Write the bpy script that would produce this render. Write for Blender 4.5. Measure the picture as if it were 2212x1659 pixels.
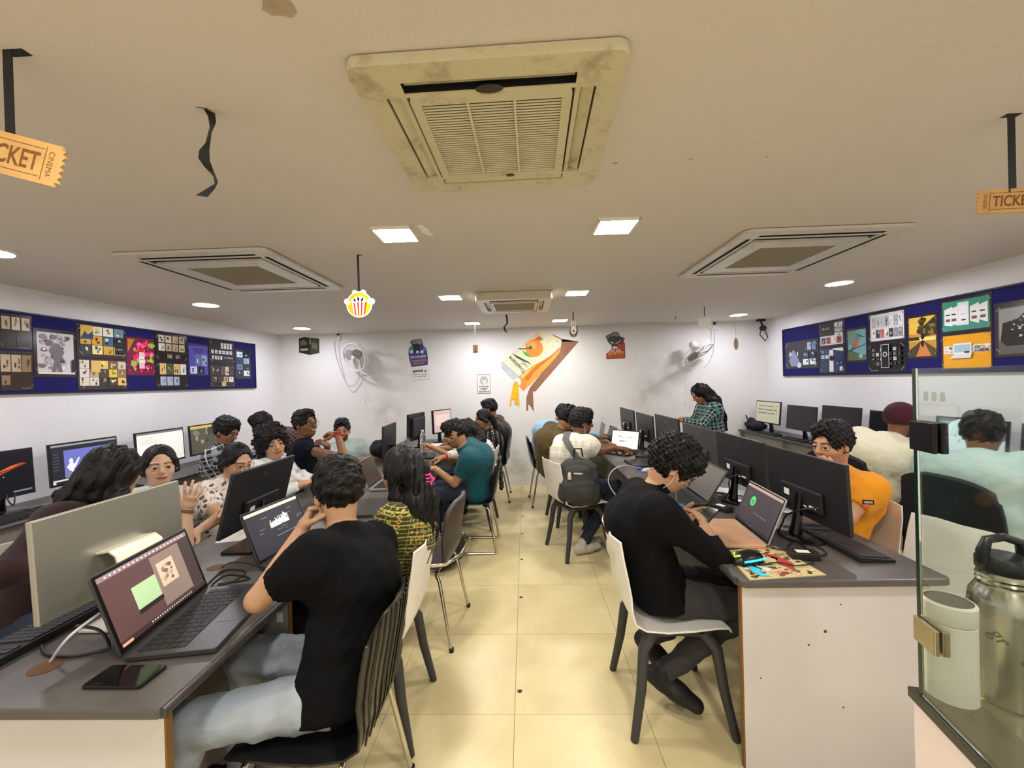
import bpy, bmesh, math, random
import numpy as np
from mathutils import Vector, Matrix
rnd = random.Random(7)
for o in list(bpy.data.objects): bpy.data.objects.remove(o)
SC = bpy.context.scene
COL = SC.collection
# ------------------------------------------------------------------ camera
FPX, CAMZ, ROLL, YAW, PITCH = 887.734, 1.5304, .02735, .03051, .005824
_d = np.array([-math.sin(YAW)*math.cos(PITCH), math.cos(YAW)*math.cos(PITCH), -math.sin(PITCH)])
_R = np.array([math.cos(YAW), math.sin(YAW), 0.]); _U = np.cross(_R, _d)
_X = math.cos(ROLL)*_R-math.sin(ROLL)*_U; _Y = math.sin(ROLL)*_R+math.cos(ROLL)*_U
cd = bpy.data.cameras.new('camera'); cam = bpy.data.objects.new('camera', cd); COL.objects.link(cam)
cd.sensor_width = 36; cd.lens = FPX/2212*36; cd.clip_start = .02
M = Matrix.Identity(4)
for i in range(3):
    M[i][0] = _X[i]; M[i][1] = _Y[i]; M[i][2] = -_d[i]
M[2][3] = CAMZ
cam.matrix_world = M
SC.camera = cam
_C = np.array([0, 0, CAMZ])
def _ray(px, py): return (px-1106)/FPX*_X-(py-829.5)/FPX*_Y+_d
def at_z(px, py, z): v = _ray(px, py); return Vector(_C+v*((z-CAMZ)/v[2]))
def at_y(px, py, y): v = _ray(px, py); return Vector(_C+v*(y/v[1]))
def at_x(px, py, x): v = _ray(px, py); return Vector(_C+v*(x/v[0]))
# ------------------------------------------------------------------ world, exposure
w = bpy.data.worlds.new('world'); SC.world = w; w.use_nodes = True
w.node_tree.nodes['Background'].inputs[0].default_value = (.8, .85, 1, 1)
w.node_tree.nodes['Background'].inputs[1].default_value = .05
vs = SC.view_settings
vs.view_transform = 'Standard'; vs.look = 'None'; vs.gamma = 1; vs.use_curve_mapping = False
vs.exposure = 0.03
WARM, COOL = (1, .96, .875), (.94, .93, 1.0)
P_WARM, P_COOL = 128., 124.
# ------------------------------------------------------------------ helpers
def lin(c):
    if isinstance(c, str): c = tuple(int(c[i:i+2], 16) for i in (0, 2, 4))
    return tuple((v/255/12.92 if v/255 <= .04045 else ((v/255+.055)/1.055)**2.4) for v in c[:3])
MATS = {}
def nd(nt, t, **kw):
    n = nt.nodes.new(t)
    for k, v in kw.items():
        if k.startswith('i_'):
            key = k[2:]; key = int(key) if key.isdigit() else key.replace('_', ' ')
            n.inputs[key].default_value = v
        else: setattr(n, k, v)
    return n
def newmat(name):
    m = bpy.data.materials.new(name); m.use_nodes = True
    return m, m.node_tree, m.node_tree.nodes['Principled BSDF']
def mat(name, col=(128, 128, 128), rough=.5, metal=0., bump=0., bscale=60., var=0., vscale=4., coat=0., spec=.5, trans=0., emit=None, estr=1., alpha=1., ior=1.45, sheen=0.):
    """plain procedural material: a colour with optional noise variation and fine relief"""
    if name in MATS: return MATS[name]
    m, nt, b = newmat(name); c = lin(col)
    b.inputs['Base Color'].default_value = (*c, 1); b.inputs['Roughness'].default_value = rough
    b.inputs['Metallic'].default_value = metal; b.inputs['Specular IOR Level'].default_value = spec
    b.inputs['Coat Weight'].default_value = coat; b.inputs['Transmission Weight'].default_value = trans
    b.inputs['IOR'].default_value = ior; b.inputs['Alpha'].default_value = alpha
    b.inputs['Sheen Weight'].default_value = sheen
    if emit is not None:
        b.inputs['Emission Color'].default_value = (*lin(emit), 1); b.inputs['Emission Strength'].default_value = estr
    tc = None
    if var or bump: tc = nd(nt, 'ShaderNodeTexCoord')
    if var:
        n = nd(nt, 'ShaderNodeTexNoise', i_Scale=vscale, i_Detail=5.); nt.links.new(tc.outputs['Object'], n.inputs['Vector'])
        r = nd(nt, 'ShaderNodeMapRange', i_1=.3, i_2=.7, i_3=1-var, i_4=1+var); nt.links.new(n.outputs[0], r.inputs[0])
        x = nd(nt, 'ShaderNodeMix', data_type='RGBA', blend_type='MULTIPLY'); x.inputs[0].default_value = 1
        x.inputs[6].default_value = (*c, 1); nt.links.new(r.outputs[0], x.inputs[7]); nt.links.new(x.outputs[2], b.inputs['Base Color'])
    if bump:
        n = nd(nt, 'ShaderNodeTexNoise', i_Scale=bscale, i_Detail=4.); nt.links.new(tc.outputs['Object'], n.inputs['Vector'])
        u = nd(nt, 'ShaderNodeBump', i_Strength=bump, i_Distance=.01); nt.links.new(n.outputs[0], u.inputs['Height']); nt.links.new(u.outputs[0], b.inputs['Normal'])
    MATS[name] = m; return m
def colmat(name, rough=.5, coat=0., emit=0., bump=0., bscale=80., spec=.5, var=0., vscale=6.):
    """material that takes its colour from the mesh's printed colour attribute"""
    if name in MATS: return MATS[name]
    m, nt, b = newmat(name); b.inputs['Roughness'].default_value = rough; b.inputs['Coat Weight'].default_value = coat
    b.inputs['Specular IOR Level'].default_value = spec
    a = nd(nt, 'ShaderNodeAttribute', attribute_name='Col'); src = a.outputs['Color']
    tc = nd(nt, 'ShaderNodeTexCoord')
    if var:
        n = nd(nt, 'ShaderNodeTexNoise', i_Scale=vscale, i_Detail=5.); nt.links.new(tc.outputs['Object'], n.inputs['Vector'])
        r = nd(nt, 'ShaderNodeMapRange', i_1=.3, i_2=.7, i_3=1-var, i_4=1+var); nt.links.new(n.outputs[0], r.inputs[0])
        x = nd(nt, 'ShaderNodeMix', data_type='RGBA', blend_type='MULTIPLY'); x.inputs[0].default_value = 1
        nt.links.new(src, x.inputs[6]); nt.links.new(r.outputs[0], x.inputs[7]); src = x.outputs[2]
    nt.links.new(src, b.inputs['Base Color'])
    if emit:
        nt.links.new(src, b.inputs['Emission Color']); b.inputs['Emission Strength'].default_value = emit
    if bump:
        n = nd(nt, 'ShaderNodeTexNoise', i_Scale=bscale, i_Detail=4.); nt.links.new(tc.outputs['Object'], n.inputs['Vector'])
        u = nd(nt, 'ShaderNodeBump', i_Strength=bump, i_Distance=.01); nt.links.new(n.outputs[0], u.inputs['Height']); nt.links.new(u.outputs[0], b.inputs['Normal'])
    MATS[name] = m; return m
def tag(o, label=None, cat=None, group=None, kind=None):
    if label: o['label'] = label
    if cat: o['category'] = cat
    if group: o['group'] = group
    if kind: o['kind'] = kind
    return o
def thing(name, label, cat, loc=(0, 0, 0), rz=0., group=None):
    o = bpy.data.objects.new(name, None); COL.objects.link(o); o.location = loc; o.rotation_euler = (0, 0, rz)
    o.empty_display_size = .1
    return tag(o, label, cat, group)
def RZ(a): return Matrix.Rotation(a, 4, 'Z')
def TR(v): return Matrix.Translation(Vector(v))
def frame(o, x, y, z):
    """matrix with columns x,y,z at origin o"""
    m = Matrix.Identity(4)
    for i in range(3): m[i][0] = x[i]; m[i][1] = y[i]; m[i][2] = z[i]; m[i][3] = o[i]
    return m
def look(p0, p1, up=(0, 0, 1)):
    """frame at p0 with z towards p1"""
    z = (Vector(p1)-Vector(p0)).normalized(); u = Vector(up)
    if abs(z.dot(u)) > .98: u = Vector((1, 0, 0))
    x = u.cross(z).normalized(); y = z.cross(x)
    return frame(p0, x, y, z)
class MB:
    def __init__(s, M=None): s.v = []; s.f = []; s.c = []; s.mi = []; s.M = M; s.col = None; s.m = 0; s.hascol = False
    def add(s, vs, fs, M=None):
        o = len(s.v); T = s.M
        if M is not None: T = (s.M @ M) if s.M is not None else M
        for p in vs:
            p = Vector(p); s.v.append(T @ p if T is not None else p)
        for f in fs:
            s.f.append([i+o for i in f]); s.c.append(s.col or (1, 1, 1)); s.mi.append(s.m)
        if s.col: s.hascol = True
        return s
    def color(s, c): s.col = lin(c) if c is not None else None; return s
    def box(s, lo, hi, M=None):
        x0, y0, z0 = lo; x1, y1, z1 = hi
        return s.add([(x0,y0,z0),(x1,y0,z0),(x1,y1,z0),(x0,y1,z0),(x0,y0,z1),(x1,y0,z1),(x1,y1,z1),(x0,y1,z1)],
                     [(0,3,2,1),(4,5,6,7),(0,1,5,4),(1,2,6,5),(2,3,7,6),(3,0,4,7)], M)
    def cbox(s, c, d, M=None):
        return s.box([c[i]-d[i]/2 for i in range(3)], [c[i]+d[i]/2 for i in range(3)], M)
    def prism(s, poly, z0, z1, M=None, cap=True):
        n = len(poly); a = sum(poly[i][0]*poly[(i+1)%n][1]-poly[(i+1)%n][0]*poly[i][1] for i in range(n))
        if a < 0: poly = poly[::-1]
        vs = [(x, y, z0) for x, y in poly]+[(x, y, z1) for x, y in poly]
        fs = [(i, (i+1)%n, n+(i+1)%n, n+i) for i in range(n)]
        if cap: fs += [tuple(range(n-1, -1, -1)), tuple(range(n, 2*n))]
        return s.add(vs, fs, M)
    def poly(s, pts, M=None): return s.add(pts, [tuple(range(len(pts)))], M)
    def cyl(s, p0, p1, r0, r1=None, n=12, cap=True):
        if r1 is None: r1 = r0
        T = look(p0, p1); L = (Vector(p1)-Vector(p0)).length
        return s.lathe([(r0, 0), (r1, L)], n, T, cap)
    def lathe(s, prof, n=16, M=None, cap=True):
        vs = []; fs = []; k = len(prof)
        for r, z in prof:
            for i in range(n):
                a = 2*math.pi*i/n; vs.append((r*math.cos(a), r*math.sin(a), z))
        for j in range(k-1):
            for i in range(n):
                fs.append((j*n+i, j*n+(i+1)%n, (j+1)*n+(i+1)%n, (j+1)*n+i))
        if cap: fs += [tuple(range(n-1, -1, -1)), tuple(range((k-1)*n, k*n))]
        return s.add(vs, fs, M)
    def tube(s, pts, r, n=8, closed=False):
        pts = [Vector(p) for p in pts]; k = len(pts); rs = r if isinstance(r, (list, tuple)) else [r]*k
        vs = []; fs = []; prev = None
        for i, p in enumerate(pts):
            a = pts[i-1] if (i or closed) else p; b = pts[(i+1)%k] if (i < k-1 or closed) else p
            t = (b-a).normalized()
            if prev is None:
                u = Vector((0, 0, 1)); u = u if abs(t.dot(u)) < .9 else Vector((1, 0, 0)); x = t.cross(u).normalized()
            else: x = (prev-t*prev.dot(t)).normalized()
            prev = x; y = t.cross(x)
            for q in range(n):
                an = 2*math.pi*q/n; vs.append(p+(x*math.cos(an)+y*math.sin(an))*rs[i])
        m = k if closed else k-1
        for i in range(m):
            for q in range(n):
                j = (i+1)%k; fs.append((i*n+q, i*n+(q+1)%n, j*n+(q+1)%n, j*n+q))
        if not closed: fs += [tuple(range(n-1, -1, -1)), tuple(range((k-1)*n, k*n))]
        return s.add(vs, fs)
    def sphere(s, c, r, n=14, m=8, sc=(1, 1, 1), M=None):
        vs = []; fs = []; c = Vector(c)
        T = (M or Matrix.Identity(4))
        pts = [(0, 0, -1)]
        for j in range(1, m):
            t = math.pi*j/m-math.pi/2
            for i in range(n):
                a = 2*math.pi*i/n; pts.append((math.cos(t)*math.cos(a), math.cos(t)*math.sin(a), math.sin(t)))
        pts.append((0, 0, 1)); L = len(pts)-1
        for i in range(n): fs.append((0, 1+(i+1)%n, 1+i)); fs.append((L, L-n+i, L-n+(i+1)%n))
        for j in range(m-2):
            for i in range(n): fs.append((1+j*n+i, 1+j*n+(i+1)%n, 1+(j+1)*n+(i+1)%n, 1+(j+1)*n+i))
        return s.add([T @ (c+Vector((p[0]*r*sc[0], p[1]*r*sc[1], p[2]*r*sc[2]))) for p in pts], fs)
    def rrect(s, w, h, rad, z0, z1, M=None, n=5, c=(0, 0)):
        pts = []
        for cx, cy, a0 in ((w/2-rad, h/2-rad, 0), (-w/2+rad, h/2-rad, 90), (-w/2+rad, -h/2+rad, 180), (w/2-rad, -h/2+rad, 270)):
            for i in range(n+1):
                a = math.radians(a0+90*i/n); pts.append((c[0]+cx+rad*math.cos(a), c[1]+cy+rad*math.sin(a)))
        return s.prism(pts, z0, z1, M)
    def grid(s, P, nu, nv, M=None, thick=None, close=False):
        """P[v][u] points; optional solid thickness"""
        vs = [P[j][i] for j in range(nv) for i in range(nu)]
        fs = [(j*nu+i, j*nu+i+1, (j+1)*nu+i+1, (j+1)*nu+i) for j in range(nv-1) for i in range(nu-1)]
        if thick:
            pts = [Vector(p) for p in vs]; nor = [Vector((0, 0, 0)) for _ in pts]
            for f in fs:
                a, b, c, d = [pts[i] for i in f]; q = (c-a).cross(d-b)
                for i in f: nor[i] += q
            N = len(pts); vs2 = [p-nn.normalized()*thick for p, nn in zip(pts, nor)]
            fs2 = [tuple(N+i for i in reversed(f)) for f in fs]
            rim = [i for i in range(nu)]+[j*nu+nu-1 for j in range(1, nv)]+[(nv-1)*nu+i for i in range(nu-2, -1, -1)]+[j*nu for j in range(nv-2, 0, -1)]
            fs3 = [(rim[k], N+rim[k], N+rim[(k+1)%len(rim)], rim[(k+1)%len(rim)]) for k in range(len(rim))]
            return s.add(list(pts)+vs2, fs+fs2+fs3, M)
        return s.add(vs, fs, M)
    def mesh(s, name, mats):
        me = bpy.data.meshes.new(name); me.from_pydata([tuple(v) for v in s.v], [], s.f)
        ms = mats if isinstance(mats, (list, tuple)) else [mats]
        for m in ms: me.materials.append(m)
        if len(ms) > 1: me.polygons.foreach_set('material_index', s.mi)
        if s.hascol:
            a = me.color_attributes.new('Col', 'FLOAT_COLOR', 'CORNER'); buf = []
            for f, c in zip(s.f, s.c): buf += [c[0], c[1], c[2], 1.]*len(f)
            a.data.foreach_set('color', buf)
        me.validate(); me.update()
        return me
    def build(s, name, mats, parent=None, smooth=None, bevel=0., seg=2, loc=None):
        me = s.mesh(name, mats); o = bpy.data.objects.new(name, me); COL.objects.link(o)
        if parent is not None: o.parent = parent
        if loc is not None: o.location = loc
        if smooth is not None: me.shade_smooth() if smooth >= 180 else me.set_sharp_from_angle(angle=math.radians(smooth)) if False else smooth_by(me, smooth)
        if bevel:
            b = o.modifiers.new('bevel', 'BEVEL'); b.width = bevel; b.segments = seg; b.limit_method = 'ANGLE'; b.angle_limit = math.radians(40)
        return o
def smooth_by(me, deg):
    me.polygons.foreach_set('use_smooth', [True]*len(me.polygons))
    if deg < 180: me.set_sharp_from_angle(angle=math.radians(deg))
def copy_tree(o, parent=None):
    c = o.copy(); COL.objects.link(c)
    if parent is not None: c.parent = parent
    for ch in o.children: copy_tree(ch, c)
    return c
TXT = {}
def text_geo(txt, size=1., bold=False):
    """lettering as flat polygons: verts, faces in the xy plane, centred; returns verts, faces, width, height"""
    if txt in TXT: v, f = TXT[txt]
    else:
        cu = bpy.data.curves.new('t', 'FONT'); cu.body = txt; cu.resolution_u = 3; cu.align_x = 'LEFT'
        if bold: cu.offset = .018
        o = bpy.data.objects.new('t', cu); COL.objects.link(o)
        me = o.to_mesh(); v = [tuple(p.co) for p in me.vertices]; f = [tuple(p.vertices) for p in me.polygons]
        o.to_mesh_clear(); bpy.data.objects.remove(o); bpy.data.curves.remove(cu)
        TXT[txt] = (v, f)
    xs = [p[0] for p in v]; ys = [p[1] for p in v]
    cx = (min(xs)+max(xs))/2; cy = (min(ys)+max(ys))/2
    return [((p[0]-cx)*size, (p[1]-cy)*size, 0) for p in v], f, (max(xs)-min(xs))*size, (max(ys)-min(ys))*size
def put_text(mb, txt, c, w=None, h=None, ang=0., z=0., bold=False, M=None):
    v, f, W, H = text_geo(txt, 1., bold)
    sx = w/W if w else h/H; sy = h/H if h else sx
    ca, sa = math.cos(ang), math.sin(ang)
    mb.add([(c[0]+x*sx*ca-y*sy*sa, c[1]+x*sx*sa+y*sy*ca, z) for x, y, _ in v], f, M)
# ================================================================== ROOM
XL, XR, YB, YF, ZC = -3.65, 3.475, 6.05, -1.7, 2.315
def wall_material(name, col, stains_shade=(), low=0.):
    m, nt, b = newmat(name); L = nt.links.new
    tc = nd(nt, 'ShaderNodeTexCoord'); b.inputs['Roughness'].default_value = .62
    base = nd(nt, 'ShaderNodeRGB'); base.outputs[0].default_value = (*lin(col), 1); src = base.outputs[0]
    n1 = nd(nt, 'ShaderNodeTexNoise', i_Scale=1.3, i_Detail=6., i_Roughness=.6); L(tc.outputs['Object'], n1.inputs['Vector'])
    def mul(fac_socket, colr, src):
        x = nd(nt, 'ShaderNodeMix', data_type='RGBA'); L(fac_socket, x.inputs[0]); L(src, x.inputs[6]); x.inputs[7].default_value = (*lin(colr), 1); return x.outputs[2]
    r = nd(nt, 'ShaderNodeMapRange', i_1=.5, i_2=.8, i_3=0., i_4=.10); L(n1.outputs[0], r.inputs[0]); src = mul(r.outputs[0], (170, 160, 145), src)
    for (x, y, z, rad, amt, c) in stains_shade:
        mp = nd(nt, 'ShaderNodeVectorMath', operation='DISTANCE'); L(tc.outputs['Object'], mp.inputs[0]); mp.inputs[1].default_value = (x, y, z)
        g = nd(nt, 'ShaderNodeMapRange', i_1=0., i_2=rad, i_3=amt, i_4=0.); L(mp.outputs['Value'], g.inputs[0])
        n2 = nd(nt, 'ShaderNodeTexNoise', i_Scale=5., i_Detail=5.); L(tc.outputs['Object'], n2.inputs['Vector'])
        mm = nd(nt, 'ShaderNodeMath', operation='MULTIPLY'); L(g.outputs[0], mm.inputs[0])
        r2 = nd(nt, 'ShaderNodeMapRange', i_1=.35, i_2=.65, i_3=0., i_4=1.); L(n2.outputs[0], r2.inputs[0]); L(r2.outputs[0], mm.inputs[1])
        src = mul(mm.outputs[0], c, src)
    if low:   # damp and scuffed plaster along the foot of the wall
        sx = nd(nt, 'ShaderNodeSeparateXYZ'); L(tc.outputs['Object'], sx.inputs[0])
        g = nd(nt, 'ShaderNodeMapRange', i_1=.75, i_2=.05, i_3=0., i_4=1.); L(sx.outputs['Z'], g.inputs[0])
        n3 = nd(nt, 'ShaderNodeTexNoise', i_Scale=3.2, i_Detail=9., i_Roughness=.66); L(tc.outputs['Object'], n3.inputs['Vector'])
        r3 = nd(nt, 'ShaderNodeMapRange', i_1=.47, i_2=.68, i_3=0., i_4=low); L(n3.outputs[0], r3.inputs[0])
        mm = nd(nt, 'ShaderNodeMath', operation='MULTIPLY'); L(g.outputs[0], mm.inputs[0]); L(r3.outputs[0], mm.inputs[1])
        src = mul(mm.outputs[0], (120, 112, 96), src)
    L(src, b.inputs['Base Color'])
    n4 = nd(nt, 'ShaderNodeTexNoise', i_Scale=45., i_Detail=5.); L(tc.outputs['Object'], n4.inputs['Vector'])
    u = nd(nt, 'ShaderNodeBump', i_Strength=.12, i_Distance=.01); L(n4.outputs[0], u.inputs['Height']); L(u.outputs[0], b.inputs['Normal'])
    return m
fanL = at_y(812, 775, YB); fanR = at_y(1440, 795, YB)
st = [(fanL.x+.1, YB, fanL.z-.1, .6, .3, (150, 138, 128)), (fanR.x, YB, fanR.z-.12, .6, .3, (150, 140, 132)), (at_y(835, 893, YB).x, YB, at_y(835, 893, YB).z, .35, .42, (150, 128, 96)),  # grey blobs by the fans mix dust smudges with painted-in shadow
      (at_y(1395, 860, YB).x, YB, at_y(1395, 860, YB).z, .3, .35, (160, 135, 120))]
WALL = wall_material('painted_plaster', (240, 238, 240)); WALLB = wall_material('painted_plaster_stained_shaded', (238, 236, 234), st, .6)
CEIL = wall_material('ceiling_paint', (222, 214, 204))
def struct(name, mb, m, **k): o = mb.build(name, m, **k); o['kind'] = 'structure'; return o
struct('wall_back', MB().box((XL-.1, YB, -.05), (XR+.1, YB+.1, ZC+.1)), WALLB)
struct('wall_left', MB().box((XL-.1, YF, -.05), (XL, YB, ZC+.1)), WALL)
struct('wall_right', MB().box((XR, YF, -.05), (XR+.1, YB, ZC+.1)), WALL)
struct('wall_front', MB().box((XL-.1, YF-.1, -.05), (XR+.1, YF, ZC+.1)), WALL)
struct('ceiling', MB().box((XL, YF, ZC), (XR, YB, ZC+.1)), CEIL)
floor = struct('floor', MB().box((XL, YF, -.06), (XR, YB, -.003)), mat('grout', (132, 118, 84), .8))
# floor tiles, one object each, sharing mesh data
m, nt, b = newmat('vitrified_tile'); L = nt.links.new
tc = nd(nt, 'ShaderNodeTexCoord'); oi = nd(nt, 'ShaderNodeObjectInfo')
n1 = nd(nt, 'ShaderNodeTexNoise', i_Scale=2.2, i_Detail=8., i_Roughness=.62, i_Distortion=.6)
ad = nd(nt, 'ShaderNodeVectorMath', operation='ADD'); L(tc.outputs['Object'], ad.inputs[0]); 
ml = nd(nt, 'ShaderNodeMath', operation='MULTIPLY'); L(oi.outputs['Random'], ml.inputs[0]); ml.inputs[1].default_value = 40; L(ml.outputs[0], ad.inputs[1]); L(ad.outputs[0], n1.inputs['Vector'])
cr = nd(nt, 'ShaderNodeValToRGB'); L(n1.outputs[0], cr.inputs[0])
cr.color_ramp.elements[0].position = .3; cr.color_ramp.elements[0].color = (*lin((207, 190, 142)), 1)
cr.color_ramp.elements[1].position = .72; cr.color_ramp.elements[1].color = (*lin((229, 214, 166)), 1)
L(cr.outputs[0], b.inputs['Base Color']); b.inputs['Roughness'].default_value = .3; b.inputs['Specular IOR Level'].default_value = .4
TILE = m
XT, YT = -.0864, 1.8799
xs = [XT+.6*i for i in range(-6, 7)]; ys = [YT+.6*j for j in range(-7, 8)]
tm = {}
for x in xs:
    for y in ys:
        x0, x1, y0, y1 = max(x, XL), min(x+.6, XR), max(y, YF), min(y+.6, YB)
        if x1-x0 < .02 or y1-y0 < .02: continue
        k = (round(x1-x0, 3), round(y1-y0, 3))
        if k not in tm:
            w2, h2 = k[0]/2-.0012, k[1]/2-.0012
            tm[k] = MB().box((-w2, -h2, -.003), (w2, h2, 0)).mesh('tile', TILE)
        o = bpy.data.objects.new('tile', tm[k]); COL.objects.link(o); o.location = ((x0+x1)/2, (y0+y1)/2, 0); o.parent = floor
pl = None
for px, py in ((1122.8, 1493), (1125.5, 1290.5), (1127, 1208.5), (1128.5, 1152.5), (1129.5, 1115), (1130, 1083), (1129, 1053.5)):
    p = at_z(px, py, 0)
    if pl is None: pl = MB().lathe([(.013, 0), (.011, .0015)], 10).mesh('floor_plug', mat('floor_plug', (74, 66, 44), .8))
    o = bpy.data.objects.new('floor_plug', pl); COL.objects.link(o); o.location = p; o.parent = floor
# ------------------------------------------------------------------ ceiling lights
FR = mat('light_trim', (236, 232, 222), .4)
def emat(name, col, s):
    m = bpy.data.materials.new(name); m.use_nodes = True; nt = m.node_tree; nt.nodes.clear()
    e = nd(nt, 'ShaderNodeEmission', i_Strength=s); e.inputs[0].default_value = (*col, 1); o = nd(nt, 'ShaderNodeOutputMaterial'); nt.links.new(e.outputs[0], o.inputs[0]); return m
EW, EC = emat('diffuser_warm', WARM, P_WARM), emat('diffuser_cool', COOL, P_COOL)
def panel_light(x, y, label, cool=False, round_=False, group=None):
    t = thing('ceiling_light', label, 'light', (x, y, ZC), .02, group)
    if round_:
        MB().lathe([(.098, -.002), (.098, -.012), (.1, -.012), (.112, -.006), (.112, 0)], 32, cap=False).build('trim', FR, t, 30)
        MB().lathe([(.0001, -.009), (.098, -.009)], 32, cap=False).build('diffuser', EC, t)
    else:
        a, c = .092, .104
        mb = MB()
        for q in range(4): mb.prism([(a, -c), (c, -c), (c, c), (a, a)], -.012, 0, RZ(q*math.pi/2))
        mb.build('trim', FR, t)
        MB().add([(-a, -a, -.009), (a, -a, -.009), (a, a, -.009), (-a, a, -.009)], [(0, 3, 2, 1)]).build('diffuser', EC if cool else EW, t)
    return t
rows = [(-1.05, 'behind the camera'), (.52, 'over the glass counter row'), (2.125, None), (3.705, None), (5.36, None)]
G = 'square panel lights over the aisle'; G2 = 'round panel lights along the side walls'
panel_light(-.645, 2.122, 'square warm ceiling light left of the aisle, nearest to the large yellowed air conditioner', group=G)
panel_light(.485, 2.124, 'square warm ceiling light right of the aisle, nearest to the large yellowed air conditioner', group=G)
panel_light(-.65, 3.713, 'square warm ceiling light just left of the small air conditioner at the back', group=G)
panel_light(.49, 3.70, 'square warm ceiling light just right of the small air conditioner at the back', group=G)
panel_light(-.66, 5.36, 'square cool ceiling light close to the back wall with a string hanging before it', cool=True, group=G)
panel_light(.48, 5.36, 'square warm ceiling light close to the back wall above the painted juice carton', group=G)
panel_light(-2.89, 3.676, 'round ceiling light beside the left ceiling air conditioner, above the pin board', round_=True, group=G2)
panel_light(-2.91, 5.33, 'round ceiling light in the far left corner above the small dark picture', round_=True, group=G2)
panel_light(-2.87, 2.13, 'round ceiling light cut off by the left edge of the photo', round_=True, group=G2)
panel_light(2.755, 3.663, 'round ceiling light beside the right ceiling air conditioner, above the pin board', round_=True, group=G2)
panel_light(2.77, 5.37, 'round ceiling light in the far right corner above the right wall fan', round_=True, group=G2)
for x in (-.65, .485):
    for y in (.5, -1.08): panel_light(x, y, 'square warm ceiling light of the aisle rows out of view above the camera', group=G)
for x, y in ((-2.87, .55), (-2.87, -1.05), (2.755, 2.05), (2.755, .5), (2.755, -1.05)): panel_light(x, y, 'round ceiling light of the side rows out of view beside the camera', round_=True, group=G2)
# ------------------------------------------------------------------ ceiling air conditioners
def holed_slab(mb, xs, ys, holes, z0, z1, rad=.0):
    nx, ny = len(xs)-1, len(ys)-1
    for i in range(nx):
        for j in range(ny):
            if (i, j) in holes: continue
            x0, x1, y0, y1 = xs[i], xs[i+1], ys[j], ys[j+1]
            cx, cy = (i == 0) - (i == nx-1), (j == 0) - (j == ny-1)
            if rad and cx and cy:
                ox, oy = (x0 if cx > 0 else x1), (y0 if cy > 0 else y1)
                arc = []
                for k in range(7):
                    a = math.pi/2*k/6; arc.append((ox+cx*rad*(1-math.cos(a)), oy+cy*rad*(1-math.sin(a))))
                ix, iy = (x1 if cx > 0 else x0), (y1 if cy > 0 else y0)
                mb.prism(arc+[(ox+cx*rad, oy), (ix, oy), (ix, iy), (ox, iy), (ox, oy+cy*rad)][1:] if False else [(ix, iy), (ox, iy)]+arc+[(ix, oy)], z0, z1)
            else: mb.box((x0, y0, z0), (x1, y1, z1))
def dirty(name, col, dirt, amt):
    m, nt, b = newmat(name); L = nt.links.new; tc = nd(nt, 'ShaderNodeTexCoord')
    n = nd(nt, 'ShaderNodeTexNoise', i_Scale=9., i_Detail=8., i_Roughness=.7); L(tc.outputs['Object'], n.inputs['Vector'])
    r = nd(nt, 'ShaderNodeMapRange', i_1=.52, i_2=.66, i_3=0., i_4=amt); L(n.outputs[0], r.inputs[0])
    x = nd(nt, 'ShaderNodeMix', data_type='RGBA'); L(r.outputs[0], x.inputs[0]); x.inputs[6].default_value = (*lin(col), 1); x.inputs[7].default_value = (*lin(dirt), 1)
    L(x.outputs[2], b.inputs['Base Color']); b.inputs['Roughness'].default_value = .32; return m
DARK = mat('vent_dark', (16, 16, 16), .8); DARK2 = mat('vent_inner', (60, 54, 38), .8)
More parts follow.
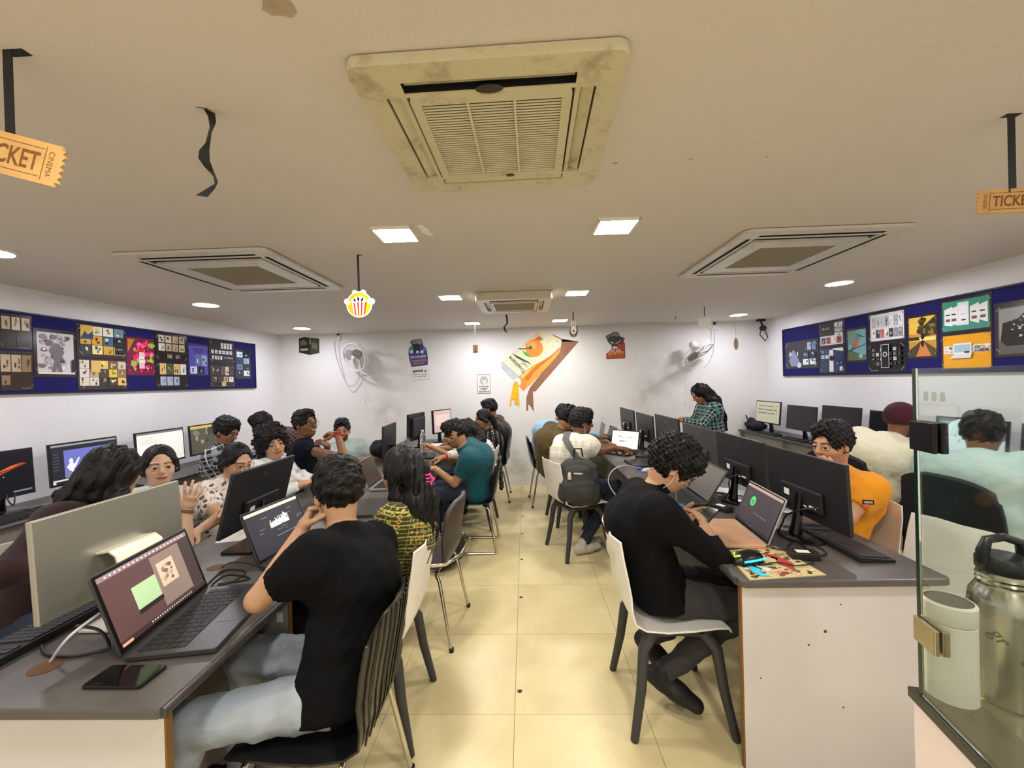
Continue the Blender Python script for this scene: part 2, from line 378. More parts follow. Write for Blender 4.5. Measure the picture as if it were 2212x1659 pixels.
def cassette(cx, cy, w, d, label, fm, sm, slot_dark, slats, drop=.04, big=True, flat=False, rz=0.):
    t = thing('ceiling_air_conditioner', label, 'air conditioner', (cx, cy, ZC), rz)
    W, D = w/2, d/2; g, s0, s1 = (.38*w, .40*w, .435*w) if flat else (.325*w, .345*w, .405*w)
    gy, t0, t1 = g*d/w, s0*d/w, s1*d/w
    xs = [-W, -s1, -s0, -g, g, s0, s1, W]; ys = [-D, -t1, -t0, -gy, gy, t0, t1, D]
    holes = {(3, 1), (3, 5), (1, 3), (5, 3)} | {(i, j) for i in (3,) for j in (3,)}
    mb = MB(); holed_slab(mb, xs, ys, holes, -drop, -.004, .05*w); mb.build('frame', fm, t, bevel=.0)
    MB().box((-W+.02, -D+.02, -.012), (W-.02, D-.02, -.003)).build('back_plate', DARK2 if (big and not flat) else DARK, t)
    dd = drop*.9
    for q, (x0, x1, y0, y1) in enumerate(((xs[3], xs[4], ys[1], ys[2]), (xs[3], xs[4], ys[5], ys[6]), (xs[1], xs[2], ys[3], ys[4]), (xs[5], xs[6], ys[3], ys[4]))):
        dk = slot_dark and (not big or q == 0)
        mb = MB(); c = Vector(((x0+x1)/2, (y0+y1)/2, -drop*.62)); lx, ly = x1-x0, y1-y0
        if lx > ly: mb.cbox((0, 0, 0), (lx*.98, ly*(.12 if dk else .8), .004), TR(c) @ Matrix.Rotation(.35 if q == 0 else -.35, 4, 'X'))
        else: mb.cbox((0, 0, 0), (lx*(.16 if dk else .8), ly*.98, .004), TR(c) @ Matrix.Rotation(-.35 if q == 2 else .35, 4, 'Y'))
        mb.build('vane', fm, t)
        if dk:   # thin dark lining that paints shade into the shallow slot
            k = .0006; MB().box((x0, y0, -.013), (x1, y1, -.012)).box((x0, y0, -drop+.003), (x0+k, y1, -.012)).box((x1-k, y0, -drop+.003), (x1, y1, -.012)).box((x0, y0, -drop+.003), (x1, y0+k, -.012)).box((x0, y1-k, -drop+.003), (x1, y1, -.012)).build('slot_shade', DARK, t)
    # intake grille
    gr = g*.97; gi = gr*.68 if flat else gr*.88
    mb = MB(); holed_slab(mb, [-gr, -gi, gi, gr], [-gr, -gi, gi, gr], {(1, 1)}, -drop-.006, -.012, .02*w); gf = mb.build('grille_frame', fm, t)
    if slats:
        n = slats; p = 2*gi/n; me = MB().box((-gi, -p*.24, -.001), (gi, p*.24, .001)).mesh('slat', sm)
        for k in range(n):
            o = bpy.data.objects.new('slat', me); COL.objects.link(o); o.parent = gf; o.location = (0, -gi+(k+.5)*p, -drop); o.rotation_euler = (-.15, 0, 0)
        mb = MB()
        for x in (-gi/3, gi/3): mb.box((x-.003, -gi, -drop-.009), (x+.003, gi, -drop+.004))
        mb.build('grille_rib', sm, gf)
    else:
        mb = MB(); n = 44
        for k in range(n+1):
            a = -gi+2*gi*k/n; mb.box((-gi, a-.0016, -drop-.002), (gi, a+.0016, -drop+.006)); mb.box((a-.0016, -gi, -drop-.002), (a+.0016, gi, -drop+.006))
        o = mb.build('grille_mesh', sm, gf)
    return t
ACY = dirty('aged_plastic', (216, 207, 172), (168, 154, 118), .75); ACW = dirty('ac_plastic', (214, 209, 196), (150, 142, 120), .35); ACB = dirty('ac_plastic_glossy', (206, 198, 176), (170, 150, 110), .4)
SLY = mat('aged_slat', (222, 214, 184), .5); SLG = mat('grille_grey', (176, 168, 144), .7)
ac = cassette(-.065, 1.285, .68, .655, 'large yellowed ceiling air conditioner with peeling frame, nearest to the camera', ACY, SLY, True, 32, .032, True, rz=-.02)
MB().lathe([(.0, 0), (.036, 0), (.036, .003)], 20, TR((0, -.234, -.034)) @ Matrix.Diagonal((1, .42, 1, 1)) @ Matrix.Rotation(math.pi, 4, 'X')).build('badge', mat('badge', (58, 56, 50), .3), ac)
MB().lathe([(.0, 0), (.014, 0), (.014, .003)], 16, TR((.03, .2, -.040)) @ Matrix.Diagonal((1, .5, 1, 1)) @ Matrix.Rotation(math.pi, 4, 'X')).build('badge', mat('badge', (58, 56, 50), .3), ac)
cassette(-1.86, 2.73, .90, 1.0, 'white ceiling air conditioner over the left row of desks', ACW, SLG, True, 0, .02, False, True)
cassette(1.66, 2.74, .90, 1.0, 'white ceiling air conditioner over the right row of desks', ACW, SLG, True, 0, .02, False, True)
cassette(-.075, 3.92, .675, .72, 'smaller glossy ceiling air conditioner at the back over the aisle', ACB, mat('slat_tan', (158, 146, 110), .5), True, 26, .07, True)
# loose bits on the ceiling
CLR = mat('clear_plastic', (240, 244, 246), .06, trans=.85, ior=1.4)
p = at_z(1157, 633, ZC)
t = thing('ceiling_sensor', 'clear plastic sensor cup on the ceiling by the back air conditioner', 'sensor', p)
MB().lathe([(.045, 0), (.048, -.012), (.03, -.02)], 18).build('base', mat('sensor_white', (232, 230, 226), .35), t, 40)
MB().lathe([(.03, -.02), (.034, -.04), (.02, -.058), (.004, -.062)], 18).build('dome', CLR, t, 60)
p = at_z(922, 492, ZC)
P = [[(-.02+.006*math.sin(j*2.+i), -.05+j*.022, -.002-.012*abs(math.sin(j*1.3))-(.014 if i == 0 and j > 1 else 0)) for i in range(1)] + [(.016-.004*j*(j % 2), -.05+j*.022, -.001-.006*j) for i in range(1)] for j in range(5)]
o = MB().grid(P, 2, 5, TR(p) @ RZ(-.5), .0008).build('paint_flake', mat('paint_flake', (244, 240, 230), .5)); tag(o, 'curl of white paint peeling off the ceiling beside the left square light', 'paint flake')
BLK = mat('black_ribbon', (26, 26, 28), .55)
def ribbon(name, label, pts, wid, twist, cat='ribbon'):
    """flat ribbon following points, twisted along its length"""
    pts = [Vector(p) for p in pts]; P = []; k = len(pts)
    for i, p in enumerate(pts):
        a = twist(i/(k-1)); dx = Vector((math.cos(a), math.sin(a), 0))*wid/2; P.append([p-dx, p+dx])
    o = MB().grid(P, 2, k, None, .0009).build(name, BLK, smooth=60); return tag(o, label, cat) if label else o
yr = at_z(434, 232, ZC).y
pl = [(434, 232), (452, 240), (458, 258), (455, 280), (449, 305), (441, 325), (441, 345), (452, 365), (466, 385), (468, 397), (455, 408), (436, 424)]
ribbon('loose_ribbon', 'long curled black ribbon hanging from the ceiling at left', [at_y(x, y, yr+.02*math.sin(i)) for i, (x, y) in enumerate(pl)], .026, lambda t: 6.5*t+.3)
yr = at_z(1093, 672, ZC).y+.25
pl = [(1093, 672), (1094, 682), (1096, 694), (1095, 700), (1089, 706), (1090, 712), (1094, 718)]
ribbon('loose_ribbon', 'short bent black ribbon hanging under the back air conditioner', [at_y(x, y, yr) for x, y in pl], .02, lambda t: .3*t)
def hanger(parent, p, top, wid=.022, m=None):
    """strip from ceiling to a sign, with its taped corner"""
    MB().box((p.x-wid/2, p.y-.001, p.z), (p.x+wid/2, p.y+.001, top)).box((p.x-wid/2, p.y-.001, top-.001), (p.x+wid*1.6, p.y+.02, top)).build('ribbon', m or BLK, parent)
WOOD = mat('mdf_board', (205, 160, 98), .6, var=.12, vscale=20); BURN = mat('burnt_lettering', (120, 78, 28), .7)
def ticket(px, py, ytop, hp, label, wid, tilt, side):
    """wooden ticket sign; the hanger sits at hp (pixel column) on the ceiling at depth y"""
    c = at_z(hp[0], hp[1], ZC-.001); t = thing('ticket_sign', label, 'sign', (c.x, c.y, 0))
    zt = at_y(hp[0], ytop, c.y).z; h = wid*.42
    T = TR((0, 0, zt-h/2)) @ Matrix.Rotation(side, 4, 'Z') @ Matrix.Rotation(tilt, 4, 'Y') @ Matrix.Rotation(math.pi/2, 4, 'X')
    W, H = wid/2, h/2; r = h*.1; pts = []
    for k in range(11): pts.append((-W+(.006 if k % 2 else 0), -H+r+(2*H-2*r)*k/10))
    pts += [(-W+r, H-r), (-W+r, H), (W-r, H), (W-r, H-r)]
    for k in range(11): pts.append((W-(.006 if k % 2 else 0), H-r-(2*H-2*r)*k/10))
    pts += [(W-r, -H+r), (W-r, -H), (-W+r, -H), (-W+r, -H+r)]
    MB().prism(pts, -.003, .003, T).build('board', WOOD, t)
    mb = MB(); put_text(mb, 'TICKET', (0, 0), w=wid*.56, h=h*.46, z=.0034, bold=True, M=T)
    for s in (-1, 1):
        put_text(mb, 'CINEMA', (s*wid*.38, 0), w=h*.62, h=h*.13, ang=-math.pi/2, z=.0034, M=T)
        mb.box((s*wid*.32-.0008, -H*.8, .003), (s*wid*.32+.0008, H*.8, .0034), T)
        mb.box((-wid*.3, s*H*.68-.0008, .003), (wid*.3, s*H*.68+.0008, .0034), T)
    mb.build('lettering', BURN, t)
    hanger(t, Vector((0, 0, zt-.01)), ZC)
    return t
ticket(0, 0, 290, (16, 108), 'wooden ticket sign cut off by the left edge of the photo', .225, .26, .12)
ticket(0, 0, 408, (2184, 246), 'wooden ticket sign cut off by the right edge of the photo', .175, .1, -.3)
PR = colmat('printed_card', .35)
def disc(n, r, c=(0, 0), sx=1., sy=1.): return [(c[0]+r*sx*math.cos(2*math.pi*i/n), c[1]+r*sy*math.sin(2*math.pi*i/n)) for i in range(n)]
# popcorn sign
c = at_z(773, 550, ZC); t = thing('popcorn_sign', 'round orange popcorn bucket sign hanging from a black strip', 'sign', (c.x, c.y, 0))
cz = at_y(771, 658, c.y).z; T = TR((0, 0, cz)) @ Matrix.Rotation(math.pi/2, 4, 'X'); R = .078
mb = MB().color((250, 248, 240)); mb.prism(disc(36, R), -.002, .002, T)
for a, r in ((110, .016), (70, .016), (165, .018), (12, .02)): mb.prism(disc(14, r, (R*.98*math.cos(math.radians(a)), R*.98*math.sin(math.radians(a)))), -.002, .0022, T)
mb.build('card', PR, t)
mb = MB().color((250, 178, 20)); mb.poly([(x, y, .0026) for x, y in disc(32, R*.9)], T)
mb.color((252, 250, 246)); mb.poly([(-.046, .018, .003), (-.032, -.06, .003), (.03, -.06, .003), (.046, .018, .003)], T)
for k in range(4):
    a = -.036+.024*k; mb.color((206, 60, 34)).poly([(a, .016, .0034), (a*.72, -.06, .0034), (a*.72+.008, -.06, .0034), (a+.011, .016, .0034)], T)
mb.color((252, 250, 246))
for x, y, r in ((-.034, .022, .014), (-.015, .03, .018), (.008, .034, .019), (.028, .024, .016), (-.066, .012, .014), (.064, .016, .016)): mb.poly([(a, b_, .0038) for a, b_ in disc(12, r, (x, y))], T)
mb.color((130, 120, 110))
for x, y in ((-.02, .03), (.0, .04), (.016, .032), (.03, .026), (-.008, .024)): mb.poly([(a, b_, .0042) for a, b_ in disc(6, .0022, (x, y))], T)
mb.build('print', PR, t); hanger(t, Vector((0, 0, cz+R*.9)), ZC, .012)
# small hanging cards at the back
def hang_card(px, ptop, pbot, y, label, wid, draw, name='hanging_card', thin=.004, m=None, rot=0.):
    c = at_y(px, (ptop+pbot)/2, y); h = at_y(px, ptop, y).z-at_y(px, pbot, y).z
    t = thing(name, label, 'sign', (c.x, c.y, 0)); T = TR((0, 0, c.z)) @ RZ(rot) @ Matrix.Rotation(math.pi/2, 4, 'X')
    draw(t, T, wid, h); MB().box((-thin/2, -.0005, c.z+h/2-.004), (thin/2, .0005, ZC)).build('string', m or BLK, t); return t
def d_hand(t, T, W, H):
    MB().color((60, 44, 40)).prism(disc(20, .5, (0, 0), W, H), -.002, .002, T).build('card', PR, t)
    mb = MB().color((246, 240, 232)); mb.poly([(x, y, .0025) for x, y in disc(16, .34, (-.0, .08*H), W, H)], T)
    mb.color((170, 60, 50)); mb.poly([(x, y, .003) for x, y in disc(10, .12, (0, 0), W, H)], T)
    mb.color((240, 236, 230))
    for k in range(3): mb.box((-.03+.022*k, .05, .0025), (-.016+.022*k, .12, .0034), T)
    mb.color((225, 150, 60)); mb.poly([(x, y, .003) for x, y in disc(8, .1, (0, -.4*H), W, H)], T); mb.build('print', PR, t)
hang_card(1239, 701, 729, 4.75, 'small oval card with a glove print hanging by the painted carton', .10, d_hand, thin=.012)
def d_orange(t, T, W, H):
    MB().color((226, 160, 96)).prism([(-W/2, -H/2), (W/2, -H*.45), (W/2, H/2), (-W/2, H*.48)], -.002, .002, T).build('card', PR, t)
    mb = MB().color((90, 60, 40)); mb.box((-W*.1, -H*.4, .002), (W*.02, H*.4, .0026), T); mb.poly([(x, y, .003) for x, y in disc(8, W*.2, (0, -H*.33))], T); mb.build('print', PR, t)
hang_card(1027, 745, 763, 5.3, 'small orange ticket card hanging from a white string', .065, d_orange, m=mat('white_string', (235, 232, 228), .6), thin=.006)
def d_leaf(t, T, W, H): MB().color((196, 170, 140)).prism(disc(16, .5, (0, 0), W, H), -.002, .002, T).build('card', PR, t)
hang_card(1590, 730, 756, 5.2, 'small pale oval card hanging from a string under the far right light', .055, d_leaf, m=mat('white_string', (235, 232, 228), .6), thin=.005)
def d_paper(t, T, W, H): MB().color((240, 236, 224)).prism([(-W*.4, -H/2), (W*.1, -H*.44), (W*.5, -H*.42), (W*.52, H/2), (W*.2, H*.4), (-W*.5, H*.32), (-W*.48, 0)], -.0006, .0006, T).build('card', PR, t)
hang_card(1522, 683, 711, 4.7, 'torn white paper hanging from a black strip above the right wall fan', .15, d_paper, thin=.008)
o = MB().box((-.004, -.0006, -.04), (.004, .0006, 0)).build('loose_ribbon', BLK, loc=at_z(1459, 683, ZC)); tag(o, 'tiny black ribbon stub on the ceiling near the torn white paper', 'ribbon')
# ------------------------------------------------------------------ things on the back wall
E0 = YB-.002
def wpoly(mb, pts, lay=0): mb.poly([at_y(x, y, E0-lay*.0007) for x, y in pts][::1])
def cr2(pts, o=(1040, 690), s=7.9): return [(o[0]+x/s, o[1]+y/s) for x, y in pts]
mb = MB()
mb.color((152, 104, 80)); wpoly(mb, cr2([(1370, 340), (1660, 378), (920, 1230), (880, 1230), (880, 1300), (895, 1580), (830, 1470), (795, 1450), (800, 1545), (785, 1565), (765, 1545), (768, 1330), (800, 1230), (830, 1160), (1200, 700)]))
wpoly(mb, cr2([(1180, 235), (1370, 330), (1660, 378), (1370, 380)]))
mb.color((196, 200, 206)); wpoly(mb, cr2([(345, 700), (345, 830), (540, 1030), (640, 985), (690, 950), (480, 760)]), 1)
mb.color((236, 230, 196)); wpoly(mb, cr2([(345, 705), (1000, 235), (1090, 210), (1370, 350), (1355, 370), (1030, 720), (870, 790), (660, 975)]), 2)
mb.color((222, 222, 226)); wpoly(mb, cr2([(1370, 350), (1355, 470), (1040, 700), (1130, 600)]), 3)
mb.color((244, 168, 70)); wpoly(mb, cr2([(1355, 470), (1340, 560), (1200, 730), (830, 1120), (800, 1135), (715, 1220), (640, 1130), (640, 970), (870, 790), (1020, 720), (1180, 620)]), 4)
mb.color((238, 112, 20)); wpoly(mb, cr2([(1355, 470), (1180, 620), (1020, 720), (960, 760), (720, 1010), (800, 1050), (900, 900), (1100, 720), (1200, 640)]), 5)
mb.color((240, 150, 60)); wpoly(mb, cr2([(640, 1060), (680, 1010), (800, 1050), (715, 1220), (640, 1135)]), 5)
mb.color((250, 205, 140)); wpoly(mb, cr2([(670, 960), (850, 830), (700, 1010)]), 5); wpoly(mb, cr2([(1000, 235), (960, 225), (700, 440), (660, 490)]), 3)
mb.color((232, 96, 60)); wpoly(mb, cr2([(990, 280), (1035, 340), (1000, 370), (740, 440)]), 3)
mb.color((88, 176, 60)); wpoly(mb, cr2([(700, 530), (760, 560), (880, 650), (800, 640), (730, 600)]), 3); wpoly(mb, cr2([(1005, 285), (1050, 345), (1030, 350)]), 4)
mb.color((240, 148, 52)); wpoly(mb, cr2([(905+148*math.cos(a/24*2*math.pi), 495+148*math.sin(a/24*2*math.pi)) for a in range(24)]), 4)
mb.color((246, 176, 88)); wpoly(mb, cr2([(860+80*math.cos(a/16*2*math.pi), 440+70*math.sin(a/16*2*math.pi)) for a in range(16)]), 5)
mb.color((30, 92, 70))
for a in range(6):
    q = a*math.pi/3+.3; wpoly(mb, cr2([(838+12*math.cos(q-1.2), 480+12*math.sin(q-1.2)), (838+50*math.cos(q), 480+50*math.sin(q)), (838+12*math.cos(q+1.2), 480+12*math.sin(q+1.2))]), 6)
wpoly(mb, cr2([(630, 488), (700, 496), (838, 475), (838, 488), (700, 514), (640, 506)]), 6)
wpoly(mb, cr2([(515, 570), (620, 625), (720, 680), (800, 720), (860, 785), (790, 740), (700, 705), (600, 655)]), 4)
mb.color((246, 244, 236)); wpoly(mb, cr2([(555, 1045), (600, 1000), (650, 1010), (680, 1060), (660, 1130), (630, 1110), (620, 1070)]), 6)
mb.color((248, 190, 30)); wpoly(mb, cr2([(555, 1065), (610, 1070), (630, 1120), (648, 1505), (625, 1450), (600, 1465), (570, 1440), (560, 1360), (545, 1365), (520, 1370), (500, 1480), (475, 1480), (510, 1270)]), 7)
mb.color((222, 160, 20)); wpoly(mb, cr2([(580, 1080), (600, 1440), (590, 1440)]), 8)
u1, u2 = at_y(*cr2([(720, 870)])[0], E0), at_y(*cr2([(480, 640)])[0], E0); ang = math.atan2(u2.z-u1.z, u2.x-u1.x); cc = (u1+u2)/2
MT = frame(Vector((0, E0-.005, 0)), Vector((1, 0, 0)), Vector((0, 0, 1)), Vector((0, -1, 0)))
c0 = at_y(*cr2([(612, 765)])[0], E0); mb.color((36, 112, 84)); put_text(mb, 'Tropicana', (c0.x, c0.z), w=(u1-u2).length*1.12, h=.075, ang=ang, M=MT, bold=True)
c0 = at_y(*cr2([(742, 768)])[0], E0); mb.color((120, 140, 110)); put_text(mb, '100%', (c0.x, c0.z), h=.04, ang=ang, M=MT)
c0 = at_y(*cr2([(1285, 380)])[0], E0); mb.color((120, 140, 110)); put_text(mb, '1L', (c0.x, c0.z), h=.03, ang=ang, M=MT)
o = mb.build('wall_mural', colmat('mural_paint', .6, var=.1, vscale=14)); tag(o, 'painted mural of a tipped orange juice carton pouring on the back wall', 'mural')
def wall_card(name, label, outline, base, prints, cat='sticker', o0=(0, 0), s=1., lab=None):
    pts = [at_y(o0[0]+x/s, o0[1]+y/s, YB) for x, y in outline]
    q = [(p.x, p.z) for p in pts]; T = frame(Vector((0, YB, 0)), Vector((1, 0, 0)), Vector((0, 0, 1)), Vector((0, -1, 0)))
    t = thing(name, label, cat, (0, 0, 0)); cx = sum(a for a, b in q)/len(q); cz = sum(b for a, b in q)/len(q); t.location = (cx, YB, cz)
    T = TR((-cx, -YB, -cz)) @ T
    MB().color(base).prism(q, .0005, .003, T).build('card', PR, t)
    mb = MB()
    def pt(x, y): a = at_y(o0[0]+x/s, o0[1]+y/s, YB); return a.x, a.z
    for k, pr in enumerate(prints):
        mb.color(pr[1])
        if pr[0] == 'p': mb.poly([(*pt(x, y), .0034+k*.0003) for x, y in pr[2]], T)
        elif pr[0] == 'd': mb.poly([(*pt(x, y), .0034+k*.0003) for x, y in disc(16, pr[3], pr[2], 1, pr[4] if len(pr) > 4 else 1)], T)
        else:
            a, b = pt(*pr[3]), pt(*pr[4]); put_text(mb, pr[2], ((a[0]+b[0])/2, (a[1]+b[1])/2), w=math.hypot(b[0]-a[0], b[1]-a[1]), h=pr[5], ang=math.atan2(b[1]-a[1], b[0]-a[0]), z=.0034+k*.0003, M=T, bold=True)
    mb.build('print', PR, t); return t
S = 12.76
wall_card('wall_sticker', 'blue and teal cutout sticker reading 100 HOURS on the back wall', [(330, 240), (400, 180), (560, 160), (680, 220), (690, 330), (790, 440), (800, 540), (820, 680), (815, 870), (370, 930), (315, 740), (285, 560), (300, 400), (385, 330)], (44, 60, 128),
  [('p', (76, 140, 146), [(300, 400), (385, 335), (450, 400), (440, 470), (300, 580)]), ('d', (136, 130, 124), (445, 240), 65), ('d', (150, 144, 138), (590, 225), 85), ('p', (30, 26, 28), [(400, 300), (580, 300), (600, 530), (440, 540)]),
   ('p', (110, 120, 170), [(690, 370), (780, 440), (790, 500), (690, 470)]), ('d', (216, 214, 228), (375, 510), 46), ('d', (222, 220, 230), (535, 515), 40), ('d', (216, 214, 230), (660, 510), 48),
   ('t', (226, 224, 240), '100 HOURS!!', (345, 665), (770, 630), .035), ('p', (110, 74, 110), [(330, 740), (800, 690), (800, 800), (430, 880), (370, 860)]), ('t', (206, 140, 160), 'FILM MAKING', (430, 770), (790, 730), .022), ('t', (190, 150, 90), 'CHALLENGE', (440, 850), (720, 820), .02)], o0=(860, 720), s=S)
wall_card('wall_sign', 'small white warning sign against mobile phones below the blue sticker', [(370, 960), (840, 930), (880, 1260), (390, 1320)], (224, 220, 216),
  [('p', (246, 244, 240), [(405, 1010), (805, 975), (830, 1215), (425, 1265)]), ('p', (70, 62, 62), [(410, 1025), (690, 1000), (695, 1060), (415, 1090)]), ('t', (200, 196, 190), 'WARNING', (440, 1058), (660, 1036), .016), ('p', (60, 56, 56), [(715, 1060), (755, 995), (800, 1050)]),
   ('t', (40, 38, 38), 'MOBILE PHONE', (425, 1145), (665, 1122), .015), ('t', (40, 38, 38), 'NOT ALLOWED', (435, 1207), (665, 1182), .015), ('d', (60, 56, 56), (740, 1143), 60), ('d', (244, 242, 238), (740, 1143), 50), ('p', (60, 56, 56), [(700, 1178), (775, 1100), (783, 1108), (708, 1186)])], 'sign', (860, 720), S)
wall_card('wall_sign', 'white sign reading PLEASE KEEP SILENCE on the back wall', [(238, 1180), (460, 1170), (475, 1500), (250, 1505)], (90, 88, 88),
  [('p', (238, 236, 232), [(244, 1187), (455, 1177), (468, 1494), (256, 1498)]), ('d', (120, 118, 116), (357, 1275), 68, 1.1), ('d', (214, 212, 208), (357, 1272), 60, 1.12), ('d', (90, 88, 86), (342, 1245), 12), ('d', (90, 88, 86), (378, 1242), 10), ('p', (246, 244, 240), [(365, 1290), (385, 1285), (385, 1345), (350, 1345)]),
   ('t', (50, 48, 50), 'PLEASE', (282, 1385), (438, 1380), .022), ('t', (50, 48, 50), 'KEEP', (305, 1424), (418, 1420), .022), ('t', (50, 48, 50), 'SILENCE', (278, 1468), (448, 1464), .022)], 'sign', (1000, 660), 7.9)
wall_card('wall_sticker', 'red cutout sticker reading WE ARE THE 100 HOUR on the back wall', [(330, 480), (500, 400), (600, 320), (760, 300), (880, 380), (890, 480), (1100, 560), (1040, 700), (1100, 760), (1120, 1360), (370, 1405), (355, 1180), (480, 1110), (500, 1050), (570, 1020), (580, 850), (450, 740), (390, 620)], (58, 56, 54),
  [('p', (170, 62, 34), [(820, 780), (1095, 765), (1115, 1355), (375, 1400), (360, 1185), (485, 1115), (500, 1055), (580, 1020), (640, 960), (760, 900)]), ('d', (150, 146, 140), (600, 410), 75), ('d', (160, 156, 150), (780, 400), 95), ('d', (96, 92, 88), (600, 410), 40), ('d', (96, 92, 88), (780, 400), 50), ('p', (112, 104, 98), [(330, 480), (480, 400), (540, 480), (440, 600)]), ('p', (96, 80, 60), [(940, 520), (1100, 570), (1030, 640), (960, 620)]),
   ('p', (232, 230, 222), [(510, 680), (650, 750), (650, 790), (520, 720)]), ('p', (232, 230, 222), [(720, 770), (900, 680), (930, 620), (940, 680), (740, 790)]), ('p', (236, 214, 208), [(585, 985), (650, 890), (760, 890), (825, 970), (730, 985), (700, 950), (650, 1000)]),
   ('t', (250, 214, 200), 'WE ARE', (515, 1100), (940, 1050), .04), ('t', (236, 196, 80), 'THE 100 HOUR', (430, 1200), (1050, 1130), .034), ('t', (222, 130, 50), 'FILM MAKERS', (450, 1290), (1050, 1260), .02)], o0=(1290, 700), s=18.43)
# small dark corner picture at upper left
wall_card('wall_picture', 'small dark folded movie picture in the upper left of the back wall', [(280, 255), (355, 232), (430, 245), (550, 255), (552, 445), (425, 470), (285, 440)], (34, 36, 28),
  [('p', (70, 74, 54), [(440, 260), (545, 265), (548, 440), (435, 455)]), ('p', (112, 104, 88), [(295, 290), (360, 270), (400, 330), (300, 350)]), ('p', (190, 180, 160), [(300, 390), (400, 385), (405, 410), (305, 415)]), ('p', (210, 206, 190), [(425, 250), (433, 250), (437, 330), (427, 330)]), ('p', (120, 116, 84), [(460, 300), (530, 330), (520, 400), (450, 380)])], 'picture', (600, 690), 6.14)
# wall fans
FW = mat('fan_plastic', (236, 234, 234), .35); FB = mat('fan_blade', (146, 140, 138), .4)
def fan(px, py, dep, n, up, mount, label, spin=0.):
    c = at_y(px, py, YB-dep); n = Vector(n).normalized(); x = Vector(up).cross(n).normalized(); y = n.cross(x)
    t = thing('wall_fan', label, 'fan', c); T = frame(Vector((0, 0, 0)), x, y, n); R = .205
    mb = MB(T); mb.tube([(R*math.cos(a/40*2*math.pi), R*math.sin(a/40*2*math.pi), 0) for a in range(40)], .011, 8, True)
    mb.tube([(R*math.cos(a/40*2*math.pi), R*math.sin(a/40*2*math.pi), -.05) for a in range(40)], .004, 6, True)
    for a in range(12):
        q = a/12*2*math.pi; mb.tube([(.05*math.cos(q), .05*math.sin(q), -.085), (R*.8*math.cos(q), R*.8*math.sin(q), -.08), (R*math.cos(q), R*math.sin(q), -.05), (R*math.cos(q), R*math.sin(q), 0)], .0014, 4)
    mb.build('guard_ring', FW, t, 60)
    mb = MB(T); mb.lathe([(.001, .035), (.02, .033), (.032, .02), (.034, -.02), (.001, -.02)], 18); mb.build('hub', FW, t, 50)
    for k in range(3):
        P = []
        for j in range(8):
            r = .03+.145*j/7; wv = .048+.075*math.sin(math.pi*min(1, j/7*.9+.06)); row = []
            if j == 7: wv *= .72
            for i in range(7):
                s = i/6-.5; a = spin+k*2*math.pi/3+s*wv*2/max(r, .06)*.62; row.append((r*math.cos(a), r*math.sin(a), s*.05))
            P.append(row)
        MB(T).grid(P, 7, 8, None, .002).build('blade', FB, t, 60)
    mb = MB(T); mb.lathe([(.001, -.19), (.035, -.185), (.055, -.16), (.06, -.09), (.052, -.075), (.001, -.075)], 20); mb.build('motor', FW, t, 40)
    mw = at_y(*mount, YB)-c; mo = T @ Vector((0, 0, -.14))
    mb = MB(); mb.tube([mo, mo*.4+mw*.6+Vector((0, -.06, -.05)), mw+Vector((0, -.03, 0))], [.022, .02, .024], 8); mb.box((mw.x-.035, mw.y-.02, mw.z-.06), (mw.x+.035, mw.y-.0005, mw.z+.06))
    mb.build('bracket', FW, t, 50)
    return t, c
def cord(parent, base, pts, r, m, dep): 
    q = [at_y(x, y, YB-dep)-base for x, y in pts]; k = []
    for i in range(len(q)-1):
        p0, p1, p2, p3 = q[max(i-1, 0)], q[i], q[i+1], q[min(i+2, len(q)-1)]
        for s in range(5):
            u = s/5; k.append(.5*((2*p1)+(p2-p0)*u+(2*p0-5*p1+4*p2-p3)*u*u+(3*p1-p0-3*p2+p3)*u**3))
    k.append(q[-1]); return MB().tube(k, r, 6).build('cord', m, parent, 60)
WC = mat('white_cable', (208, 204, 206), .5)
t, c = fan(765, 772, .26, (-.38, -.84, -.30), (0, .1, 1), (789, 801), 'white wall fan facing the room on the left of the back wall', .5)
cord(t, c, [(722, 737), (724, 760), (732, 790), (745, 822), (760, 845), (770, 840), (781, 822), (782, 806)], .004, WC, .012)
cord(t, c, [(732, 737), (733, 770), (740, 800), (748, 828), (760, 832), (772, 820), (776, 803)], .003, WC, .018)
for a, b_ in ((784, 856), (790, 853)):
    cord(t, c, [(a-1, 804), (a-1, 830), (a, b_)], .0014, WC, .03); q = at_y(a, b_+4, YB-.03)-c; MB().lathe([(.003, .012), (.009, 0), (.007, -.014)], 10, TR(q)).build('pull_knob', FW, t, 50)
t, c = fan(1510, 762, .26, (.40, -.40, -.83), (.2, .9, -.2), (1487, 790), 'white wall fan tipped down on the right of the back wall', .2)
cord(t, c, [(1543, 714), (1543, 745), (1539, 765), (1532, 782), (1523, 792)], .004, WC, .012); cord(t, c, [(1537, 714), (1536, 740), (1535, 748)], .003, WC, .012)
for a, b_ in ((1484, 862), (1494, 868)):
    cord(t, c, [(a-1, 790), (a-1, 830), (a, b_)], .0014, WC, .03); q = at_y(a, b_+4, YB-.03)-c; MB().lathe([(.003, .012), (.009, 0), (.007, -.014)], 10, TR(q)).build('pull_knob', FW, t, 50)
for px, py, lb in ((729, 730, 'white socket box with cables above the left wall fan'), (1541, 707, 'white socket box with cables above the right wall fan')):
    p = at_y(px, py, YB); t = thing('socket_box', lb, 'socket', p); MB().box((-.05, -.03, -.035), (.05, -.0005, .035)).build('box', FW, t, bevel=.004)
    MB().box((-.03, -.05, -.012), (-.005, -.03, .014)).build('plug', FW, t, bevel=.003); MB().box((.0, -.012, .036), (.03, -.0005, .07)).build('cable_stub', mat('cable_black', (30, 30, 30), .5), t)
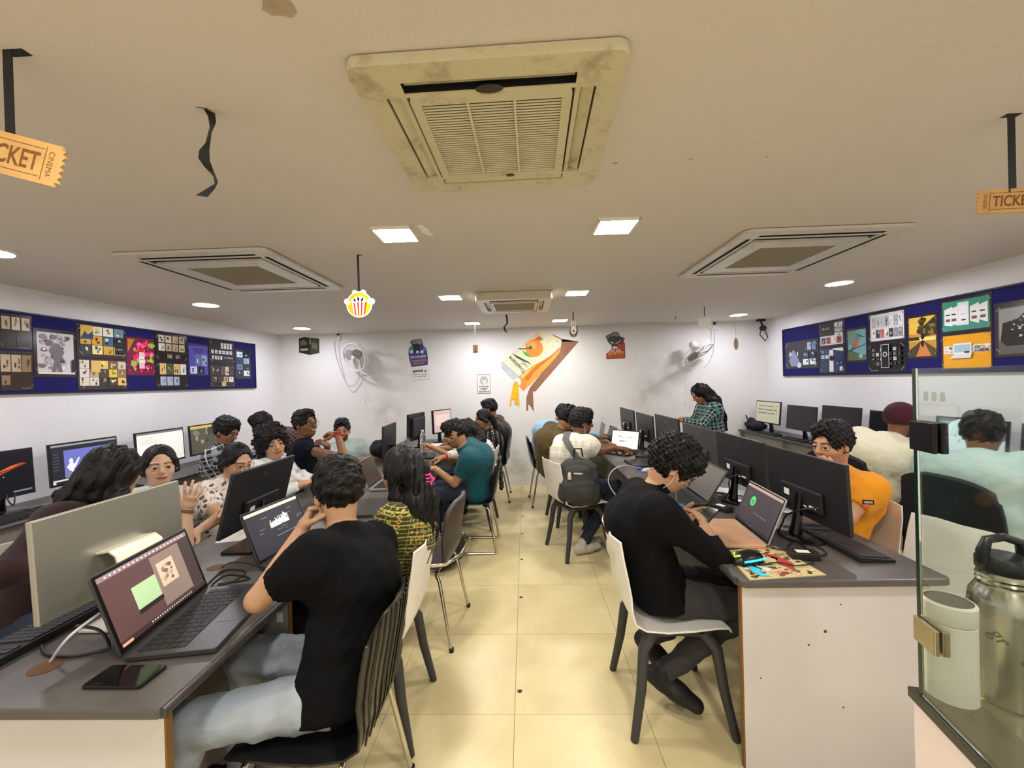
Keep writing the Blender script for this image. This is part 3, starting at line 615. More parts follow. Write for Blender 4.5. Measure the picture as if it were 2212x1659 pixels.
# camera bracket in the corner
p = at_x(1644, 703, XR-.12); t = thing('camera_bracket', 'black camera and loose cable on the right corner of the ceiling', 'camera', (p.x, p.y, 0))
CB = mat('cable_black', (30, 30, 30), .5)
MB().box((-.05, -.03, ZC-.03), (.05, .03, ZC)).build('base', CB, t); mb = MB(); mb.cyl((0, 0, ZC-.03), (.02, 0, p.z-.02), .012); mb.sphere((.02, -.01, p.z-.04), .045, sc=(1, 1, .9)); mb.build('camera_body', CB, t, 50)
mb = MB(); mb.tube([(.0, 0, p.z-.05), (-.02, .0, p.z-.13), (.04, -.02, p.z-.22), (.09, 0, p.z-.17), (.06, .02, p.z-.06)], .007, 6); mb.build('cable', CB, t, 60)
# ================================================================== PIN BOARDS AND POSTERS
FELT = mat('blue_felt', (18, 16, 92), .9, bump=.2, bscale=300); BFR = mat('board_frame', (24, 22, 40), .5)
GLOSS = colmat('glossy_print', .16, spec=.5)
def pin_board(label, x, sgn, y0, y1, z0, z1):
    t = thing('pin_board', label, 'board', (x, (y0+y1)/2, (z0+z1)/2)); h, k = (y1-y0)/2, (z1-z0)/2
    a, b = sorted((0, sgn*.014)); MB().box((a, -h, -k), (b, h, k)).build('felt_panel', FELT, t)
    mb = MB(); a, b = sorted((0, sgn*.02)); f = .012
    for lo, hi in (((a, -h-f, -k-f), (b, h+f, -k)), ((a, -h-f, k), (b, h+f, k+f)), ((a, -h-f, -k), (b, -h, k)), ((a, h, -k), (b, h+f, k))): mb.box(lo, hi)
    mb.build('frame', BFR, t); return t
BL = (1.10, 5.45, 1.548, 2.122); BR = (1.9, 5.588, 1.514, 2.11)
pin_board('long blue pin board of posters on the left wall', XL+.001, 1, *BL); pin_board('long blue pin board of posters on the right wall', XR-.001, -1, *BR)
class Art:
    """draws flat print in poster coordinates u,v in 0..1"""
    def __init__(s, mb, T, W, H): s.mb, s.T, s.W, s.H, s.k = mb, T, W, H, 0
    def z(s): s.k += 1; return .0012+.00012*s.k
    def rect(s, u0, v0, u1, v1, c): z = s.z(); s.mb.color(c).poly([(u0*s.W, v0*s.H, z), (u1*s.W, v0*s.H, z), (u1*s.W, v1*s.H, z), (u0*s.W, v1*s.H, z)], s.T)
    def poly(s, pts, c): z = s.z(); s.mb.color(c).poly([(u*s.W, v*s.H, z) for u, v in pts], s.T)
    def disc(s, u, v, r, c, asp=1.): z = s.z(); s.mb.color(c).poly([(u*s.W+r*s.W*math.cos(a/14*2*math.pi), v*s.H+r*s.W*asp*math.sin(a/14*2*math.pi), z) for a in range(14)], s.T)
    def text(s, t, u, v, w, c, h=None): s.mb.color(c); put_text(s.mb, t, (u*s.W, v*s.H), w=w*s.W, h=(h*s.H if h else None), z=s.z(), M=s.T, bold=True)
    def tiles(s, u0, v0, u1, v1, nx, ny, pal, rg, gap=.08, skip=0.):
        for i in range(nx):
            for j in range(ny):
                if rg.random() < skip: continue
                a0, a1 = u0+(u1-u0)*(i+gap)/nx, u0+(u1-u0)*(i+1-gap)/nx; b0, b1 = v0+(v1-v0)*(j+gap)/ny, v0+(v1-v0)*(j+1-gap)/ny
                c = rg.choice(pal); s.rect(a0, b0, a1, b1, c)
                for _ in range(3):
                    x, y = a0+(a1-a0)*rg.uniform(.15, .7), b0+(b1-b0)*rg.uniform(.1, .6); c2 = rg.choice(pal); f = rg.uniform(.4, 1.2)
                    s.rect(x, y, x+(a1-a0)*rg.uniform(.12, .3), y+(b1-b0)*rg.uniform(.15, .4), tuple(min(255, v*f) for v in c2))
    def blobs(s, n, pal, rg, box, r0, r1):
        for _ in range(n):
            u, v = rg.uniform(box[0], box[2]), rg.uniform(box[1], box[3]); k = rg.randint(4, 7); r = rg.uniform(r0, r1); a0 = rg.uniform(0, 6)
            s.poly([(u+r*rg.uniform(.5, 1.2)*math.cos(a0+2*math.pi*q/k), v+r*rg.uniform(.5, 1.2)*s.W/s.H*math.sin(a0+2*math.pi*q/k)) for q in range(k)], rg.choice(pal))
    def corners(s):
        for u, v, d in ((.06, .12, 1), (.94, .12, -1), (.06, .88, -1), (.94, .88, 1)):
            du, dv = .05, .05*s.W/s.H*d; s.poly([(u-du*.8, v+dv*.8), (u+du*.8, v-dv*.8), (u+du*.95, v-dv*.65), (u-du*.65, v+dv*.95)], (176, 168, 158))
PN = [0]
def poster(side, px0, px1, f0, f1, label, bg, art):
    """poster pinned on a side board between photo columns px0..px1, heights as fractions of the board"""
    B = BL if side < 0 else BR; x = (XL+.0155) if side < 0 else (XR-.0155); zm = (B[2]+B[3])/2
    ya, yb = at_x(px0, 760, x).y, at_x(px1, 760, x).y; W = abs(yb-ya); z0 = B[2]+(B[3]-B[2])*f0; H = (B[3]-B[2])*(f1-f0); PN[0] += 1
    yo = ya; T = frame(Vector((0, 0, 0)), Vector((0, 1, 0)) if side < 0 else Vector((0, -1, 0)), Vector((0, 0, 1)), Vector((1, 0, 0)) if side < 0 else Vector((-1, 0, 0)))
    mb = MB(); mb.color(bg); mb.box((0, 0, 0), (W, H, .0012), T); a = Art(mb, T, W, H); rg = random.Random(PN[0]*13+5); art(a, rg); a.corners()
    o = mb.build('poster', GLOSS, loc=(x, yo, z0)); tag(o, label, 'poster', 'posters on the left board' if side < 0 else 'posters on the right board'); return o
DK = (40, 30, 26)
PH = [(120, 100, 80), (190, 170, 140), (70, 60, 54), (210, 196, 170), (90, 84, 90), (150, 120, 90), (50, 44, 42), (230, 222, 206)]
COM = [(236, 200, 96), (70, 110, 150), (244, 226, 160), (110, 150, 180), (60, 70, 80), (220, 170, 70), (236, 232, 216), (40, 52, 66)]
BLU = [(150, 176, 210), (40, 60, 100), (220, 232, 244), (24, 30, 44), (96, 126, 170)]
def a_left1(a, r): a.tiles(.05, .52, .95, .95, 3, 1, PH, r); a.rect(.5, .1, .9, .4, (26, 24, 24)); a.text('MOVIE STILLS', .72, .06, .3, (170, 160, 150))
def a_left2(a, r): a.tiles(.0, .45, .95, .92, 3, 1, PH, r, .04); a.tiles(0, .12, .3, .4, 1, 1, PH, r); a.text('PHOTO SERIES', .75, .05, .3, (170, 160, 150))
def a_silver(a, r):
    a.rect(.08, .06, .94, .93, (214, 208, 212)); a.blobs(46, [(236, 232, 236), (150, 144, 152), (96, 90, 98), (70, 66, 72), (186, 178, 184), (128, 112, 118)], r, (.16, .12, .86, .86), .03, .11)
    a.poly([(.4, .1), (.46, .36), (.34, .56), (.46, .72), (.58, .7), (.68, .54), (.58, .36), (.64, .1), (.54, .1), (.52, .32), (.48, .1)], (120, 114, 120)); a.poly([(.85, .06), (.94, .06), (.94, .4), (.86, .36)], (40, 36, 40)); a.rect(.08, .06, .94, .1, (236, 232, 230))
def a_comic(a, r): a.tiles(.06, .1, .94, .95, 4, 3, COM, r, .03); a.poly([(.06, .6), (.3, .6), (.3, .95), (.06, .95)], (232, 190, 90)); a.poly([(.06, .55), (.14, .78), (.2, .68), (.3, .8), (.3, .55)], (56, 84, 120)); a.rect(.74, .12, .94, .4, (36, 36, 40)); a.text('CREDITS', .84, .3, .14, (200, 200, 200))
def a_photo(a, r): a.tiles(.03, .12, .97, .94, 5, 3, PH+[(226, 200, 60), (232, 196, 110)], r, .02); a.rect(.24, .55, .42, .93, (226, 188, 104))
def a_magenta(a, r):
    a.rect(.04, .05, .96, .95, (120, 30, 70)); a.poly([(.04, .6), (.3, .95), (.04, .95)], (190, 130, 40))
    a.blobs(50, [(232, 40, 110), (250, 90, 150), (196, 20, 60), (250, 160, 190), (150, 200, 60), (240, 60, 80)], r, (.2, .12, .9, .9), .04, .12)
    a.blobs(8, [(170, 214, 60), (120, 180, 40)], r, (.7, .35, .92, .6), .04, .09); a.rect(.4, .18, .6, .62, (236, 190, 196)); a.rect(.4, .34, .6, .5, (240, 236, 230)); a.rect(.42, .62, .58, .72, (200, 30, 50)); a.text('SODA', .5, .42, .16, (190, 40, 60))
def a_small(a, r): a.tiles(.1, .35, .92, .95, 4, 2, PH, r, .06, .1); a.tiles(.3, .06, .8, .3, 2, 1, PH, r, .2)
def a_color(a, r): a.tiles(.12, .5, .95, .95, 4, 1, [(240, 216, 120), (110, 150, 190), (236, 232, 224), (70, 90, 70), (232, 190, 120), (60, 56, 54)], r, .04); a.tiles(.12, .08, .72, .46, 3, 1, [(196, 150, 90), (176, 186, 210), (110, 124, 150)], r, .06)
def a_purple(a, r): a.rect(.04, .05, .96, .94, (92, 78, 190)); a.tiles(.3, .3, .96, .68, 2, 1, BLU, r, .06); a.tiles(.06, .05, .8, .3, 2, 1, BLU, r, .06); a.text('GAME CONCEPT', .5, .82, .5, (30, 26, 70)); a.text('ART PROJECT', .5, .74, .4, (30, 26, 70))
def a_cards(a, r): a.tiles(.45, .62, .92, .95, 4, 1, [(230, 230, 232)], r, .12); a.tiles(.06, .4, .92, .6, 6, 1, [(220, 222, 226), (120, 124, 130), (240, 240, 240)], r, .12); a.tiles(.08, .14, .5, .36, 4, 1, [(230, 230, 232), (60, 60, 64)], r, .14); a.text('UI SCREENS', .74, .26, .36, (200, 200, 204))
def a_cards2(a, r): a.tiles(.06, .5, .95, .92, 5, 1, PH, r, .06); a.tiles(.06, .2, .95, .48, 4, 1, PH, r, .08); a.rect(.44, .04, .62, .24, (206, 176, 110))
def a_blue4(a, r): a.tiles(.08, .08, .92, .92, 2, 4, BLU, r, .06)
poster(-1, -95, -2, .04, .96, 'dark glossy poster out of the frame at the left end of the left board', DK, a_left2)
poster(-1, -1, 70, .54, .98, 'upper dark poster with one row of film stills at the photo left edge', DK, a_left1)
poster(-1, -1, 70, .03, .52, 'lower dark poster with a strip of photos at the photo left edge', DK, a_left2)
poster(-1, 72, 164, .2, .84, 'poster of a pale grey armoured figure in a storm', DK, a_silver)
poster(-1, 166, 272, .49, .98, 'upper poster of yellow and blue comic tiles', (60, 44, 34), a_comic)
poster(-1, 166, 272, .02, .48, 'lower poster of a yellowish photo collage under the comic tiles', (60, 44, 34), a_photo)
poster(-1, 273, 333, .24, .86, 'magenta splash poster with a drink bottle', (110, 32, 60), a_magenta)
poster(-1, 334, 404, .5, .99, 'upper dark poster with small brown photos right of the magenta poster', (30, 24, 24), a_small)
poster(-1, 334, 404, .02, .49, 'lower dark poster with bright photo cards right of the magenta poster', (30, 24, 24), a_color)
poster(-1, 406, 449, .25, .87, 'purple poster with blue comic panels', (52, 44, 90), a_purple)
poster(-1, 451, 505, .51, .99, 'upper dark poster of small white screens near the right end of the left board', (32, 30, 32), a_cards)
poster(-1, 451, 505, .02, .5, 'lower dark poster of small photos near the right end of the left board', (32, 30, 32), a_cards2)
poster(-1, 507, 540, .2, .86, 'narrow poster of four blue panels at the right end of the left board', (40, 38, 46), a_blue4)
def b_statue(a, r):
    a.blobs(26, [(170, 180, 206), (110, 120, 150), (206, 212, 230), (80, 86, 110)], r, (.12, .1, .44, .6), .03, .08); a.poly([(.2, .08), (.12, .3), (.2, .5), (.28, .72), (.36, .5), (.44, .3), (.38, .08)], (130, 140, 170)); a.tiles(.55, .62, .95, .92, 3, 1, BLU, r, .06); a.tiles(.55, .1, .95, .58, 2, 2, BLU+[(206, 170, 140)], r, .08)
def b_white(a, r): a.rect(.06, .08, .92, .45, (214, 216, 220)); a.tiles(.6, .35, .94, .95, 1, 3, [(220, 222, 226), (160, 164, 172)], r, .06); a.tiles(.08, .1, .9, .42, 4, 1, [(230, 230, 232), (60, 70, 90), (180, 60, 50)], r, .1); a.text('BRAND', .3, .75, .3, (170, 170, 174))
def b_navy(a, r): a.rect(.06, .06, .94, .95, (36, 56, 100)); a.poly([(.4, .06), (.56, .06), (.56, .9), (.4, .9)], (232, 234, 238)); a.tiles(.06, .55, .4, .92, 2, 2, [(226, 228, 232), (60, 80, 120)], r, .14); a.tiles(.6, .06, .94, .5, 2, 2, [(226, 228, 232), (50, 66, 110)], r, .16); a.poly([(.56, .9), (.94, .82), (.94, .95), (.56, .95)], (236, 236, 238)); a.disc(.5, .58, .08, (30, 32, 40))
def b_bird(a, r):
    a.rect(.08, .06, .94, .94, (120, 172, 176)); a.poly([(.08, .06), (.94, .06), (.94, .2), (.5, .28), (.08, .4)], (92, 112, 84)); a.poly([(.08, .94), (.5, .94), (.3, .6), (.08, .5)], (110, 140, 120))
    a.poly([(.3, .44), (.34, .6), (.44, .74), (.6, .78), (.64, .7), (.6, .58), (.52, .46), (.4, .4)], (190, 104, 72)); a.poly([(.3, .62), (.44, .78), (.36, .52), (.24, .44)], (70, 150, 150)); a.disc(.56, .76, .12, (60, 140, 120)); a.poly([(.62, .8), (.92, .7), (.64, .74)], (30, 34, 36)); a.poly([(.3, .44), (.2, .32), (.28, .34), (.38, .42)], (40, 60, 66)); a.poly([(.1, .36), (.94, .52), (.94, .5), (.1, .33)], (70, 60, 50)); a.disc(.7, .18, .1, (150, 190, 190))
def b_grid(a, r): a.rect(.06, .06, .96, .94, (226, 226, 228)); a.tiles(.1, .48, .94, .86, 7, 1, [(240, 240, 242), (180, 182, 186), (90, 92, 98), (206, 206, 210)], r, .06); a.tiles(.1, .12, .94, .46, 7, 1, [(240, 240, 242), (150, 152, 156), (60, 62, 66), (206, 120, 90)], r, .1)
def b_phones(a, r):
    a.rect(.04, .1, .96, .95, (22, 22, 24)); a.tiles(.08, .2, .92, .85, 7, 4, [(30, 30, 32), (120, 122, 126), (220, 220, 222), (50, 52, 56)], r, .16, .15); a.rect(.38, .14, .6, .94, (200, 200, 202)); a.rect(.395, .16, .585, .92, (20, 20, 22)); a.disc(.49, .6, .06, (226, 226, 228)); a.disc(.49, .6, .04, (20, 20, 22)); a.text('APP DESIGN', .2, .05, .2, (150, 150, 150))
def b_road(a, r):
    a.rect(.06, .05, .95, .95, (206, 146, 60)); a.poly([(.06, .95), (.95, .95), (.95, .6), (.5, .55), (.06, .58)], (232, 190, 80)); a.poly([(.3, .6), (.95, .95), (.95, .52), (.6, .5)], (60, 56, 36)); a.blobs(24, [(84, 78, 44), (50, 48, 30), (140, 110, 50)], r, (.4, .58, .9, .9), .04, .1)
    a.rect(.06, .4, .95, .48, (238, 226, 130)); a.poly([(.06, .5), (.4, .5), (.44, .42), (.06, .42)], (60, 60, 40)); a.poly([(.3, .05), (.8, .05), (.56, .4), (.5, .4)], (214, 130, 70)); a.poly([(.06, .2), (.48, .4), (.4, .2), (.3, .05), (.06, .05)], (70, 66, 40)); a.poly([(.95, .2), (.56, .4), (.7, .2), (.8, .05), (.95, .05)], (84, 74, 44)); a.disc(.53, .34, .05, (30, 26, 24), 2.2); a.disc(.53, .5, .06, (30, 30, 26), 1.6)
def b_green(a, r):
    a.rect(.04, .06, .96, .93, (64, 150, 128))
    for u, c in ((.08, 0), (.2, 1), (.6, 2), (.76, 3)): a.poly([(u, .25+.02*c), (u+.17, .2), (u+.17, .78), (u, .7)], (240, 240, 240)); a.rect(u+.03, .34, u+.13, .42, (120, 90, 80)); a.rect(u+.03, .52, u+.12, .56, (60, 60, 60))
    a.poly([(.36, .2), (.58, .2), (.58, .86), (.36, .86)], (232, 232, 234)); a.rect(.38, .28, .56, .78, (244, 244, 246)); a.rect(.43, .33, .52, .37, (60, 60, 66)); a.rect(.42, .5, .52, .52, (190, 190, 190))
def b_yellow(a, r):
    a.rect(.04, .05, .97, .95, (240, 170, 20)); a.rect(.06, .45, .96, .66, (240, 238, 232)); a.tiles(.07, .46, .96, .65, 10, 2, [(236, 232, 226), (120, 60, 60), (90, 110, 110), (200, 160, 110)], r, .14)
    a.rect(.28, .42, .64, .72, (236, 238, 240)); a.rect(.3, .48, .62, .68, (170, 200, 210)); a.rect(.5, .45, .6, .5, (90, 50, 40)); a.poly([(.2, .32), (.62, .32), (.64, .42), (.28, .42)], (226, 226, 230))
def b_camera(a, r):
    a.rect(.06, .05, 1.0, .9, (90, 90, 92)); a.rect(.08, .07, 1., .88, (150, 150, 152)); a.rect(.08, .07, 1., .3, (96, 96, 98)); a.poly([(.1, .3), (.14, .62), (.4, .68), (.5, .78), (.9, .78), (1, .7), (1, .22), (.2, .2)], (30, 30, 32)); a.disc(.62, .45, .2, (18, 18, 20), 1.2); a.disc(.62, .45, .14, (60, 60, 64), 1.2); a.blobs(20, [(200, 200, 204), (120, 120, 124), (60, 60, 64)], r, (.2, .3, .95, .75), .015, .04)
poster(1, 1697, 1768, .14, .72, 'dark poster of a bluish carved idol at the far end of the right board', (44, 40, 44), b_statue)
poster(1, 1770, 1826, .52, .99, 'upper dark poster with white brand cards near the far end of the right board', (40, 36, 36), b_white)
poster(1, 1770, 1826, .02, .51, 'lower navy and white stationery poster near the far end of the right board', (44, 38, 36), b_navy)
poster(1, 1829, 1874, .2, .8, 'teal poster of a kingfisher bird on a branch', (44, 36, 34), b_bird)
poster(1, 1877, 1958, .5, .99, 'upper white poster with a grid of product photos', (46, 36, 34), b_grid)
poster(1, 1877, 1958, .02, .49, 'lower black poster with phone screens under the product grid', (36, 30, 30), b_phones)
poster(1, 1961, 2027, .2, .84, 'painted poster of a yellow country road under trees', (48, 36, 30), b_road)
poster(1, 2034, 2145, .52, .98, 'green poster with a white phone and pages', (50, 36, 32), b_green)
poster(1, 2034, 2145, .02, .51, 'orange poster with an open white laptop', (50, 36, 32), b_yellow)
poster(1, 2150, 2290, .16, .82, 'grey poster of an old camera cut off by the right photo edge', (48, 40, 36), b_camera)
# ================================================================== DESKS
LAM = mat('dark_laminate', (84, 79, 76), .34, bump=.04, bscale=400, var=.05, vscale=30); NOSE = mat('laminate_edge', (64, 60, 58), .28)
PAN = mat('white_laminate', (206, 202, 200), .4, var=.03, vscale=3); PANG = mat('grey_laminate', (150, 144, 138), .5, var=.05, vscale=3); PLY = mat('raw_board_edge', (126, 92, 44), .8, bump=.4, bscale=200)
GROM = mat('hole_brown', (96, 66, 40), .8)
def island(label, x0, x1, y0, y1, aisle, parts, rad=.03):
    """double sided desk: worktop, end panels, spine and dividers; aisle = +1 if the aisle is at x1"""
    t = thing('island_desk', label, 'desk', ((x0+x1)/2, (y0+y1)/2, 0)); W, D = (x1-x0)/2, (y1-y0)/2
    MB().rrect(2*W, 2*D, rad, .722, .75, n=6).build('worktop', LAM, t, bevel=.006)
    mb = MB(); xa = aisle*W; mb.tube([(xa, -D+rad, .735), (xa, D-rad, .735)], .0145, 10); mb.build('edge_nosing', NOSE, t, 50)
    for k, yy in enumerate(parts):
        y = yy-(y0+y1)/2; pm = PAN if k == 0 else PANG
        p = MB().box((-W+.02, y, .0), (W-.05, y+.018, .722) if aisle < 0 else (W-.02, y+.018, .722)).build('end_panel' if k == 0 else 'divider_panel', pm, t)
        e0 = -W+.014 if aisle < 0 else W-.02; MB().box((e0, y-.0005, 0), (e0+.006, y+.0185, .722)).build('board_edge', PLY, p)
    MB().box((-.009, parts[0]-(y0+y1)/2+.018, .1), (.009, D-.03, .722)).build('spine_panel', PANG, t)
    return t
RI = island('long dark double desk on the right of the aisle with a white end panel', .80, 1.585, 1.575, 5.93, -1, [1.615, 2.45, 3.30, 4.2, 5.1, 5.88])
LI = island('long dark double desk on the left of the aisle with a white end panel', -1.70, -.919, .975, 5.75, 1, [1.012, 1.557, 2.35, 3.124, 4.0, 4.9, 5.7], .008)
for px, py, r in ((100, 1440, .034), (466, 1226, .03)):
    p = at_z(px, py, .7505)-Vector(LI.location); MB().lathe([(.0001, .0006), (r*.9, .0006), (r, .0), (r*1.12, .0004)], 20, TR(p), cap=False).build('cable_grommet', GROM, LI)
p = at_z(605, 1333, .70); mb = MB(); q = at_y(605, 1333, 1.556)-Vector(LI.location); mb.box((q.x-.012, q.y-.002, q.z-.018), (q.x+.012, q.y-.0003, q.z+.018)).build('paper_tag', mat('paper', (236, 232, 224), .7), LI)
for px, py, r in ((1783, 1364, .006), (1747, 1393, .004), (1816, 1306, .003), (1643, 1465, .003), (1822, 1528, .003)):
    q = at_y(px, py, 1.614)-Vector(RI.location); MB().lathe([(.0001, .0004), (r, .0004), (r, 0)], 7, TR(q) @ Matrix.Rotation(math.pi/2, 4, 'X'), cap=False).build('chip_mark', GROM, RI)
def wall_desk(label, x0, x1, y0, y1):
    t = thing('wall_desk', label, 'desk', ((x0+x1)/2, (y0+y1)/2, 0)); W, D = (x1-x0)/2, (y1-y0)/2; f = 1 if x0 < 0 else -1
    MB().box((-W, -D, .732), (W, D, .76)).build('worktop', LAM, t, bevel=.006)
    mb = MB(); mb.tube([(f*W, -D+.02, .746), (f*W, D-.02, .746)], .0145, 10); mb.build('edge_nosing', NOSE, t, 50)
    n = int((y1-y0)/.95)
    for k in range(n+1):
        y = -D+.01+(2*D-.04)*k/n; MB().box((-W+.01, y, 0), (W-.05, y+.018, .732) if f > 0 else (W-.01, y+.018, .732)).build('divider_panel', PANG, t)
    a, b = sorted((f*(W-.06), f*(W-.075))); MB().box((a, -D+.03, .60), (b, D-.03, .732)).build('front_rail', PANG, t)
    return t
LW = wall_desk('dark wall desk with monitors along the left wall', -3.645, -3.10, .2, 5.1); RW = wall_desk('dark wall desk with monitors along the right wall', 3.055, 3.47, 1.2, 6.0)
# ================================================================== CHAIRS
WP = mat('white_plastic', (236, 232, 224), .3); DL = mat('charcoal_plastic', (58, 57, 58), .55); BP = mat('black_plastic', (20, 20, 22), .22); CHR = mat('chrome', (200, 194, 186), .16, 1.); LEA = mat('brown_leather', (72, 62, 60), .42, bump=.15, bscale=150); BFAB = mat('black_fabric', (22, 22, 24), .85)
PROF = [(.215, .425), (.205, .445), (.15, .452), (.05, .446), (-.06, .442), (-.15, .45), (-.195, .475), (-.215, .53), (-.228, .60), (-.243, .68), (-.258, .76), (-.266, .83)]
HW = [.19, .2, .212, .22, .224, .222, .218, .214, .21, .207, .203, .192]
def shell(facet, nu, curve=.022, top_round=0.):
    P = []
    n = len(PROF)
    for j in range(n):
        y, z = PROF[j]; w = HW[j]; row = []
        back = max(0., min(1., (z-.47)/.15)) if y < -.1 else 0.
        for i in range(nu):
            u = 2*i/(nu-1)-1; x = u*w; dy = curve*back*u*u; dz = (.012*u*u*(1-back))
            if facet and back > .5 and 0 < i < nu-1: dy += (.011 if (i+j) % 2 else -.009)
            zz = z+dz-(top_round*max(0, abs(u)-.5)**2*4 if j == n-1 else 0)
            row.append((x, y+dy, zz))
        P.append(row)
    return P, nu, n
def chair_proto(kind, m_shell, m_leg, name):
    t = thing(name, '-', 'chair')
    if kind == 'white':
        P, a, b = shell(True, 5); MB().grid(P, a, b, None, .008).build('seat_shell', m_shell, t, 22, bevel=.003)
        mb = MB(); mb.box((-.16, -.15, .41), (.16, .15, .438)); mb.build('under_frame', m_leg, t, bevel=.01)
        for sx in (-1, 1):
            for y0, y1, in ((.14, .215), (-.13, -.21)):
                mb = MB(); mb.tube([(sx*.15, y0*.8, .425), (sx*.172, y0+.02*(1 if y0 > 0 else -1), .36), (sx*.19, (y0+y1)/2, .2), (sx*.215, y1, 0.0)], [.03, .024, .021, .017], 8); mb.build('leg', m_leg, t, 50)
            mb = MB(); mb.tube([(sx*.155, -.12, .415), (sx*.16, 0, .425), (sx*.155, .12, .415)], .014, 8); mb.build('side_rail', m_leg, t, 50)
    else:
        rib = kind == 'ribbed'; P, a, b = shell(False, 13, .045, .05)
        th = .03 if kind == 'padded' else .007
        MB().grid(P, a, b, None, th).build('seat_shell', m_shell, t, 50, bevel=.0 if th < .02 else .012)
        if rib:
            for i in range(1, 12):
                pts = []
                for j in range(6, b):
                    p = Vector(P[j][i]); pts.append(p+Vector((0, -.0095, 0)) if j > 6 else p+Vector((0, -.004, -.009)))
                mb = MB(); mb.tube(pts, .0038, 6); mb.build('back_rib', m_shell, t, 60)
        r = .0105
        if kind == 'sled':
            for sx in (-1, 1):
                mb = MB(); mb.tube([(sx*.15, .1, .43), (sx*.18, .17, .42), (sx*.19, .19, .4), (sx*.19, .23, r+.01), (sx*.19, .21, r), (sx*.19, -.19, r), (sx*.19, -.21, r+.01), (sx*.185, -.15, .4), (sx*.17, -.13, .42), (sx*.14, -.1, .43)], r, 8); mb.build('leg_frame', m_leg, t, 60)
        else:
            for y in (.16, -.13):
                s = 1 if y > 0 else -1
                mb = MB(); mb.tube([(-.235, y+s*.09, 0.0), (-.2, y+s*.02, .38), (-.19, y, .415), (-.165, y, .428), (.165, y, .428), (.19, y, .415), (.2, y+s*.02, .38), (.235, y+s*.09, 0.0)], r, 8); lf = mb.build('leg_frame', m_leg, t, 60)
                for sx in (-1, 1): MB().lathe([(.014, 0), (.014, .022)], 10, TR((sx*.235, y+s*.09, 0))).build('foot_cap', BP, lf)
            mb = MB(); 
            for sx in (-1, 1): mb.tube([(sx*.15, -.13, .43), (sx*.15, .16, .43)], .008, 6)
            mb.build('seat_rail', m_leg, t, 60)
        if kind == 'padded':
            mb = MB(); mb.tube([(-.225, .12, .47), (-.25, -.05, .485), (-.235, -.2, .5), (-.12, -.262, .51), (.12, -.262, .51), (.235, -.2, .5), (.25, -.05, .485), (.225, .12, .47)], .011, 8); mb.build('back_ring', m_leg, t, 60)
    return t
protos = {'white': chair_proto('white', WP, DL, 'plastic_chair'), 'ribbed': chair_proto('ribbed', BP, CHR, 'ribbed_chair'), 'sled': chair_proto('sled', BP, CHR, 'sled_chair'), 'plain': chair_proto('plain', BP, CHR, 'shell_chair'), 'padded': chair_proto('padded', LEA, CHR, 'padded_chair')}
used = set()
def chair(kind, x, y, face, label):
    """face: direction the sitter looks, degrees from +X"""
    o = protos[kind] if kind not in used else copy_tree(protos[kind]); used.add(kind)
    o.location = (x, y, 0); o.rotation_euler = (0, 0, math.radians(face-90)); tag(o, label, 'chair', {'white': 'white plastic chairs', 'ribbed': 'ribbed chairs', 'sled': 'black sled base chairs', 'plain': 'black shell chairs', 'padded': 'padded chairs'}[kind]); return o
chair('white', .633, 1.954, 0, 'white plastic chair under the man in black at the right front')
chair('white', .438, 3.705, 20, 'white plastic chair with the grey backpack hung on its back')
chair('white', -.72, 1.884, 180, 'white plastic chair under the woman in the green patterned top')
chair('ribbed', -.70, 1.36, 182, 'black ribbed shell chair with chrome legs under the man in the black T-shirt')
chair('padded', -.66, 2.57, 176, 'brown padded chair with chrome back ring left of the aisle')
chair('sled', -.50, 3.82, 180, 'black shell chair on a chrome sled base under the man in teal')
chair('white', -.57, 4.43, 176, 'white plastic chair left of the aisle behind the man in teal')
chair('plain', -.45, 5.42, 180, 'black shell chair left of the aisle nearest to the back wall')
chair('plain', .26, 5.2, 4, 'black shell chair right of the aisle nearest to the back wall')
chair('white', .46, 4.52, 12, 'white plastic chair half hidden behind the backpack chair')
chair('white', 1.70, 2.38, 180, 'white plastic chair behind the man in the orange shirt')
chair('white', 1.70, 1.85, 192, 'white plastic chair seen through the glass screen')
chair('white', 1.80, 3.22, 182, 'white plastic chair behind the monitor gap on the right desk')
chair('white', -2.02, 3.5, 0, 'white plastic chair behind the man flexing his arm')
chair('white', -2.05, 2.62, 0, 'white plastic chair under the woman with glasses behind the black monitor')
chair('white', -2.15, 2.2, 0, 'white plastic chair under the woman looking at the camera')
chair('white', -2.22, 1.75, 0, 'white plastic chair under the woman with long dark hair at left')
chair('plain', -1.98, 3.02, 10, 'black shell chair under the person with curly hair')
chair('plain', -2.65, 3.72, 170, 'black shell chair under the man in the black and white plaid shirt')
chair('plain', -2.5, 4.35, 175, 'black shell chair under the man in the maroon plaid shirt')
chair('plain', -1.95, 4.42, 270, 'black shell chair under the bearded man in the mint shirt')
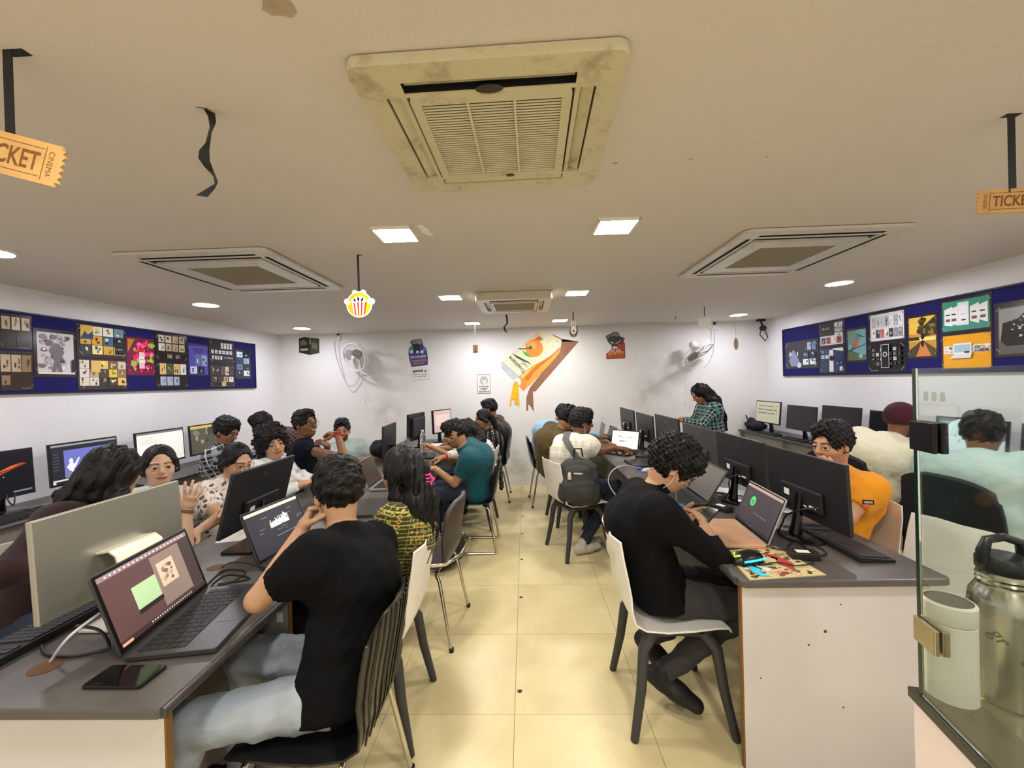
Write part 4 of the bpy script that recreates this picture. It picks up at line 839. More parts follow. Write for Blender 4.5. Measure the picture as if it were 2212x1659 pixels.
def office_chair(x, y, face, label):
    t = thing('office_chair', label, 'chair', (x, y, 0), math.radians(face-90), 'black office chairs')
    mb = MB(); mb.rrect(.46, .44, .1, .42, .48); mb.build('seat', BFAB, t, 40, bevel=.02)
    P = [[(u*.235*(1-.25*max(0, v-.6)), -.23-.06*v+.05*u*u, .55+.42*v-.05*abs(u)**3*(v > .8)) for u in [i/6-1 for i in range(13)]] for v in [j/8 for j in range(9)]]
    MB().grid(P, 13, 9, None, .05).build('backrest', BFAB, t, 60, bevel=.015)
    mb = MB(); mb.tube([(0, -.1, .42), (0, -.25, .45), (0, -.30, .6)], .02, 8); mb.build('back_bar', DL, t, 60)
    mb = MB(); mb.cyl((0, 0, .08), (0, 0, .42), .025); mb.build('stem', DL, t, 40)
    for k in range(5):
        a = 2*math.pi*k/5; mb = MB(); mb.tube([(0, 0, .1), (.28*math.cos(a), .28*math.sin(a), .065)], [.025, .015], 6); l = mb.build('leg', DL, t, 50)
        mb = MB(); mb.cyl((.28*math.cos(a)-.02*math.sin(a), .28*math.sin(a)+.02*math.cos(a), .028), (.28*math.cos(a)+.02*math.sin(a), .28*math.sin(a)-.02*math.cos(a), .028), .028); mb.build('caster', BP, l, 40)
    return t
office_chair(2.42, 3.05, 12, 'black office chair under the man in the cream shirt'); office_chair(2.44, 2.28, 8, 'black office chair under the man in mint green behind the glass')
# ================================================================== COMPUTERS
MBK = mat('monitor_black', (30, 30, 32), .42); MSH = mat('monitor_gloss', (14, 14, 16), .15); OFF = mat('screen_off', (26, 26, 30), .16); SCR = colmat('lit_screen', .3, emit=.45); SIL = mat('aluminium', (176, 174, 162), .38, .75); SILW = mat('pale_aluminium', (224, 222, 206), .35, .3)
GREYL = mat('logo_grey', (86, 86, 88), .4); STK = mat('paper', (236, 232, 224), .7)
def monitor(x, y, face, w, h, label, art=None, bg=(30, 30, 34), z=.75, lift=.1, tilt=4., bm=None, logo=None, kind='flat', rim=.012, name='monitor', group=None, stickers=True, base='oval'):
    """flat screen on a stand; local +X is where the screen looks"""
    t = thing(name, label, 'monitor', (x, y, z), math.radians(face), group); bm = bm or MBK; zc = lift+h/2
    T = TR((0, 0, zc)) @ Matrix.Rotation(-math.radians(tilt), 4, 'Y'); th = .018 if kind != 'thick' else .03
    MB().box((-th, -w/2, -h/2), (0, w/2, h/2), T).build('panel', bm, t, bevel=.003)
    if kind == 'thick': mb = MB(); mb.prism([(-w*.38, -h*.36), (w*.38, -h*.36), (w*.38, h*.36), (-w*.38, h*.36)], 0, .035, T @ frame((-th, 0, 0), (0, -1, 0), (0, 0, 1), (-1, 0, 0))); mb.build('rear_housing', bm, t, bevel=.012)
    elif kind == 'flat':
        mb = MB(); mb.box((-th-.018, -w*.26, -h*.34), (-th, w*.26, -h*.02), T); mb.build('rear_housing', bm, t, bevel=.006)
    S = T @ frame((.0006, -w/2+rim, -h/2+rim*1.4), (0, 1, 0), (0, 0, 1), (1, 0, 0)); sw, sh = w-2*rim, h-2.4*rim
    if art:
        mb = MB(); mb.color(bg); mb.poly([(0, 0, 0), (sw, 0, 0), (sw, sh, 0), (0, sh, 0)], S); a = Art(mb, S, sw, sh); a.k = -9; art(a, random.Random(len(label))); mb.build('screen', SCR, t)
    else: MB().poly([(0, 0, 0), (sw, 0, 0), (sw, sh, 0), (0, sh, 0)], S).build('screen', OFF, t)
    bk = -th-.0006
    if logo: mb = MB(); put_text(mb, logo, (0, 0), h=.028, M=T @ frame((bk, 0, h*.34), (0, -1, 0), (0, 0, 1), (-1, 0, 0))); mb.build('logo', GREYL, t)
    if stickers and kind == 'flat':
        B = T @ frame((bk-.018, 0, 0), (0, -1, 0), (0, 0, 1), (-1, 0, 0)); 
        for a_, b_, c_, d_ in ((-.2, -.22, -.13, -.12), (.12, -.28, .2, -.25), (.05, -.3, .09, -.28)): MB().box((w*a_, h*b_, 0), (w*c_, h*d_, .0006), B).build('port_label', STK, t)
    if base == 'imac':
        mb = MB(); q = [(-.018, .262), (-.06, .268), (-.085, .25), (-.15, .012), (-.15, .004), (.05, .004)]
        P = [[(a, s*.085, b) for s in (-1, 1)] for a, b in q]; mb.grid(P, 2, len(q), None, .006); mb.build('stand_foot', SILW, t, 40, bevel=.002)
    elif base == 'slab':
        mb = MB(); mb.tube([(-th-.012, 0, zc-h*.12), (-th-.03, .03, lift*.7), (-.04, .05, .012)], [.02, .022, .03], 8); mb.build('stand_neck', MSH, t, 50); MB().rrect(.15, .25, .01, 0, .014, TR((-.01, .07, 0))).build('stand_base', MSH, t, bevel=.003)
    else:
        mb = MB(); mb.tube([(-th-.012, 0, zc-h*.12), (-th-.03, 0, lift*.7), (-.055, 0, .012)], [.02, .022, .03], 8); mb.build('stand_neck', MSH, t, 50)
        mb = MB(); mb.lathe([(.11, 0), (.11, .006), (.1, .011), (.02, .014)], 28, TR((-.035, 0, 0)) @ Matrix.Diagonal((.85, 1.15, 1, 1))); mb.build('stand_base', MSH, t, 40)
    return t
def s_doc(a, r):
    a.rect(0, 0, 1, 1, (238, 238, 230)); a.rect(0, .94, 1, 1, (120, 120, 122))
    for k in range(5): a.rect(.06, .86-.05*k, .06+r.uniform(.2, .5), .87-.05*k, (180, 180, 176))
def s_fig(a, r):
    a.rect(0, .95, 1, 1, (150, 152, 158)); a.rect(0, .0, .04, .05, (230, 230, 230)); a.rect(.17, .12, .84, .84, (110, 116, 196)); a.poly([(.17, .12), (.84, .12), (.84, .6), (.17, .3)], (128, 124, 170)); a.poly([(.24, .3), (.2, .4), (.26, .52), (.32, .46), (.38, .62), (.4, .6), (.34, .4), (.3, .32), (.34, .14), (.29, .14), (.27, .28)], (240, 236, 246)); a.disc(.27, .54, .03, (240, 236, 246), 1.6); a.rect(0, .06, .3, .1, (220, 220, 224))
    for k in range(6): a.rect(.02, .35+.08*k, .1, .38+.08*k, (70, 72, 80))
    a.rect(.86, .5, .98, .9, (60, 62, 70))
def s_fire(a, r):
    a.poly([(.1, .42), (.35, .58), (.6, .68), (.82, .72), (.9, .68), (.7, .62), (.4, .5), (.2, .34)], (150, 60, 30)); a.poly([(.3, .56), (.6, .66), (.8, .7), (.6, .63)], (230, 130, 70)); a.poly([(.02, .2), (.1, .3), (.2, .42), (.12, .44), (.03, .34)], (226, 220, 170)); a.disc(.44, .44, .012, (230, 230, 240)); a.rect(.6, .04, .97, .08, (120, 124, 130)); a.disc(.08, .1, .04, (70, 76, 96))
def s_olive(a, r): a.rect(0, .9, 1, 1, (206, 176, 84)); a.blobs(12, [(120, 118, 100), (150, 146, 126), (60, 60, 52)], r, (.1, .2, .9, .8), .04, .1)
def s_text(a, r):
    a.rect(0, 0, 1, 1, (178, 176, 150)); 
    for k, tx in enumerate(('Assignment - I', 'How to become the', 'student work 1')): a.text(tx, .5, .8-.17*k, .8, (36, 36, 36), .1)
def s_circle(a, r): a.rect(0, 0, 1, 1, (72, 104, 110)); a.rect(.04, .86, .96, .9, (150, 176, 186)); a.disc(.42, .45, .3, (206, 226, 232)); a.rect(.75, .05, 1, .5, (190, 204, 214)); a.blobs(14, [(120, 140, 150), (150, 170, 178)], r, (.3, .25, .55, .65), .01, .03)
def s_pink(a, r): a.rect(0, 0, 1, 1, (196, 168, 166)); a.rect(.1, .3, .9, .8, (214, 190, 186))
def s_page(a, r):
    a.rect(0, 0, 1, 1, (240, 240, 236)); a.rect(0, .94, 1, 1, (226, 228, 224))
    for u, v, w_ in ((.22, .7, .12), (.25, .63, .2), (.55, .62, .22), (.3, .42, .3), (.3, .36, .2)): a.rect(u, v, u+w_, v+.025, (110, 110, 108))
# left wall row (screens look at +X)
for px0, px1, yb, art, bg, lab, kd in ((-60, 69, 1065, s_fire, (16, 16, 26), 'monitor showing a glowing bird on black, leftmost on the left wall desk', 0), (103, 252, 1042, s_fig, (40, 42, 52), 'monitor showing a white figure on violet on the left wall desk', 1), (291, 396, 985, s_doc, (238, 238, 230), 'monitor showing a white document on the left wall desk', 2), (409, 500, 985, s_olive, (84, 82, 66), 'monitor with an olive screen behind the plaid shirted man', 3)):
    xx = -3.40; y0, y1 = at_x(px0, 960, xx).y, at_x(px1, 960, xx).y; monitor(xx+.01, (y0+y1)/2, 0, abs(y1-y0), .31, lab, art, bg, z=.76, lift=.1, tilt=3, group='monitors on the left wall desk')
# right wall row (screens look at -X)
for px0, px1, zt, zb, art, lab in ((1633, 1685, 1.178, .88, s_text, 'monitor with black writing at the far end of the right wall desk'), (1699, 1762, 1.155, .865, None, 'switched off monitor next to the one with writing on the right wall desk'), (1774, 1857, 1.184, .87, None, 'large switched off monitor in the middle of the right wall desk'), (1876, 1950, 1.173, .88, None, 'switched off monitor behind the man with the maroon cap'), (2020, 2177, 1.173, .90, s_circle, 'monitor with a pale disc on screen seen through the glass'), (2204, 2330, 1.17, .9, None, 'switched off monitor seen through the glass at the photo right edge')):
    xx = 3.22; y0, y1 = at_x(px0, 900, xx).y, at_x(px1, 900, xx).y; monitor(xx, (y0+y1)/2, 180, abs(y1-y0), zt-zb, lab, art, (40, 40, 40), z=.76, lift=zb-.76, tilt=5, group='monitors on the right wall desk')
# right island: six monitor backs towards the aisle
for k, (px0, px1, lg, lab) in enumerate(((1657, 1828, None, 'black monitor back nearest to the camera in front of the orange shirted man'), (1548, 1650, 'LG', 'black monitor back with a grey maker logo, second from the camera on the right desk'), (1476, 1549, 'Dell', 'grey black monitor back, third from the camera on the right desk'), (1416, 1466, 'Dell', 'monitor back left of the third one on the right desk'), (1375, 1410, None, 'monitor back with a shiny stand, second from the back wall on the right desk'), (1340, 1369, None, 'monitor back farthest away on the right desk'))):
    xx = 1.32; y0, y1 = at_x(px0, 1000-20*k, xx).y, at_x(px1, 1000-20*k, xx).y; top = (1.148, 1.152, 1.148, 1.163, 1.13, 1.135)[k]
    monitor(xx+.02, (y0+y1)/2, 0, abs(y1-y0), .305, lab, None, z=.75, lift=top-.305-.75, tilt=3, logo=lg, bm=MBK if k != 2 else mat('monitor_grey', (58, 58, 58), .45), group='monitors along the right double desk')
# left island
monitor(-1.42, 1.37, 180, .50, .30, 'silver all in one computer seen from behind at the left front', None, z=.75, lift=.118, tilt=-3, bm=SIL, kind='slab', name='silver_computer', base='imac')
monitor(-1.39, 2.08, 180, .50, .315, 'black monitor back with a faint round logo hiding the woman with glasses', None, z=.75, lift=.085, tilt=15, logo='hp', group='monitors along the left double desk', base='slab')
monitor(-1.40, 4.14, 184, .50, .33, 'thin black monitor back beside the pink bottle on the left desk', None, z=.75, lift=.05, tilt=2, kind='slab', group='monitors along the left double desk')
monitor(-1.38, 5.08, 170, .46, .33, 'thick older black monitor seen from the side on the left desk', None, z=.75, lift=.09, tilt=2, kind='thick', group='monitors along the left double desk')
p = at_y(956, 900, 5.5); monitor(p.x, 5.5, -25, .40, .31, 'black monitor with a pinkish lit screen near the back wall', s_pink, (196, 168, 166), z=.75, lift=.12, tilt=2, kind='thick', group='monitors along the left double desk')
# ------------------------------------------------------------------ laptops
KD = mat('key_black', (34, 34, 36), .5)
def laptop(x, y, face, w, d, h, open_, label, body, art=None, bg=(30, 30, 34), key=None, z=.75, bez=.012, lid=None, hm=None):
    """local +X points to the user, hinge at x=0"""
    t = thing('laptop', label, 'laptop', (x, y, z), math.radians(face), 'open laptops')
    MB().rrect(d, w, .012, .004, .018, TR((d/2, 0, 0))).build('base', body, t, bevel=.002)
    mb = MB()
    for i in range(5):
        for j in range(14):
            kx = d*.10+i*d*.105; ky = -w*.44+j*w*.88/14; wj = w*.88/14*.86
            if i == 4 and 4 <= j <= 8:
                if j > 4: continue
                wj = w*.88/14*4.8
            mb.box((kx, ky, .018), (kx+d*.09, ky+wj, .0196))
    mb.build('keyboard', key or KD, t)['kind'] = 'stuff'
    MB().box((d*.68, -w*.14, .018), (d*.95, w*.14, .0184)).build('touchpad', body, t)
    a = math.radians(open_-90); T = TR((0, 0, .016)) @ Matrix.Rotation(-a, 4, 'Y')
    MB().rrect(h, w, .01, -.007, 0, T @ frame((0, 0, h/2), (0, 0, 1), (0, -1, 0), (1, 0, 0))).build('lid', lid or body, t, bevel=.002)
    S = T @ frame((.0006, -w/2+bez, bez*1.6), (0, 1, 0), (0, 0, 1), (1, 0, 0)); sw, sh = w-2*bez, h-2.5*bez
    MB().box((.0, -w/2+.004, .006), (.0004, w/2-.004, h-.004), T).build('bezel', MSH, t)
    if art:
        mb = MB(); mb.color(bg); mb.poly([(0, 0, 0), (sw, 0, 0), (sw, sh, 0), (0, sh, 0)], S); A = Art(mb, S, sw, sh); A.k = -9; art(A, random.Random(len(label)+3)); mb.build('screen', SCR, t)
    else: MB().poly([(0, 0, 0), (sw, 0, 0), (sw, sh, 0), (0, sh, 0)], S).build('screen', hm or OFF, t)
    return t
LBK = mat('laptop_dark', (62, 60, 60), .34, .3); LSI = mat('laptop_silver', (190, 188, 180), .32, .7); ROSE = mat('laptop_rose', (222, 176, 140), .35, .35); ROSK = mat('key_rose', (186, 146, 118), .5)
def s_paint(a, r):
    a.rect(0, .93, 1, 1, (150, 128, 132)); a.rect(0, 0, .5, .93, (92, 66, 66)); a.rect(.5, .1, .86, .9, (138, 120, 112)); a.rect(.86, .1, 1, .93, (66, 54, 56)); a.poly([(.24, .30), (.50, .30), (.50, .64), (.24, .64)], (176, 206, 160)); a.rect(.54, .38, .74, .76, (226, 190, 164)); a.blobs(16, [(150, 120, 116), (110, 90, 92), (190, 150, 140)], r, (.58, .44, .7, .7), .012, .03); a.rect(.0, .0, 1, .07, (60, 46, 48)); a.rect(.0, .0, .1, .04, (226, 160, 140)); a.rect(.24, .24, .5, .3, (40, 30, 36))
    for k in range(18): a.rect(.3+.028*k, .03, .3+.028*k+.015, .055, (200, 190, 186))
    for k in range(20): a.rect(.05+.045*k, .955, .05+.045*k+.02, .98, (226, 216, 216))
def s_chart(a, r):
    a.rect(0, .93, 1, 1, (214, 200, 190)); a.rect(.5, .5, .53, .53, (60, 60, 66))
    for k in range(22): a.rect(.36+.016*k, .52, .36+.016*k+.015, .60+r.uniform(.0, .1)+.004*k, (222, 230, 226))
    a.rect(.4, .3, .9, .315, (130, 124, 130)); 
    for k in range(16): u, v = r.uniform(.05, .9), r.uniform(.06, .88); a.rect(u, v, u+r.uniform(.04, .12), v+.016, (120, 116, 126))
def s_music(a, r):
    a.rect(0, .93, 1, 1, (170, 140, 140)); a.rect(.0, .0, 1, .06, (36, 32, 36)); a.disc(.30, .62, .075, (70, 196, 110)); 
    for k in range(3): a.poly([(.255+.008*k, .60+.035*k-.03), (.345-.006*k, .585+.035*k-.03), (.345-.006*k, .60+.035*k-.03), (.255+.008*k, .615+.035*k-.03)], (30, 34, 32))
    a.rect(.42, .36, .8, .372, (140, 120, 120)); a.rect(.1, .42, .22, .43, (110, 100, 104)); a.rect(.08, .78, .2, .79, (110, 100, 104)); a.rect(.46, .03, .48, .05, (226, 190, 180))
    for k in range(9): a.rect(.3+.04*k, .025, .32+.04*k, .04, (110, 104, 110))
laptop(-1.21, 1.345, 9, .415, .25, .25, 108, 'dark laptop with a drawing program on screen at the left front', LBK, s_paint, (84, 62, 62), bez=.014)
laptop(-1.135, 1.90, -8, .355, .235, .235, 112, 'laptop showing a white bar chart in front of the man in the black T-shirt', LBK, s_chart, (44, 44, 52))
laptop(1.078, 2.04, 175, .36, .24, .225, 112, 'rose gold laptop with a green round icon on its dark screen', ROSE, s_music, (54, 48, 54), key=ROSK, lid=LSI)
p = at_z(1500, 1085, .765); laptop(1.075, 2.66, 178, .36, .24, .235, 122, 'dark laptop with a grey unlit screen behind the head of the man in black', LBK, None, hm=mat('screen_grey', (96, 94, 92), .2))
laptop(-1.17, 3.14, 2, .31, .22, .215, 112, 'silver laptop with a brownish dark screen in front of the woman in green', LSI, None, hm=mat('screen_brown', (66, 58, 54), .2))
laptop(-1.22, 2.52, 184, .30, .21, .205, 108, 'black laptop lid seen from behind right of the black monitor', LBK)
laptop(-1.2, 4.36, 10, .32, .22, .2, 112, 'small black laptop next to the thin monitor on the left desk', LBK)
laptop(1.04, 4.42, 228, .33, .23, .215, 104, 'laptop with a bright white page turned to the camera on the right desk', LBK, s_page, (240, 240, 236))
laptop(.98, 5.42, 178, .31, .22, .2, 100, 'grey laptop seen from its edge behind the bright white page', LSI)
laptop(1.0, 5.0, 182, .33, .23, .2, 108, 'dark laptop standing between the white page laptop and the edge on one', LBK)
# ================================================================== PEOPLE (signed distance figures)
V3 = lambda *a: np.array(a if len(a) > 1 else a[0], dtype=np.float64)
def nrm(v): v = np.asarray(v, float); return v/max(1e-9, np.linalg.norm(v))
def cone(a, b, ra, rb, k=.02, sq=None, cuts=(), op='u'):
    """tapered capsule; sq=(axis, factor) widens it along axis; cuts = [(point, normal)] flat ends"""
    return dict(t='c', a=V3(a), b=V3(b), ra=ra, rb=rb, k=k, sq=sq, cuts=cuts, op=op)
def ell(c, r, ax, k=.015, op='u', cuts=()): return dict(t='e', c=V3(c), r=V3(r), ax=ax, k=k, op=op, cuts=cuts)
def field(prims, h, pad=.03, box=None):
    lo = np.array([9.]*3); hi = -lo
    for p in prims:
        if p['op'] == 's': continue
        if p['t'] == 'c':
            R = max(p['ra'], p['rb'])*(p['sq'][1] if p['sq'] else 1); l = np.minimum(p['a'], p['b'])-R; u = np.maximum(p['a'], p['b'])+R
        else: R = p['r'].max(); l = p['c']-R; u = p['c']+R
        lo = np.minimum(lo, l); hi = np.maximum(hi, u)
    lo -= pad; hi += pad
    if box is not None: lo = np.maximum(lo, box[0]); hi = np.minimum(hi, box[1])
    n = np.maximum(4, np.ceil((hi-lo)/h).astype(int)+1)
    xs = [(lo[i]+h*np.arange(n[i])).astype(np.float32) for i in range(3)]
    F = np.full(n, .2, np.float32)
    for p in prims:
        if p['t'] == 'c':
            R = max(p['ra'], p['rb'])*(p['sq'][1] if p['sq'] else 1)+p['k']+2.5*h; l = np.minimum(p['a'], p['b'])-R; u = np.maximum(p['a'], p['b'])+R
        else: R = p['r'].max()+p['k']+2.5*h; l = p['c']-R; u = p['c']+R
        i0 = np.clip(((l-lo)/h).astype(int), 0, n-1); i1 = np.clip(((u-lo)/h).astype(int)+2, 1, n)
        if (i1 <= i0).any(): continue
        sl = tuple(slice(i0[i], i1[i]) for i in range(3))
        X, Y, Z = xs[0][sl[0]][:, None, None], xs[1][sl[1]][None, :, None], xs[2][sl[2]][None, None, :]
        if p['t'] == 'c':
            a, b = p['a'], p['b']; ba = b-a; x, y, z = X-np.float32(a[0]), Y-np.float32(a[1]), Z-np.float32(a[2])
            if p['sq']:
                e, s = p['sq']; m = (x*e[0]+y*e[1]+z*e[2])*(1/s-1); x = x+m*e[0]; y = y+m*e[1]; z = z+m*e[2]
                ba = ba+e*(ba@e)*(1/s-1)
            t = np.clip((x*ba[0]+y*ba[1]+z*ba[2])/max(1e-9, ba@ba), 0, 1).astype(np.float32)
            d = np.sqrt((x-t*ba[0])**2+(y-t*ba[1])**2+(z-t*ba[2])**2)-(p['ra']+(p['rb']-p['ra'])*t)
        else:
            c, r, ax = p['c'], p['r'], p['ax']; x, y, z = X-np.float32(c[0]), Y-np.float32(c[1]), Z-np.float32(c[2])
            q = [(x*ax[i][0]+y*ax[i][1]+z*ax[i][2])/r[i] for i in range(3)]
            k0 = np.sqrt(q[0]**2+q[1]**2+q[2]**2); k1 = np.sqrt((q[0]/r[0])**2+(q[1]/r[1])**2+(q[2]/r[2])**2)+1e-6
            d = k0*(k0-1)/k1
        for pt, nn in p['cuts']: d = np.maximum(d, (X-pt[0])*nn[0]+(Y-pt[1])*nn[1]+(Z-pt[2])*nn[2])
        d = d.astype(np.float32); A = F[sl]; k = p['k']
        if p['op'] == 'u':
            if k > 0: hh = np.maximum(k-np.abs(A-d), 0)/k; F[sl] = np.minimum(A, d)-hh*hh*k*.25
            else: F[sl] = np.minimum(A, d)
        else:
            d = -d; hh = np.maximum(k-np.abs(A-d), 0)/k if k > 0 else 0; F[sl] = np.maximum(A, d)+hh*hh*k*.25
    return F, xs, lo
def add_noise(F, xs, h, fn, band=.05):
    I = np.nonzero(np.abs(F) < band)
    if len(I[0]): F[I] += fn(np.stack([xs[0][I[0]], xs[1][I[1]], xs[2][I[2]]], 1)).astype(np.float32)
def waves(seed, lam, amp, n=7, stretch=None):
    r = np.random.RandomState(seed); K = r.randn(n, 3); K /= np.linalg.norm(K, axis=1)[:, None]
    if stretch is not None: K = K-np.outer(K@stretch, stretch)*.85
    K *= (2*np.pi/lam)*r.uniform(.6, 1.5, (n, 1)); ph = r.uniform(0, 6.28, n)
    return lambda P: amp*np.sin(P@K.T+ph).sum(1)/math.sqrt(n)
_E = [(0, 1), (2, 3), (4, 5), (6, 7), (0, 2), (1, 3), (4, 6), (5, 7), (0, 4), (1, 5), (2, 6), (3, 7)]
def surf(F, lo, h):
    S = F < 0; n = np.array(F.shape)
    def cor(A, c): a, b, d = (c >> 2) & 1, (c >> 1) & 1, c & 1; return A[a:n[0]-1+a, b:n[1]-1+b, d:n[2]-1+d]
    cnt = sum(cor(S, c).astype(np.int8) for c in range(8)); act = (cnt > 0) & (cnt < 8)
    I = np.nonzero(act); N = len(I[0]); idx = np.full(act.shape, -1, np.int64); idx[I] = np.arange(N)
    val = [cor(F, c)[I] for c in range(8)]; off = np.array([[(c >> 2) & 1, (c >> 1) & 1, c & 1] for c in range(8)], float)
    pos = np.zeros((N, 3)); w = np.zeros(N)
    for a, b in _E:
        m = (val[a] < 0) != (val[b] < 0); t = np.where(m, val[a]/np.where(m, val[a]-val[b], 1), 0)
        pos += np.where(m[:, None], off[a]+t[:, None]*(off[b]-off[a]), 0); w += m
    V = lo+h*(np.stack(I, 1)+pos/np.maximum(w, 1)[:, None])
    Q = []
    for ax in range(3):
        o1, o2 = [(1, 2), (2, 0), (0, 1)][ax]
        s0 = [slice(1, -1)]*3; s1 = [slice(1, -1)]*3; s0[ax] = slice(0, -1); s1[ax] = slice(1, None)
        A, B = S[tuple(s0)], S[tuple(s1)]; J = np.nonzero(A != B)
        if not len(J[0]): continue
        base = [J[0]+1, J[1]+1, J[2]+1]; base[ax] = J[ax]
        def g(d1, d2): q = list(base); q[o1] = q[o1]-d1; q[o2] = q[o2]-d2; return idx[q[0], q[1], q[2]]
        q4 = np.stack([g(1, 1), g(0, 1), g(0, 0), g(1, 0)], 1); fl = ~A[J]
        q4[fl] = q4[fl][:, ::-1]; Q.append(q4[(q4 >= 0).all(1)])
    return V, (np.concatenate(Q) if Q else np.zeros((0, 4), int))
def sdf_obj(name, patches, mats, parent, base, attr=None):
    """join (verts, quads[, colours]) patches into one smooth mesh object"""
    V = np.concatenate([p[0] for p in patches])-np.asarray(base); o = 0; Q = []
    for p in patches: Q.append(p[1]+o); o += len(p[0])
    Q = np.concatenate(Q); me = bpy.data.meshes.new(name); nv, nq = len(V), len(Q)
    me.vertices.add(nv); me.vertices.foreach_set('co', V.astype(np.float32).ravel()); me.loops.add(nq*4); me.loops.foreach_set('vertex_index', Q.astype(np.int32).ravel())
    me.polygons.add(nq); me.polygons.foreach_set('loop_start', np.arange(0, nq*4, 4, dtype=np.int32)); me.polygons.foreach_set('use_smooth', np.ones(nq, bool))
    me.materials.append(mats); me.update(calc_edges=True); me.validate()
    if len(patches[0]) > 2:
        C = np.concatenate([p[2] for p in patches]); a = me.color_attributes.new('Col', 'FLOAT_COLOR', 'POINT'); a.data.foreach_set('color', np.concatenate([C, np.ones((nv, 1))], 1).astype(np.float32).ravel())
    if attr is not None:
        a = me.attributes.new('cloth', 'FLOAT_VECTOR', 'POINT'); a.data.foreach_set('vector', attr(V+np.asarray(base)).astype(np.float32).ravel())
    ob = bpy.data.objects.new(name, me); COL.objects.link(ob); ob.parent = parent; return ob
# ---------------- cloth and skin materials
SKIN = colmat('skin', .48, bump=.08, bscale=220, spec=.4)
def hair_mat(name, c=(11, 9, 9), rough=.5):
    if name in MATS: return MATS[name]
    m, nt, b = newmat(name); L = nt.links.new; tc = nd(nt, 'ShaderNodeTexCoord'); mp = nd(nt, 'ShaderNodeMapping'); mp.inputs['Scale'].default_value = (170, 170, 16); L(tc.outputs['Object'], mp.inputs[0])
    n = nd(nt, 'ShaderNodeTexNoise', i_Scale=1., i_Detail=3.); L(mp.outputs[0], n.inputs['Vector']); r = nd(nt, 'ShaderNodeMapRange', i_1=.3, i_2=.7, i_3=.6, i_4=1.7); L(n.outputs[0], r.inputs[0])
    x = nd(nt, 'ShaderNodeMix', data_type='RGBA', blend_type='MULTIPLY'); x.inputs[0].default_value = 1; x.inputs[6].default_value = (*lin(c), 1); L(r.outputs[0], x.inputs[7]); L(x.outputs[2], b.inputs['Base Color'])
    u = nd(nt, 'ShaderNodeBump', i_Strength=.55, i_Distance=.004); L(n.outputs[0], u.inputs['Height']); L(u.outputs[0], b.inputs['Normal']); b.inputs['Roughness'].default_value = rough; b.inputs['Specular IOR Level'].default_value = .3
    MATS[name] = m; return m
HAIR = hair_mat('black_hair'); HAIRB = hair_mat('dark_brown_hair', (19, 14, 12))
